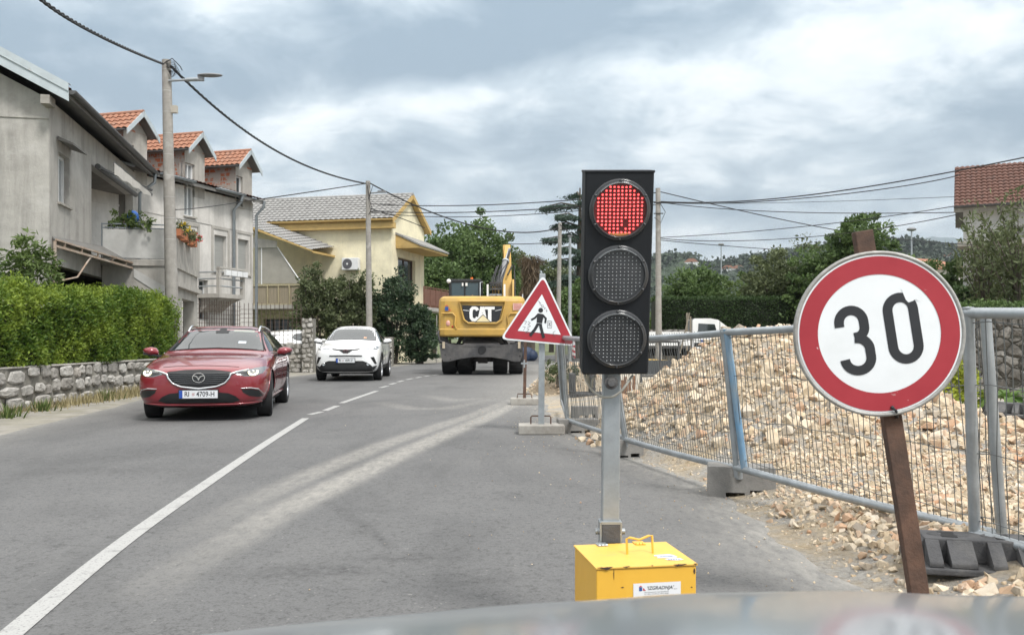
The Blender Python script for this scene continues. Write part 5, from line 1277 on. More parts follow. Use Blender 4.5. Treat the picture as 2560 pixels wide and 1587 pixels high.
# ================================================================== site truck and clutter behind the fence
def site_truck():
    o = P(1690, 925, 36); o.z = 0
    root = thing('pickup_truck', 'white flatbed truck parked behind the stone heap', 'truck', o, R(-4))
    b = MB()
    cabp = [(.55, .75), (2.35, .75), (2.45, 1.15), (2.3, 1.35), (1.55, 1.92), (1.25, 1.98), (.62, 1.98), (.55, 1.9)]
    b.prism(cabp, lambda a, c, d: (a, d, c), -.85, .85); cab = b.build('cab', m_whitepaint, root, bevel=.04)
    for y in (-.856, .848):
        b = MB(); b.prism([(.75, 1.28), (1.55, 1.28), (1.42, 1.75), (.78, 1.78)], lambda a, c, d: (a, d, c), y, y+.008); b.build('side_window', m_glass, cab)
        b = MB(); b.prism([(1.72, 1.30), (2.22, 1.30), (1.75, 1.66)], lambda a, c, d: (a, d, c), y, y+.008); b.build('side_window', m_glass, cab)
        b = MB(); b.box(.62, 1.35, y-.002, y+.01, .86, 1.02); b.build('vent_panel', m_trim, cab)
        b = MB(); b.box(.86, 1.0, y-.003, y+.011, 1.05, 1.13); b.build('door_mark', m_eu, cab)
        b = MB(); b.tube([(1.62, y, .8), (1.62, y, 1.85)], .012, 5); b.build('door_gap', m_trim, cab)
    b = MB(); b.box(-2.2, .45, -.9, .9, .8, .9); b.build('load_bed', m_machdark, root)
    b = MB(); b.box(-2.2, .45, -.93, -.90, .9, 1.45); b.box(-2.2, .45, .90, .93, .9, 1.45); b.build('bed_side', m_whitepaint, root)
    b = MB(); b.box(.44, .50, -.9, -.82, .7, 2.05); b.box(.30, .36, -.92, -.85, .7, 2.2); b.bar((.05, -.95, .6), (.42, -.95, 2.2), .06, .05); b.build('stake', mat('weathered_timber', (.23, .20, .16), .9, var=.3), root)
    b = MB(); b.box(-1.9, 2.2, -.5, .5, .5, .75); b.build('chassis', m_shadowliner, root)
    for x in (-1.4, 1.7):
        for y in (-.78, .78):
            b = MB(); b.cyl((x, y-.11, .36), (x, y+.11, .36), .36, .36, 28); w = b.build('wheel', m_tyre, root, bevel=.03)
            b = MB(); b.cyl((x, y-.115, .36), (x, y+.115, .36), .2, .2, 20); b.build('rim', m_rim, w)
site_truck()
def clutter():
    m_timber = mat('yellow_shuttering', (.52, .36, .12), .8, var=.2, scale=6); m_plank = mat('rusty_planks', (.22, .12, .07), .9, var=.3, scale=8)
    q = P(1625, 985, 16.5); q.z = .05
    root = thing('pipe_stack', 'bundle of shiny metal pipes lying behind the fence beside the stone heap', 'pipes', q, R(-10))
    for i in range(16):
        b = MB(); x, z = (i % 6)*.055, .03+(i//6)*.05; b.cyl((-.32+random.uniform(-.05, .05), x, z+.02*math.sin(i)), (.32+random.uniform(-.05, .05), x+.05*math.sin(i), z), .025, .025, 8); b.build('pipe', m_galv, root)
    q = P(1700, 925, 22); q.z = .3
    for i in range(5):
        b = MB(); b.box(-.7, .7, -.1, .1, 0, .035); o = b.build('board', m_timber if i % 2 == 0 else m_conc_l, None, loc=q+Vector((random.uniform(-.2, .2), .25*i, .07*i)), rotz=R(random.uniform(-25, 25)))
        o.rotation_euler[1] = R(random.uniform(3, 14)); tag(o, 'yellowish shuttering board strewn below the white truck', 'board', 'shuttering boards below the truck')
    q = P(1650, 905, 20); q.z = .0
    root = thing('barrier_frame', 'dark tubular barrier frame standing left of the white truck', 'barrier', q, R(12)); b = MB()
    for z in (.35, 1.12): b.tube([(-.45, 0, z), (.45, 0, z)], .025, 8)
    for x in (-.45, 0, .45): b.tube([(x, 0, .0), (x, 0, 1.12)], .025, 8)
    b.build('frame', m_machdark, root); b = MB(); b.box(-.42, .42, -.01, .01, .38, .7); b.build('panel', mat('dark_panel', (.05, .055, .06), .6), root)
    for i, u in enumerate((1552, 1560, 1569, 1577, 1585)):
        q = P(u, 985, 15.5+.1*i); q.z = .05; b = MB(); b.box(-.025, .025, -.012, .012, 0, .42+.06*math.sin(i*2)); o = b.build('timber_stake', m_plank, None, loc=q)
        o.rotation_euler = (R(4), R(random.uniform(-6, 6)), 0); tag(o, 'rusty brown stake just right of the mast behind the fence', 'stake', 'brown stakes right of the mast')
    # marker boards, red and white
    m_mw = mat('marker_white', (.74, .74, .73), .5); m_mr = mat('marker_red', (.48, .035, .05), .5)
    for u, v, Y, lab in ((1333, 880, 62, 'red and white chevron board just right of the excavator wheels'), (1399, 880, 60, 'red and white chevron board behind the pedestrian sign post'), (1432, 900, 46, 'large red and white chevron board beside the farthest fence panel')):
        q = P(u, v, Y); q.z = 0; root = thing('marker_board', lab, 'marker board', q, 0, 'red and white marker boards'); w, h = .25, 1.0
        b = MB(); b.box(-w/2, w/2, -.015, .015, .15, .15+h); b.build('board', m_mw, root)
        b = MB()
        for i in range(4):
            z = .15+i*.27; b.add([(-w/2, -.018, z+.02), (w/2, -.018, min(z-.10+.02, 9) if False else z+.02+.0), (w/2, -.018, z+.15), (-w/2, -.018, z+.15)] if False else [(-w/2, -.018, z+.12), (w/2, -.018, z), (w/2, -.018, z+.12), (-w/2, -.018, min(z+.24, .15+h))], [(0, 1, 2, 3)])
        b.build('stripe', m_mr, root); b = MB(); b.box(-.3, .3, -.2, .2, 0, .12); b.bar((0, 0, .05), (0, 0, .3), .06, .06); b.build('base', m_rubber, root)
    q = P(1316, 892, 46); q.z = 0
    b = MB(); b.sphere((0, 0, .35), (.45, .3, .4), 14, 10); b.sphere((.3, 0, .3), (.3, .3, .3), 12, 8); tag(b.build('tarpaulin_bundle', mat('blue_tarpaulin', (.03, .05, .10), .6, var=.4), None, loc=q), 'dark blue tarpaulin bundle at the far road edge beyond the excavator', 'bundle')
    q = P(1470, 968, 17.5); q.z = 0
    b = MB(); b.box(-.35, .35, -.1, .5, .0, .12); b.box(-.35, -.25, -.1, .5, .12, .5); b.box(.05, .15, 0, .5, .12, .62); tag(b.build('steel_skip', m_machdark, None, loc=q, bevel=.02), 'dark steel bin behind the fence left of the mast', 'bin')
clutter()
# ================================================================== houses
def stucco(name, col, stain, streak=.5, sc=1.0, patches=None):
    m, t = newmat(name, .93, 0, col, .3); v = t.coord((sc, sc, sc))
    c = t.ramp(t.noise(v, 2.2, 8, .7), [(.28, tuple(x*.80 for x in col)), (.5, col), (.74, tuple(min(1, x*1.14) for x in col))])
    s = t.ramp(t.noise(t.coord((1.6*sc, 1.6*sc, .16*sc)), 2.0, 6, .65, .4), [(.46, (0, 0, 0)), (.72, (1, 1, 1))])
    c = t.mix(t.math('MULTIPLY', s, streak), c, stain)
    b_ = t.ramp(t.noise(v, .55, 6, .7, .5), [(.5, (0, 0, 0)), (.68, (1, 1, 1))])
    c = t.mix(t.math('MULTIPLY', b_, .75), c, patches or tuple(x*.75 for x in col))
    t.link(c, t.bsdf.inputs['Base Color']); t.bump(t.noise(v, 9, 9, .8), .6, .03); return m
m_gray = stucco('grey_render', (.40, .385, .355), (.215, .205, .19), .7, 1.0, (.52, .505, .475))
m_lgray = stucco('pale_grey_render', (.60, .58, .545), (.33, .315, .29), .6)
m_cream_w = stucco('cream_wall_paint', (.80, .735, .53), (.54, .49, .36), .35, .8, (.71, .65, .48))
m_conc_b = stucco('balcony_concrete', (.42, .40, .365), (.21, .20, .18), .6)
m_ochre = mat('ochre_trim', (.50, .345, .13), .7, var=.12, scale=4)
m_tile = None
def tile_material(name, c1, c2, c3):
    m, t = newmat(name, .85, 0, c1, .3); g = t.new('ShaderNodeNewGeometry'); v = t.coord()
    c = t.ramp(t.noise(v, 3.1, 6, .7), [(.3, c1), (.5, c2), (.72, c3)]); c = t.mix(.7, c, t.ramp(t.noise(v, 14, 5, .7), [(.3, (.55, .5, .48)), (.6, (1, 1, 1))]), 'MULTIPLY')
    t.link(c, t.bsdf.inputs['Base Color']); t.bump(t.noise(v, 40, 4), .3, .01); return m
m_tileo = tile_material('orange_clay_tiles', (.29, .135, .088), (.37, .185, .12), (.27, .17, .13))
m_tilebrown = tile_material('weathered_clay_tiles', (.105, .053, .04), (.15, .078, .06), (.09, .06, .052))
m_tilegray = tile_material('lichened_grey_tiles', (.24, .24, .232), (.32, .32, .312), (.165, .16, .155))
m_winframe = mat('white_window_frame', (.70, .71, .71), .45, var=.06)
m_pane, t = newmat('window_pane', .06, 0, (.035, .045, .05), .7)
m_curtain, t = newmat('curtained_pane', .08, 0, (.3, .3, .3), .6)
_w = t.new('ShaderNodeTexWave'); _w.inputs['Scale'].default_value = 3.2; _w.inputs['Distortion'].default_value = 2.5; _w.inputs['Detail'].default_value = 2; t.link(t.coord((4, 4, .4)), _w.inputs['Vector'])
t.link(t.ramp(_w.outputs[0], [(.2, (.16, .18, .19)), (.8, (.42, .44, .44))]), t.bsdf.inputs['Base Color'])
m_shutter = mat('roller_shutter', (.36, .36, .34), .7, var=.1, stretch=(1, 1, 20), scale=2)
m_pvc = mat('zinc_gutter', (.27, .30, .32), .5, .4, var=.15, scale=4)
m_darkgut = mat('dark_gutter', (.075, .075, .075), .6, var=.2)
m_soffit = mat('soffit_boards', (.17, .165, .155), .9, var=.15, scale=3)
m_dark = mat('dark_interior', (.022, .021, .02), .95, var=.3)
m_zinctrim = mat('painted_zinc_verge', (.44, .49, .51), .5, .2, var=.1, scale=4, col2=(.30, .22, .17), dscale=3, lo=.62, hi=.75)
m_brick, t = newmat('hollow_brick', .9); v = t.coord()
bk = t.new('ShaderNodeTexBrick'); bk.inputs['Color1'].default_value = (.42, .13, .06, 1); bk.inputs['Color2'].default_value = (.34, .11, .055, 1); bk.inputs['Mortar'].default_value = (.30, .28, .25, 1)
bk.inputs['Scale'].default_value = 1.0; bk.inputs['Brick Width'].default_value = .27; bk.inputs['Row Height'].default_value = .16; bk.inputs['Mortar Size'].default_value = .022
sep = t.new('ShaderNodeSeparateXYZ'); t.link(v, sep.inputs[0]); cb = t.new('ShaderNodeCombineXYZ'); t.link(sep.outputs[1], cb.inputs[0]); t.link(sep.outputs[2], cb.inputs[1]); t.link(cb.outputs[0], bk.inputs['Vector'])
pl = t.ramp(t.noise(v, 2.3, 6, .7), [(.47, (0, 0, 0)), (.51, (1, 1, 1))])
t.link(t.mix(pl, bk.outputs[0], (.33, .31, .28)), t.bsdf.inputs['Base Color']); t.bump(bk.outputs['Fac'], -.5, .02)

class Frame:
    """wall frame: x along the wall (seen from outside left to right), y inward, z up"""
    def __init__(s, O, d):
        s.O = Vector((O[0], O[1], 0)); s.d = Vector((d[0], d[1], 0)).normalized(); s.n = Vector((-s.d.y, s.d.x, 0)); s.rot = math.atan2(s.d.y, s.d.x)
    def s(self, u, y=0):
        O = self.O+self.n*y; k = (u-1280)/F; return (k*O.y-O.x)/(self.d.x-k*self.d.y)
    def z(self, u, v, y=0):
        p = self.O+self.n*y+self.d*self.s(u, y); return CAM_H-(v-845)/F*p.y
    def sy(self, u, s0):   # distance inward along n at fixed s0
        O = self.O+self.d*s0; k = (u-1280)/F; return (k*O.y-O.x)/(self.n.x-k*self.n.y)
    def zy(self, u, v, s0):
        p = self.O+self.d*s0+self.n*self.sy(u, s0); return CAM_H-(v-845)/F*p.y
    def rect(self, u0, u1, v0, v1, y=0):
        s0, s1 = self.s(u0, y), self.s(u1, y); um = (u0+u1)/2; return s0, s1, self.z(um, v1, y), self.z(um, v0, y)
def wall(b, L, z0, z1, holes, M, depth=.22, mi_rev=None):
    """wall panel in local (s, z) with openings and reveals; M maps (s, inward, z)"""
    xs = sorted({0, L, *[h[0] for h in holes], *[h[1] for h in holes]}); zs = sorted({z0, z1, *[h[2] for h in holes], *[h[3] for h in holes]})
    for a, c in zip(xs[:-1], xs[1:]):
        for e, f in zip(zs[:-1], zs[1:]):
            cx, cz = (a+c)/2, (e+f)/2
            if any(h[0] < cx < h[1] and h[2] < cz < h[3] for h in holes): continue
            b.add([M(a, 0, e), M(c, 0, e), M(c, 0, f), M(a, 0, f)], [(0, 1, 2, 3)])
    for x0, x1, a, c in [h[:4] for h in holes]:
        for q in (((x0, a), (x0, c)), ((x0, c), (x1, c)), ((x1, c), (x1, a)), ((x1, a), (x0, a))):
            (p0, p1), (p2, p3) = q
            b.add([M(p0, 0, p1), M(p2, 0, p3), M(p2, depth, p3), M(p0, depth, p1)], [(0, 1, 2, 3)])
def window(root, M, x0, x1, z0, z1, depth=.18, mull=1, fr=.05, shutter=0, name='window', frame_m=None, sill=True, curtain=False):
    """frame with a pane behind; optional part-lowered roller shutter"""
    b = MB(); y0, y1 = depth-.04, depth+.02
    T = lambda a, c, d, e, f, g: b.add([M(p[0], p[1], p[2]) for p in ((a, d, f), (c, d, f), (c, e, f), (a, e, f), (a, d, g), (c, d, g), (c, e, g), (a, e, g))], [(3, 2, 1, 0), (4, 5, 6, 7), (0, 1, 5, 4), (1, 2, 6, 5), (2, 3, 7, 6), (3, 0, 4, 7)])
    T(x0, x0+fr, y0, y1, z0, z1); T(x1-fr, x1, y0, y1, z0, z1); T(x0+fr, x1-fr, y0, y1, z1-fr, z1); T(x0+fr, x1-fr, y0, y1, z0, z0+fr)
    for k in range(mull):
        x = x0+(x1-x0)*(k+1)/(mull+1); T(x-fr*.6, x+fr*.6, y0-.005, y1, z0+fr, z1-fr)
    o = b.build(name, frame_m or m_winframe, root)
    p = MB(); p.add([M(x0, depth+.0, z0), M(x1, depth, z0), M(x1, depth, z1), M(x0, depth, z1)], [(0, 1, 2, 3)]); p.build('pane', m_curtain if curtain else m_pane, o)
    if shutter:
        p = MB(); n = 14; zt = z1; zb = z1-(z1-z0)*shutter
        for i in range(n):
            a = zb+(zt-zb)*i/n; c = zb+(zt-zb)*(i+1)/n
            p.add([M(x0, depth-.06, a), M(x1, depth-.06, a), M(x1, depth-.075, c), M(x0, depth-.075, c)], [(0, 1, 2, 3)])
        p.build('shutter', m_shutter, o)
    if sill:
        b = MB(); b.add([M(p_[0], p_[1], p_[2]) for p_ in ((x0-.06, -.06, z0-.05), (x1+.06, -.06, z0-.05), (x1+.06, depth-.04, z0-.05), (x0-.06, depth-.04, z0-.05), (x0-.06, -.06, z0-.004), (x1+.06, -.06, z0-.004), (x1+.06, depth-.04, z0-.004), (x0-.06, depth-.04, z0-.004))], [(3, 2, 1, 0), (4, 5, 6, 7), (0, 1, 5, 4), (1, 2, 6, 5), (2, 3, 7, 6), (3, 0, 4, 7)]); b.build('sill', m_conc_l, o)
    return o
def tiles(b, O, U, V, W_, L_, tw=.21, course=.36, amp=.035, nu=6, step=.03, mask=None):
    """interlocking tile surface: O origin at eave, U along eave, V up the slope"""
    O, U, V = Vector(O), Vector(U).normalized(), Vector(V).normalized(); N = U.cross(V)
    if N.z < 0: N = -N
    nx = max(2, int(round(W_/tw))*nu); ny = max(1, int(round(L_/course)))
    vs = []; cols = nx+1; rows = 0
    for j in range(ny):
        for e in (0, 1):
            zz = step*(1-e)+.004; rr = (j+e)/ny*L_
            if e == 1: rr -= .001
            for i in range(cols):
                a = i/nx*W_; ph = 2*math.pi*i/nu
                vs.append(O+U*a+V*rr+N*(zz+amp*abs(math.sin(ph/2)))); 
            rows += 1
    b.add(vs, [(r*cols+i, r*cols+i+1, (r+1)*cols+i+1, (r+1)*cols+i) for r in range(rows-1) for i in range(nx)])
def half_tube(b, p, q, r, n=8, up=True):
    """half round gutter"""
    p, q = Vector(p), Vector(q); d = (q-p).normalized(); sd = d.cross(Vector((0, 0, 1))).normalized(); vs = []
    for c in (p, q):
        for i in range(n+1):
            a = math.pi*i/n; vs.append(c+sd*(r*math.cos(a))-Vector((0, 0, 1))*(r*math.sin(a)))
    b.add(vs, [(i, i+1, n+2+i, n+1+i) for i in range(n)], True)
    b.add([vs[i] for i in range(n+1)], [tuple(range(n+1))]); b.add([vs[n+1+i] for i in range(n+1)], [tuple(range(n+1))])
ID = lambda s, y, z: Vector((s, y, z))

def house_grey():
    fr = Frame((-9.60, 18.4), (-.205, .979)); root = thing('rendered_house', 'grey rendered house with a gable, loggia and balcony behind the bright green hedge', 'house', fr.O, fr.rot)
    L, D, H = 8.6, 8.4, 6.0
    ov = .47; pitch = .52; x0 = -.42
    w1 = fr.rect(146, 174, 388, 512); w2 = (fr.s(229), fr.s(266), 3.3, fr.z(245, 440))
    log = (w2[0]-.02, L-.45, 3.25, H-.55)
    b = MB(); wall(b, L, 0, H+.15, [(w1[0], w1[1], w1[2], w1[3]), log, (fr.s(140), L-1.5, 0, 2.75)], ID, .22)
    # gable wall facing the camera and the far one
    for s in (0, L):
        b.add([(s, 0, 0), (s, D, 0), (s, D, H+.15), (s, D/2, H+.15+pitch*D/2), (s, 0, H+.15)], [(0, 1, 2, 3, 4)] if s else [(4, 3, 2, 1, 0)])
    b.add([(0, D, 0), (L, D, 0), (L, D, H), (0, D, H)], [(0, 1, 2, 3)])
    b.build('wall', m_gray, root)
    b = MB(); b.box(-.022, -.002, .0, D, 5.74, 5.80); b.build('string_course', m_gray, root)
    # loggia interior: back wall, floor and ceiling, colour darkened for dirt and for shade
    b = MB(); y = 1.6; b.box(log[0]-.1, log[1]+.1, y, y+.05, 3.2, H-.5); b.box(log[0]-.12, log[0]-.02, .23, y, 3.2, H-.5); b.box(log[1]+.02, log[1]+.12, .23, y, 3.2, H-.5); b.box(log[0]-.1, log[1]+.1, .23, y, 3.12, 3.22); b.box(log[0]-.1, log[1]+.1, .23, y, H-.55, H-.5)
    b.build('loggia', stucco('shaded_soiled_render', (.19, .18, .165), (.11, .105, .10), .6), root)
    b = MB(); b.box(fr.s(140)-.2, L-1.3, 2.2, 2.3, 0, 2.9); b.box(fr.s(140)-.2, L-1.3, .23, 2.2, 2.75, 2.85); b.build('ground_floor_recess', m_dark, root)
    window(root, ID, w1[0], w1[1], w1[2], w1[3], .16, 1, .07, curtain=True)
    ML = lambda s, y, z: Vector((s, y, z))
    window(root, lambda s, y, z: Vector((s, y, z)), log[0]+.05, log[0]+.95, 3.28, 5.15, .35, 1, .06, name='balcony_door', sill=False, curtain=True)
    window(root, lambda s, y, z: Vector((s, y+1.32, z)), log[0]+2.6, log[0]+3.4, 3.9, 5.0, .2, 0, .05, sill=False)
    # roof
    ze = H+.12; Lr = L+.25
    yr = D/2; zr = ze+pitch*(yr+ov)
    b = MB(); th = .14
    for sg in (0, 1):
        ye = -ov if sg == 0 else D+ov
        b.add([(x0, ye, ze), (Lr, ye, ze), (Lr, yr, zr), (x0, yr, zr), (x0, ye, ze+th), (Lr, ye, ze+th), (Lr, yr, zr+th), (x0, yr, zr+th)], [(3, 2, 1, 0), (4, 5, 6, 7), (0, 1, 5, 4), (1, 2, 6, 5), (2, 3, 7, 6), (3, 0, 4, 7)])
    rf = b.build('roof', m_soffit, root)
    b = MB(); sl = math.hypot(yr+ov, zr-ze)
    tiles(b, (x0, -ov, ze+th), (1, 0, 0), (0, yr+ov, zr-ze), Lr-x0, sl); b.build('roof_tiles', m_tilebrown, rf)
    b = MB()   # verge capping on the gable
    for sg in (0, 1):
        ye = -ov-.02 if sg == 0 else D+ov+.02
        p, q = Vector((x0-.015, ye, ze+.0)), Vector((x0-.015, yr, zr+.0))
        b.add([p+Vector((0, 0, -.10)), q+Vector((0, 0, -.10)), q+Vector((0, 0, .11)), p+Vector((0, 0, .11)), p+Vector((-.03, 0, .11)), q+Vector((-.03, 0, .11)), q+Vector((-.03, 0, .26)), p+Vector((-.03, 0, .26)), p+Vector((.14, 0, .26)), q+Vector((.14, 0, .26))], [(0, 1, 2, 3), (3, 2, 5, 4), (4, 5, 6, 7), (7, 6, 9, 8)])
    b.build('verge_trim', m_zinctrim, rf, solid=.012)
    b = MB(); half_tube(b, (x0, -ov-.07, ze+.13), (Lr, -ov-.07, ze+.13), .085); b.build('gutter', m_darkgut, rf, solid=.006)
    b = MB(); b.box(x0, x0+.4, -.12, .05, ze-.16, ze+.02); b.build('eave_corbel', m_conc_l, rf)
    b = MB(); b.tube([(Lr-.25, -ov-.07, ze+.06), (Lr-.25, -ov-.05, ze-.2), (Lr-.25, -.1, ze-.55), (Lr-.25, -.08, 3.2)], .05, 8); b.build('downpipe', m_pvc, rf)
    # small hood over the first window
    b = MB(); b.prism([(-.02, w1[3]+.22), (-.34, w1[3]+.12), (-.34, w1[3]+.16), (-.02, w1[3]+.30)], lambda y, z, s: (s, y, z), w1[0]-.15, w1[1]+.12); b.build('window_hood', m_soffit, root)
    # awning: case, folding arm and pale valance
    a0, a1 = fr.s(231), L-.7
    b = MB(); b.cyl((a0, -.12, 5.42), (a1, -.12, 5.42), .07, .07, 10); aw = b.build('awning', m_darkgut, root)
    b = MB(); pA, pB = Vector((a0+.1, -.15, 5.40)), Vector((a0+.25, -1.25, 5.12)); n = 10
    pr = [(-.12, 5.46), (-.5, 5.40), (-1.2, 5.2)]
    vs = []
    for i in range(25):
        f = i/24; u_ = 286+(379-286)*f; vt = 407+(485-407)*f; vb = 437+(494-437)*f; w = .006*math.sin(i*1.1); yy = -1.2
        s = fr.s(u_, yy); vs += [(s, yy+w, fr.z(u_, vt, yy)), (s, yy+w*2, fr.z(u_, vb, yy)+.02*math.sin(i*.9))]
    b.add(vs, [(2*i, 2*i+1, 2*i+3, 2*i+2) for i in range(24)], True)
    b.build('awning_cloth', mat('awning_canvas', (.50, .48, .44), .9, var=.12, scale=4), aw)
    b = MB(); b.bar((a0+.05, -.1, 5.42), (a0+1.0, -1.2, 5.03), .05, .05); b.bar((fr.s(286, -1.16), -1.16, fr.z(286, 409, -1.16)), (fr.s(379, -1.16), -1.16, fr.z(379, 487, -1.16)), .05, .05); b.build('awning_arm', m_darkgut, aw)
    # balcony standing out over the garden, with cloth screen on the end
    s0 = fr.s(252)+.02; s1 = s0+4.6; yo = fr.sy(432, s0); zf = 3.22
    b = MB(); b.box(s0-.04, s1, yo-.03, -.002, zf-.16, zf); b.box(s0, s1, yo, yo+.1, zf, zf+.75); bal = b.build('balcony', m_conc_b, root)
    m_cloth = mat('screen_cloth', (.50, .50, .48), .85, var=.1, scale=2, col2=(.36, .355, .34), dscale=1.5)
    b = MB(); b.add([(s0-.02, yo+.05, zf+.02), (s0-.02, -.05, zf+.04), (s0-.02, -.05, zf+.76), (s0-.02, yo+.05, zf+.78)], [(0, 1, 2, 3)]); b.build('balcony_screen', m_cloth, bal, solid=.006)
    b = MB()
    for z in (.03, .80, .90): b.tube([(s0-.0, yo+.02, zf+z), (s0, -.02, zf+z)], .018, 6)
    for f in (0, .33, .66, 1): b.tube([(s0, yo+.02+(-.04-yo)*f, zf), (s0, yo+.02+(-.04-yo)*f, zf+.92)], .018, 6)
    b.tube([(s0, yo+.02, zf+.9), (s1, yo+.02, zf+.9)], .02, 6); b.build('balcony_rail', m_pvc, bal)
    # front wall below the balcony with doorway, and side wall
    d0, d1 = Frame(fr.O+fr.n*yo, fr.d).s(457), Frame(fr.O+fr.n*yo, fr.d).s(487)
    b = MB(); wall(b, s1, 0, zf-.16, [(d0, d1, 0, 2.05)] if d0 > s0 else [], lambda s, y, z: Vector((s, yo+.02+y, z)), .3)
    b2 = MB(); wall(b2, s1-s0, 0, zf-.16, [(d0-s0, d1-s0, -.01, 2.3)], lambda s, y, z: Vector((s0+s, yo+.02+y, z)), .3)
    b2.box(s0, s0+.2, yo+.03, yo+.45, 0, zf-.17)
    b2.box(s0-.02, s1, yo-.12, yo+.015, 2.55, 2.68); b2.build('porch_wall', m_conc_b, root)
    b = MB(); b.box(d0-.2, d1+.2, yo+.9, yo+.95, 0, 2.6); b.build('porch_door', mat('weathered_door', (.12, .115, .11), .8, var=.2), root)
    b = MB(); b.add([(s0+.01, yo+.45, zf-.165), (s0+.01, -.02, zf-.165), (s0+.01, -.02, zf-.75), (s0+.01, yo+.45, zf-1.0)], [(0, 1, 2, 3)]); b.build('porch_side', m_conc_b, root, solid=.1)
    # rusty lean-to frame along the road-side wall
    q0, q1 = Vector((.08, -.08, 2.98)), Vector((s0+.02, yo+.25, 2.42))
    sA = .05; pts = []
    A0, A1 = fr.s(128)+.05, s0
    top0 = Vector((A0, -.05, fr.z(128, 612))); 
    P0 = Vector((A0, -.06, fr.z(128, 614))); P1 = Vector((s0, fr.sy(330, s0), fr.zy(330, 670, s0)))
    b = MB(); b.bar(P0, P1, .05, .05); b.bar(P0+Vector((0, -.02, .13)), P1+Vector((0, -.02, .13)), .04, .04)
    for k in range(5): q = P0+(P1-P0)*((k+.5)/5); b.bar(q, q+Vector((0, -.02, .13)), .05, .03)
    b.bar(P0+Vector((0, 0, .1)), (P0.x, P0.y, P0.z-1.3), .05, .05); b.tube([P0+Vector((.02, -.02, -.75)), P0+(P1-P0)*.25+Vector((0, 0, -.55)), P0+(P1-P0)*.42], .022, 6)
    ln = b.build('lean_to_frame', mat('rusty_painted_frame', (.34, .24, .17), .8, .1, var=.3, scale=6, col2=(.42, .38, .33), dscale=3), root)
    b = MB(); b.add([P0+Vector((0, 0, .14)), P1+Vector((0, 0, .14)), Vector((s0, -.03, P1.z+.55)), Vector((A0, -.01, P0.z+.2))], [(0, 1, 2, 3)]); b.build('lean_to_roof', m_soffit, ln, solid=.03)
    b = MB(); q = Vector((s0, fr.sy(412, s0), fr.zy(412, 716, s0))); q2 = Vector((s0, fr.sy(335, s0), fr.zy(335, 672, s0)))
    b.add([q2, q, q-Vector((0, 0, .28)), q2-Vector((0, 0, .22))], [(0, 1, 2, 3)]); b.build('canvas_flap', m_cloth, ln, solid=.01)
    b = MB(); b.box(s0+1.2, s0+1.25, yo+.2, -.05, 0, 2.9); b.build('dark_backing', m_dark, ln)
    return fr, s0, s1, yo, zf
HG = house_grey()

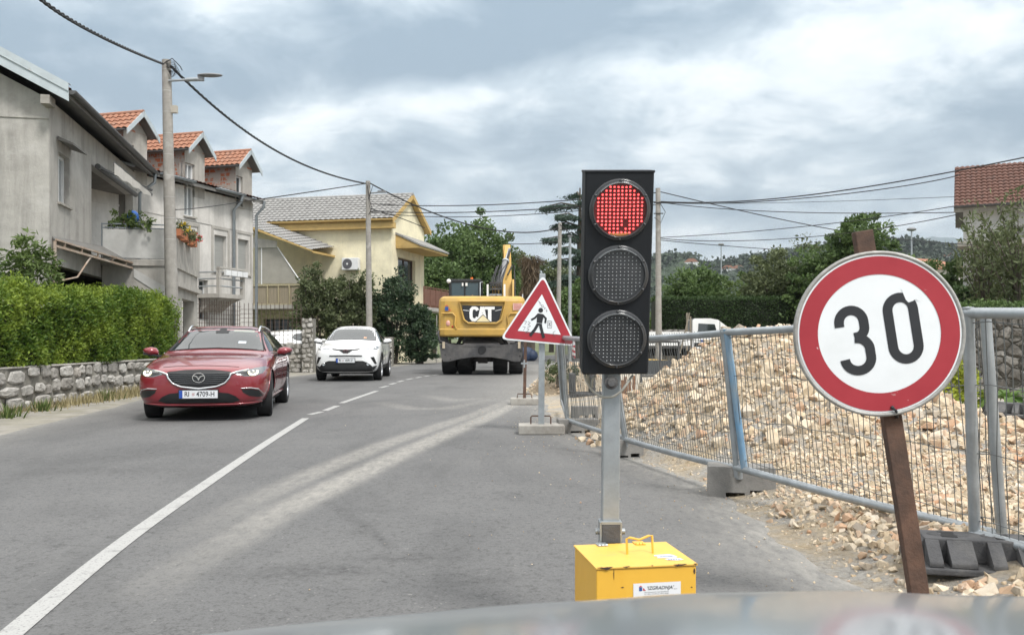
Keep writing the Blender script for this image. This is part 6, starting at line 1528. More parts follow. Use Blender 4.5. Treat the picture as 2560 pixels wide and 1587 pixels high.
def house_terrace():
    d = Vector((.283, .959, 0)); fr = Frame((-12.03, 25.1), (.283, .959))
    root = thing('terraced_house', 'long pale grey house with three orange tiled dormers along the road', 'house', fr.O, fr.rot)
    L, D, H = 8.35, 7.5, 6.22; ov = .36
    holes = []; wins = []
    def W_(u0, u1, v0, v1, **k): r = fr.rect(u0, u1, v0, v1); holes.append(r); wins.append((r, k)); return r
    W_(536, 566, 589, 680, shutter=.97, mull=1); W_(595, 622, 599, 686, shutter=.93, mull=1); W_(468, 490, 580, 672, shutter=.5)
    W_(497, 520, 700, 800, mull=0, sill=False)
    # dormer windows cut through the wall top
    dorm = []
    for u0, u1, v0, v1, ua in ((311, 334, 361, 470, 339), (461, 486, 409, 541, 488), (590, 606, 441, 517, 610)):
        s0, s1 = fr.s(u0), fr.s(u1); sa = fr.s(ua); zt, zb = fr.z((u0+u1)/2, v0), fr.z((u0+u1)/2, v1); dorm.append([s0, s1, zb, zt, sa])
    for s0, s1, zb, zt, sa in dorm: holes.append((s0, s1, zb, H))
    b = MB(); wall(b, L, 0, H, holes, ID, .24)
    for s in (0, L): b.add([(s, 0, 0), (s, D, 0), (s, D, H), (s, D/2, H+.26*D/2), (s, 0, H)], [(0, 1, 2, 3, 4)])
    b.add([(0, D, 0), (L, D, 0), (L, D, H), (0, D, H)], [(0, 1, 2, 3)]); b.build('wall', m_lgray, root)
    for r, k in wins: window(root, ID, r[0], r[1], r[2], r[3], .2, **{**dict(mull=1, fr=.04), **k})
    b = MB()
    for r, k in wins[:3]:       # raised render surrounds
        for a in ((r[0]-.17, r[0]-.07, r[2]-.1, r[3]+.22), (r[1]+.07, r[1]+.17, r[2]-.1, r[3]+.22)): b.box(a[0], a[1], -.025, .01, a[2], a[3])
        b.box(r[0]-.17, r[1]+.17, -.03, .01, r[3]+.2, r[3]+.30)
    b.build('window_surround', m_conc_b, root)
    b = MB(); b.box(-.01, L, -.02, .01, fr.z(500, 553)-.06, fr.z(500, 553)); b.build('string_course', m_lgray, root)
    # roof
    pitch = .26; ze = H-.02; zr = ze+pitch*(D/2+ov)
    b = MB(); th = .12
    for sg in (0, 1):
        ye = -ov if sg == 0 else D+ov
        b.add([(-.1, ye, ze), (L+.15, ye, ze), (L+.15, D/2, zr), (-.1, D/2, zr), (-.1, ye, ze+th), (L+.15, ye, ze+th), (L+.15, D/2, zr+th), (-.1, D/2, zr+th)], [(3, 2, 1, 0), (4, 5, 6, 7), (0, 1, 5, 4), (1, 2, 6, 5), (2, 3, 7, 6), (3, 0, 4, 7)])
    rf = b.build('roof', m_soffit, root)
    b = MB(); sl = math.hypot(D/2+ov, zr-ze); tiles(b, (-.1, -ov-.05, ze+th), (1, 0, 0), (0, D/2+ov, zr-ze), L+.25, sl); b.build('roof_tiles', m_tilebrown, rf)
    b = MB()
    segs = []; prev = -.1
    for s0, s1, zb, zt, sa in dorm: segs.append((prev, sa-.62)); prev = sa+.62
    segs.append((prev, L+.2))
    for a, c in segs:
        if c-a > .2: b = MB(); half_tube(b, (a, -ov-.08, ze+.14), (c, -ov-.08, ze+.14), .075); b.build('gutter', m_pvc, rf, solid=.006)
    for u in (585, 641):
        s = fr.s(u, -.1); b = MB(); b.tube([(s, -ov-.08, ze+.1), (s, -ov-.05, ze-.12), (s, -.10, ze-.42), (s, -.10, .2)], .055, 8); b.build('downpipe', m_pvc, rf)
    # dormers
    za = fr.z(488, 339)
    for k, (s0, s1, zb, zt, sa) in enumerate(dorm):
        hw = .52; c = (s0+s1)/2; c = sa-.02; zev = za-.56; depth = 3.0
        f0, f1 = c-hw, c+hw
        dr = MB()
        dr.mat(0); x0, x1 = max(f0, s0-.0), min(f1, s1)
        # front of the dormer round its window (flush plane 4 mm proud of the wall)
        fy = -.012
        for a, e, z_, z__ in ((f0, s0, H-.3, zev), (s1, f1, H-.3, zev), (s0, s1, zt, zev)):
            if e-a > .01: dr.add([(a, fy, z_), (e, fy, z_), (e, fy, z__), (a, fy, z__)], [(0, 1, 2, 3)])
        for a in (s0, s1): dr.add([(a, fy, H-.3), (a, .2, H-.3), (a, .2, zt), (a, fy, zt)], [(0, 1, 2, 3)])
        dr.add([(s0, fy, zt), (s1, fy, zt), (s1, .2, zt), (s0, .2, zt)], [(0, 1, 2, 3)])
        dr.mat(1)
        dr.add([(f0, fy, zev), (f1, fy, zev), (c, fy, za-.05)], [(0, 1, 2)])
        for a in (f0, f1): dr.add([(a, fy, H-.1), (a, depth, H-.1+pitch*depth), (a, depth, zev), (a, fy, zev)], [(0, 1, 2, 3)])
        do = dr.build('dormer', [m_conc_b, m_brick], root)
        window(do, lambda s, y, z: Vector((s, y-.02, z)), s0, s1, zb, zt, .14, 1 if k != 2 else 0, .05, curtain=k == 1)
        b = MB(); hwo = hw+.16; zo = zev-.07; rise = (za-zo)
        for sg in (-1, 1):
            U = Vector((0, 1, 0)); Vd = Vector((-sg*hwo, 0, rise)); O = Vector((c+sg*hwo, -.30, zo+.03))
            tiles(b, O, U, Vd, depth+.3, math.hypot(hwo, rise), .20, .24, .045)
        b.cyl((c, -.31, za+.05), (c, depth, za+.05), .075, .075, 10)
        dro = b.build('dormer_roof', m_tileo, do)
        b = MB()
        for sg in (-1, 1):
            b.add([(c, -.29, za), (c+sg*hwo, -.29, zo), (c+sg*hwo, depth, zo), (c, depth, za)], [(0, 1, 2, 3)])
        b.build('dormer_soffit', m_soffit, do)
        b = MB()
        for sg in (-1, 1): b.add([(c, -.315, za+.08), (c+sg*(hwo+.03), -.315, zo+.04), (c+sg*(hwo+.03), -.315, zo-.13), (c, -.315, za-.10)], [(0, 1, 2, 3)])
        b.build('verge_board', m_zinctrim, do, solid=.03)
        b = MB(); half_tube(b, (c-hwo-.05, -.25, zo+.02), (c-hwo-.05, depth, zo+.02), .055); b.build('dormer_gutter', m_darkgut, do, solid=.005)
    # little balcony with flower pots on the railing
    s0, s1 = fr.s(494), fr.s(560); zf = fr.z(520, 736); yo = -.85
    b = MB(); b.box(s0, s1, yo, -.002, zf-.14, zf); b.prism([(0, zf-.14), (yo, zf-.14), (yo*.5, zf-.3), (0, zf-.62)], lambda y, z, s: (s, y, z), s0+.15, s1-.15)
    for s in (s0+.06, s1-.06): b.box(s-.06, s+.06, yo, yo+.12, zf, zf+.85)
    b.box(s0-.02, s1+.02, yo-.02, yo+.1, zf+.84, zf+.90); bal = b.build('balcony', m_conc_b, root)
    b = MB()
    for z in (.25, .5, .72): b.tube([(s0, yo+.04, zf+z), (s1, yo+.04, zf+z)], .025, 6); b.tube([(s0+.05, yo, zf+z), (s0+.05, 0, zf+z)], .025, 6)
    b.build('balcony_rail', m_galv, bal)
    b = MB()
    for i in range(4): s = s0+.22+i*.33; b.box(s, s+.28, yo-.12, yo-.03, zf+.62, zf+.80)
    b.build('flower_box', m_winframe, bal)
    return fr
HT = house_terrace()

def house_yellow():
    fr = Frame((-15.35, 44.59), (.973, -.229)); root = thing('yellow_house', 'cream yellow house with a grey tiled roof and ochre eaves beyond the terrace', 'house', fr.O, fr.rot)
    L, D, H = fr.s(979), 4.75, 6.72; ov = .32
    b = MB()
    d0, d1 = .9, 2.6
    gh = [(fr.sy(995, L)*1.0, fr.sy(1038, L), 2.75, fr.zy(1018, 648, L))]
    gw = fr.rect(659, 733, 797, 850); wall(b, L, 0, H+.1, [gw], ID, .3)
    MG = lambda s, y, z: Vector((L-y, s, z))
    wall(b, D, 0, H+.1, gh, MG, .25)
    p = .56; zr = H+.1+p*D/2
    b.add([(L, 0, H+.1), (L, D, H+.1), (L, D/2, zr)], [(0, 1, 2)]); b.add([(0, 0, 0), (0, D, 0), (0, D, H+.1), (0, D/2, zr), (0, 0, H+.1)], [(0, 1, 2, 3, 4)]); b.add([(0, D, 0), (L, D, 0), (L, D, H), (0, D, H)], [(0, 1, 2, 3)])
    b.build('wall', m_cream_w, root)
    window(root, MG, *gh[0], .2, 1, .07, name='balcony_door', sill=False, frame_m=mat('brown_door_frame', (.10, .06, .045), .6))
    window(root, ID, *gw, .25, 3, .05, frame_m=m_darkgut)
    ze = H; zr = ze+p*(D/2+ov); x0, x1 = -.3, L+.22
    b = MB(); th = .13
    for sg in (0, 1):
        ye = -ov if sg == 0 else D+ov
        b.add([(x0, ye, ze), (x1, ye, ze), (x1, D/2, zr), (x0, D/2, zr), (x0, ye, ze+th), (x1, ye, ze+th), (x1, D/2, zr+th), (x0, D/2, zr+th)], [(3, 2, 1, 0), (4, 5, 6, 7), (0, 1, 5, 4), (1, 2, 6, 5), (2, 3, 7, 6), (3, 0, 4, 7)])
    b.box(x0, x1, -ov-.02, -.004, ze-.30, ze-.01); rf = b.build('roof', m_ochre, root)
    b = MB(); sl = math.hypot(D/2+ov, zr-ze)
    tiles(b, (x0, -ov-.08, ze+th), (1, 0, 0), (0, D/2+ov, zr-ze), x1-x0, sl+.05, .27, .33, .04, 6, .04); tiles(b, (x0, D+ov+.08, ze+th), (1, 0, 0), (0, -D/2-ov, zr-ze), x1-x0, sl+.05, .27, .33, .05, 4, .05)
    for i in range(22):
        a = x0+(x1-x0)*i/22; b.cyl((a, D/2, zr+th+.03), (a+(x1-x0)/22*1.05, D/2, zr+th+.05), .12, .10, 8)
    b.build('roof_tiles', m_tilegray, rf)
    b = MB(); half_tube(b, (x0, -ov-.13, ze+.12), (x1, -ov-.13, ze+.12), .08); b.build('gutter', m_ochre, rf, solid=.006)
    b = MB()
    for sg in (0, 1):
        ye = -ov-.05 if sg == 0 else D+ov+.05
        b.add([(x1+.02, ye, ze-.06), (x1+.02, D/2, zr-.06), (x1+.02, D/2, zr+.17), (x1+.02, ye, ze+.17)], [(0, 1, 2, 3)])
    b.build('verge_board', m_ochre, rf, solid=.05)
    # canopy over the gable door
    y0, y1 = fr.sy(992, L), fr.sy(1058, L); zc = fr.zy(1010, 600, L)
    b = MB(); b.prism([(0, zc+.15), (1.25, zc-.42), (1.25, zc-.34), (0, zc+.25)], lambda x, z, y: (L+x, y, z), y0-.2, y1+.6); b.build('door_canopy', m_tilegray, root)
    b = MB(); b.box(L+.005, L+1.2, y0-.15, y1+.55, zc-.52, zc-.43); b.prism([(0, zc+.13), (1.25, zc-.44), (0, zc-.44)], lambda x, z, y: (L+x, y, z), y0-.16, y0-.10); b.build('canopy_soffit', m_ochre, root)
    # balcony on the gable side
    zf = 2.72; b = MB(); b.box(L+.005, L+1.3, y0-.2, D+.8, zf-.18, zf); gb = b.build('balcony', m_conc_b, root)
    m_brown = mat('brown_railing', (.16, .075, .05), .7, var=.2)
    b = MB(); b.box(L+1.24, L+1.27, y0+.4, D+.8, zf+.1, zf+.9); b.box(L, L+1.27, D+.76, D+.8, zf+.1, zf+.9)
    for f in np.linspace(0, 1, 6): y = y0+.4+(D+.4-y0)*f; b.box(L+1.22, L+1.29, y-.03, y+.03, zf, zf+1.0)
    b.box(L+1.22, L+1.29, y0+.4, D+.8, zf+.95, zf+1.0); b.build('balcony_rail', m_brown, gb)
    # air conditioner
    s = fr.s(882); z = fr.z(882, 661); b = MB(); b.box(s-.42, s+.42, -.36, -.06, z-.29, z+.29); ac = b.build('air_conditioner', m_winframe, root, bevel=.02)
    b = MB(); Mx = Matrix.Translation((s-.13, -.365, z)) @ Matrix.Rotation(R(90), 4, 'X')
    for rr in (.245, .19, .14, .09): b.lathe([(rr, 0), (rr-.012, .008), (rr-.024, 0)], Mx, 28)
    b.disc((0, 0), .245, Mx, 28, -.001); b.build('fan_grille', mat('fan_dark', (.10, .10, .11), .6), ac)
    b = MB(); b.disc((0, 0), .05, Mx, 16, .01); b.build('fan_hub', m_winframe, ac)
    # porch on the left: hipped slab roof, screen, balcony
    y = -2.1; F2 = Frame(fr.O+fr.n*y, fr.d)
    a0, a1 = F2.s(640), F2.s(752); zf = F2.z(700, 762); zt = F2.z(700, 712)
    b = MB(); b.box(a0-2, a1, y, -.003, zf-.18, zf); b.box(a0-2, a0-1.8, y, -.01, 0, zf-.18); b.box(a1-.3, a1-.05, y+.05, y+.3, 0, zf-.18); po = b.build('porch', m_conc_b, root)
    m_bamboo = mat('reed_screen', (.26, .22, .16), .9, var=.3, scale=1, stretch=(30, 1, 1))
    b = MB(); b.box(a0-2, a1-.06, y+.05, y+.07, zf+.06, zt-.05); b.build('reed_screen', m_bamboo, po)
    b = MB(); b.box(a0-2, a1, y, y+.05, zt-.04, zt+.03)
    for f in np.linspace(0, 1, 5): s_ = a0+(a1-.05-a0)*f; b.box(s_, s_+.05, y-.005, y+.045, zf, zt)
    b.box(a0-2, a1, y, y+.04, zf, zf+.05); b.build('porch_rail', mat('beige_rail', (.36, .31, .2), .7), po)
    b = MB(); q = [(F2.s(u), F2.z(u, v)) for u, v in ((641, 618), (692, 618), (749, 703), (749, 708), (641, 708))]
    b.add([(s_, y+.09, z_) for s_, z_ in q], [tuple(range(5))]); b.build('porch_cloth', mat('grey_tarpaulin', (.30, .285, .25), .85, var=.12, scale=2), po, solid=.008)
    b = MB(); b.tube([(q[0][0], y+.07, q[0][1]), (q[1][0], y+.07, q[1][1]), (q[2][0], y+.07, q[2][1]), (q[3][0], y+.07, zt)], .03, 8); b.tube([(F2.s(652), y+.07, zt), (F2.s(652), y+.07, q[0][1])], .025, 6); b.build('porch_frame', m_winframe, po)
    e = [(F2.s(787, ), y-.25, F2.z(787, 626)), (F2.s(787)+.1, -.01, F2.z(787, 622)), (F2.s(640)-1.5, -.01, F2.z(640, 560)+.5), (F2.s(640)-1.5, y-.25, F2.z(640, 566)+.2)]
    b = MB(); O = Vector(e[0]); 
    xa, xb = F2.s(640)-1.6, F2.s(787); zA, zB = F2.z(646, 566)+.35, F2.z(787, 628)
    slope = Vector((xa-xb, 0, zA+.2-zB))
    tiles(b, (xb, y-.3, zB), (0, 1, .15), slope, abs(y)+.29, slope.length, .24, .33, .05, 6, .05); b.build('porch_roof', m_tilegray, po)
    b = MB(); b.prism([(xb+.05, zB-.06), (xb+.05, zB-.0), (xa, zA+.2), (xa, zA+.08)], lambda s_, z_, d_: (s_, d_, z_), y-.34, y-.30); b.add([(xb, y-.3, zB-.03), (xb, -.01, zB-.03), (xa, -.01, zA+.15), (xa, y-.3, zA+.15)], [(0, 1, 2, 3)]); b.box(xb-.02, xb+.05, y-.3, -.01, zB-.10, zB-.01); b.build('porch_fascia', m_ochre, po)
    b = MB(); b.add([(F2.s(646)-1.0, y+.02, zt+1.75), (F2.s(692), y+.02, F2.z(692, 618)), (F2.s(692), y+.02, F2.z(692, 618)+.3), (F2.s(646)-1, y+.02, zt+2.35)], [(0, 1, 2, 3)]); b.build('porch_gable', m_conc_b, po)
    return fr
HY = house_yellow()

# ---- stone walls -----------------------------------------------------------
def stone_material(name, scale, c1=(.53, .51, .475), c2=(.36, .345, .315), mort=(.25, .235, .205)):
    m, t = newmat(name, .95, 0, c1, .25); v = t.coord((1, 1, 1.15))
    nz = t.new('ShaderNodeTexNoise'); nz.inputs['Scale'].default_value = 2.2*scale; nz.inputs['Detail'].default_value = 3; t.link(v, nz.inputs['Vector'])
    vm = t.new('ShaderNodeVectorMath'); vm.operation = 'MULTIPLY_ADD'; vm.inputs[1].default_value = (.22/scale,)*3; t.link(nz.outputs['Color'], vm.inputs[0]); t.link(v, vm.inputs[2])
    e = t.new('ShaderNodeTexVoronoi'); e.feature = 'DISTANCE_TO_EDGE'; e.inputs['Scale'].default_value = scale; t.link(vm.outputs[0], e.inputs['Vector'])
    f = t.new('ShaderNodeTexVoronoi'); f.inputs['Scale'].default_value = scale; t.link(vm.outputs[0], f.inputs['Vector'])
    s = t.new('ShaderNodeSeparateColor'); t.link(f.outputs['Color'], s.inputs[0])
    c = t.ramp(s.outputs[0], [(0, c2), (.5, tuple((a+b)/2 for a, b in zip(c1, c2))), (1, c1)])
    c = t.mix(.75, c, t.ramp(t.noise(v, 11, 7, .75), [(.3, (.45, .45, .45)), (.6, (1, 1, 1)), (.75, (1.0, 1.0, .98))]), 'MULTIPLY')
    gap = t.ramp(e.outputs[0], [(.025, (1, 1, 1)), (.065, (0, 0, 0))]); c = t.mix(gap, c, mort)
    t.link(c, t.bsdf.inputs['Base Color'])
    h = t.math('ADD', t.ramp(e.outputs[0], [(.02, (0, 0, 0)), (.22, (1, 1, 1))]), t.math('MULTIPLY', t.noise(v, 8, 6, .7), .6)); t.bump(h, 1.0, .09); return m
m_stone = stone_material('rubble_stone_wall', 2.3); m_stone2 = stone_material('garden_stone_wall', 2.6, (.52, .50, .46), (.38, .36, .33), (.19, .175, .15))
def rough_wall(name, a, c, h, th, m, label, cat, seed, rnd=.03, loc=None, stones=0, sides=(-1,)):
    a, c = Vector(a), Vector(c); d = (c-a); L = d.length; d.normalize(); n = Vector((-d.y, d.x, 0)); ns, nz_ = max(4, int(L/.08)), max(4, int(h/.08))
    V = []; b = MB()
    for side in (-1, 1):
        vs = []
        for j in range(nz_+1):
            for i in range(ns+1):
                p = d*(L*i/ns)+Vector((0, 0, h*j/nz_)); k = rnd*float(fnoise(np.array(L*i/ns*3.), np.array(h*j/nz_*3.+seed), .35, seed)); vs.append(p+n*(side*(th/2+k)))
        b.add(vs, [(j*(ns+1)+i, j*(ns+1)+i+1, (j+1)*(ns+1)+i+1, (j+1)*(ns+1)+i) for j in range(nz_) for i in range(ns)])
    top = [d*(L*i/ns)+Vector((0, 0, h))+n*(-th/2*1.02) for i in range(ns+1)]+[d*(L*i/ns)+Vector((0, 0, h))+n*(th/2*1.02) for i in range(ns+1)]
    b.add(top, [(i, i+1, ns+2+i, ns+1+i) for i in range(ns)])
    for s in (0, L): b.add([d*s-n*th/2, d*s+n*th/2, d*s+n*th/2+Vector((0, 0, h)), d*s-n*th/2+Vector((0, 0, h))], [(0, 1, 2, 3)])
    mats = [m]
    if stones:   # individual field stones bedded in the face
        mats = [m_mortar, m_fieldstone]; b.mat(1); rr = random.Random(seed); z = .0
        while z < h-.06:
            rh = min(rr.uniform(.8, 1.2)*stones*.72, h-z); s = -rr.random()*.1
            if h-z-rh < .09: rh = h-z
            while s < L:
                rw = rr.uniform(.5, 1.7)*stones
                if s+rw > .02 and s < L-.05:
                    x0, x1 = max(s, 0)+.008, min(s+rw, L)-.008; cx, cz = (x0+x1)/2, z+rh/2+rr.uniform(-.05, .05); hx, hz = (x1-x0)/2, rh/2*rr.uniform(.72, 1.12)
                    k = 11; ph = rr.random()*6; ring = []
                    for i in range(k):
                        t_ = 2*math.pi*i/k+rr.uniform(-.12, .12); cs, sn = math.cos(t_), math.sin(t_); e = .62
                        ring.append((cx+hx*math.copysign(abs(cs)**e, cs)*rr.uniform(.74, 1.0), cz+hz*math.copysign(abs(sn)**e, sn)*rr.uniform(.74, 1.0)))
                    for side in sides:
                        vs = []; bulge = rr.uniform(.025, .07)
                        for f, o_ in ((1.0, -.01), (.95, .5), (.72, .92)):
                            for px_, pz_ in ring: vs.append(d*(cx+(px_-cx)*f)+Vector((0, 0, max(.0, cz+(pz_-cz)*f)))+n*(side*(th/2+rnd*.3+bulge*o_*rr.uniform(.75, 1.2))))
                        vs.append(d*cx+Vector((0, 0, cz))+n*(side*(th/2+bulge*1.05)))
                        fs = [(j*k+i, j*k+(i+1) % k, (j+1)*k+(i+1) % k, (j+1)*k+i) for j in range(2) for i in range(k)]+[(2*k+i, 2*k+(i+1) % k, 3*k) for i in range(k)]
                        b.add(vs, fs)
                s += rw
            z += rh
    return tag(b.build(name, mats, None, loc=a), label, cat)
m_mortar = mat('old_mortar', (.20, .19, .165), .95, var=.3, scale=8, bump=.6, bscale=30)
m_fieldstone, t = newmat('pale_field_stone', .92, 0, (.45, .44, .41), .25); v = t.coord(); g = t.new('ShaderNodeNewGeometry')
c = t.ramp(g.outputs['Random Per Island'], [(0, (.30, .285, .26)), (.4, (.43, .415, .385)), (.75, (.54, .525, .49)), (1, (.40, .37, .33))])
c = t.mix(.85, c, t.ramp(t.noise(v, 10, 8, .75), [(.28, (.42, .41, .40)), (.55, (1, 1, 1))]), 'MULTIPLY'); t.link(c, t.bsdf.inputs['Base Color']); t.bump(t.noise(v, 16, 8, .8), .8, .03)
rough_wall('stone_wall', (-8.25, 9.0, 0), (-8.28, 23.6, 0), .70, .4, m_stone, 'grey rubble stone retaining wall under the bright green hedge', 'wall', 3, stones=.36)
b = MB(); b.box(-.2, .215, 0, 14.6, .702, .735); tag(b.build('wall_coping', m_conc_b, None, loc=(-8.25, 9.0, 0), bevel=.015), 'flat concrete coping on the stone wall under the bright hedge', 'coping')
rough_wall('stone_wall', (-9.6, 30.9, 0), (-7.25, 31.2, 0), 1.0, .35, m_stone2, 'stone garden wall between the red car and the tall stone pier', 'wall', 8, stones=.26)
rough_wall('stone_pier', (-7.3, 31.0, 0), (-6.9, 31.0, 0), 1.88, .42, m_stone2, 'tall square stone gate pier left of the white crossover', 'pier', 12, .02, stones=.24)
rough_wall('stone_wall', (-6.0, 38.6, 0), (-5.35, 37.6, 0), 1.0, .35, m_stone2, 'short stretch of stone wall right of the white crossover', 'wall', 14, stones=.24)
rough_wall('stone_pier', (-5.4, 37.4, 0), (-5.02, 37.4, 0), 1.25, .38, m_stone2, 'low stone gate pier right of the white crossover', 'pier', 17, .02, stones=.24)
def bar_mesh(a, c, z0, z1, label, dx=.15, dz=.15):
    a, c = Vector(a), Vector(c); b = MB(); L = (c-a).length
    for i in range(int(L/dx)+1):
        p = (c-a)*(i*dx/L); j = random.uniform(0, .08); b.bar(p+Vector((0, 0, z0)), p+Vector((0, 0, z1+j)), .016, .016)
    k = int((z1-z0)/dz)
    for i in range(k): b.bar(Vector((0, 0, z0+.04+dz*i)), c-a+Vector((0, 0, z0+.04+dz*i)), .014, .014)
    return tag(b.build('rebar_fence', mat('rusty_rebar', (.085, .06, .048), .85, .1, var=.3), None, loc=a), label, 'fence')
bar_mesh((-9.5, 30.95, 0), (-7.35, 31.15, 0), .96, 2.38, 'rusty rebar mesh fence standing on the garden wall in front of the parked white car')
bar_mesh((-10.2, 27.3, 0), (-9.45, 30.9, 0), .9, 2.42, 'rusty rebar mesh fence in front of the terraced house doorway')
rough_wall('stone_wall', (-10.2, 27.3, 0), (-9.6, 30.9, 0), .9, .3, m_stone2, 'low stone wall in front of the terraced house, behind the red car', 'wall', 21)
# wire fence posts by the shrubs on the bend
for x, y, h, lab in ((-4.45, 41.0, 2.3, 'thin steel fence post among the shrubs nearest the white crossover'), (-3.55, 41.8, 2.3, 'thin steel fence post beside the excavator')):
    b = MB(); b.cyl((0, 0, 0), (0, 0, h), .025, .025, 8); tag(b.build('fence_post', m_conc_l, None, loc=(x, y, 0)), lab, 'fence post')

# ---- house on the right -----------------------------------------------------
def house_right():
    Y = 27.0; xa = (2385-1280)/F*Y; root = thing('tiled_house', 'white house with a weathered red tiled roof at the right edge', 'house', (xa, Y, 0), R(-27))
    Hh = CAM_H+(845-520)/F*Y; zr = CAM_H+(845-428)/F*(Y+2.4)+.1
    b = MB(); wall(b, 9, 0, Hh, [(1.1, 1.75, Hh-1.9, Hh-.6), (3.2, 3.9, Hh-1.9, Hh-.6)], lambda s, y, z: Vector((s+.25, y+.35, z)), .2); b.box(.25, 9.2, 5.2, 5.3, 0, Hh); b.add([(.25, .35, 0), (.25, 5.2, 0), (.25, 5.2, Hh), (.25, 2.7, zr), (.25, .35, Hh)], [(0, 1, 2, 3, 4)])
    b.build('wall', stucco('white_render', (.56, .55, .53), (.38, .37, .35), .4), root)
    for s in (1.1, 3.2): window(root, lambda q, y, z: Vector((q+.25, y+.35, z)), s, s+.65, Hh-1.9, Hh-.6, .15, 1, .05, shutter=.7)
    b = MB(); b.box(-.0, 9.3, -.05, .02, Hh-.14, Hh+.0); b.box(.2, 9.3, .2, .34, 1.95, 2.15); b.box(.1, 9.3, -.9, .34, 3.9, 4.05); b.build('cornice', m_conc_l, root)
    b = MB(); V = Vector((0, 2.75, zr-Hh)); tiles(b, (0, -.1, Hh), (1, 0, 0), V, 9.3, V.length, .15, .25, .035, 4); b.build('roof', m_tilebrown, root)
    b = MB(); b.add([(0, -.1, Hh-.02), (9.3, -.1, Hh-.02), (9.3, 2.65, zr-.02), (0, 2.65, zr-.02), (0, 5.4, Hh-.02), (9.3, 5.4, Hh-.02)], [(0, 1, 2, 3), (3, 2, 5, 4)]); b.build('roof_underside', m_soffit, root)
    b = MB(); half_tube(b, (0, -.17, Hh+.03), (9.3, -.17, Hh+.03), .07); b.build('gutter', m_darkgut, root, solid=.006)
    b = MB(); s = (2543-1280)/F*(Y+2.6)-xa; b.box(s-.25, s+.25, 2.3, 2.8, zr-.4, zr+.42); ch = b.build('chimney', m_lgray, root); b = MB(); b.box(s-.32, s+.32, 2.24, 2.86, zr+.42, zr+.5); b.build('chimney_cap', m_tilebrown, ch)
house_right()
def small_roof():
    o = P(2340, 690, 60); o.z = 0; root = thing('bungalow', 'low house with a hipped orange tiled roof seen between the trees', 'house', o, R(0))
    zt, ze = CAM_H+(845-636)/F*60, CAM_H+(845-672)/F*60; b = MB()
    b.add([(-3, 0, ze), (3.2, 0, ze), (3.2, 5, ze), (-3, 5, ze), (-.9, 2.5, zt), (1.0, 2.5, zt-.12)], [(0, 1, 5, 4), (1, 2, 5), (2, 3, 4, 5), (3, 0, 4)]); b.build('roof', m_tileo, root)
    b = MB(); b.box(-2.7, 2.9, .3, 4.7, 0, ze-.02); b.build('wall', m_lgray, root)
small_roof()
for u, v, s, lab in ((1820, 672, 1.0, 'far white house in front of the wooded hill, left of two'), (1846, 671, .9, 'far white house in front of the wooded hill, right of two'), (2372, 640, .8, 'tiny white house on the far hillside beside the tiled house'), (1728, 655, 1.0, 'far orange roofed house on the hilltop left of the lamp post')):
    Yh = 868; s = s*1.9; o = P(u, v, Yh); zb = o.z-4.0*s; root = thing('distant_house', lab, 'house', (o.x, Yh, 0), R(random.uniform(-20, 20)), 'distant houses below the hill'); w = 3.6*s
    b = MB(); b.box(-w, w, 0, 5, zb-20, o.z); b.build('wall', m_winframe, root); b = MB(); b.prism([(-w-.3, o.z), (w+.3, o.z), (w*.4, o.z+1.8*s), (-w*.4, o.z+1.8*s)], lambda a, c, d: (a, d, c), -.3, 5.3); b.build('roof', m_tileo, root)
# ================================================================== vegetation
m_hedgeA = leafmat('bright_hedge_leaves', (.05, .11, .014), (.26, .34, .045), .3)
m_hedgeD = leafmat('dark_hedge_leaves', (.02, .042, .012), (.06, .105, .03), .2)
m_leafG = leafmat('broad_leaves', (.045, .085, .024), (.16, .235, .08), .3)
m_leafL = leafmat('light_leaves', (.055, .095, .025), (.16, .22, .065), .3)
m_leafO = leafmat('olive_leaves', (.06, .08, .032), (.16, .19, .09), .25)
m_leafC = leafmat('cypress_leaves', (.024, .048, .026), (.08, .125, .06), .2)
m_cedar = leafmat('cedar_needles', (.022, .045, .034), (.075, .115, .08), .15)
m_brownleaf = leafmat('dead_foliage', (.09, .06, .035), (.20, .15, .09), .2)
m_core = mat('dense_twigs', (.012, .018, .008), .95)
m_bark = mat('tree_bark', (.10, .085, .068), .95, var=.3, scale=8, bump=.5, bscale=30)
m_dry = leafmat('dry_grass_blades', (.22, .19, .09), (.40, .34, .19), .2)
m_weed = leafmat('weed_leaves', (.06, .10, .025), (.17, .22, .07), .3)
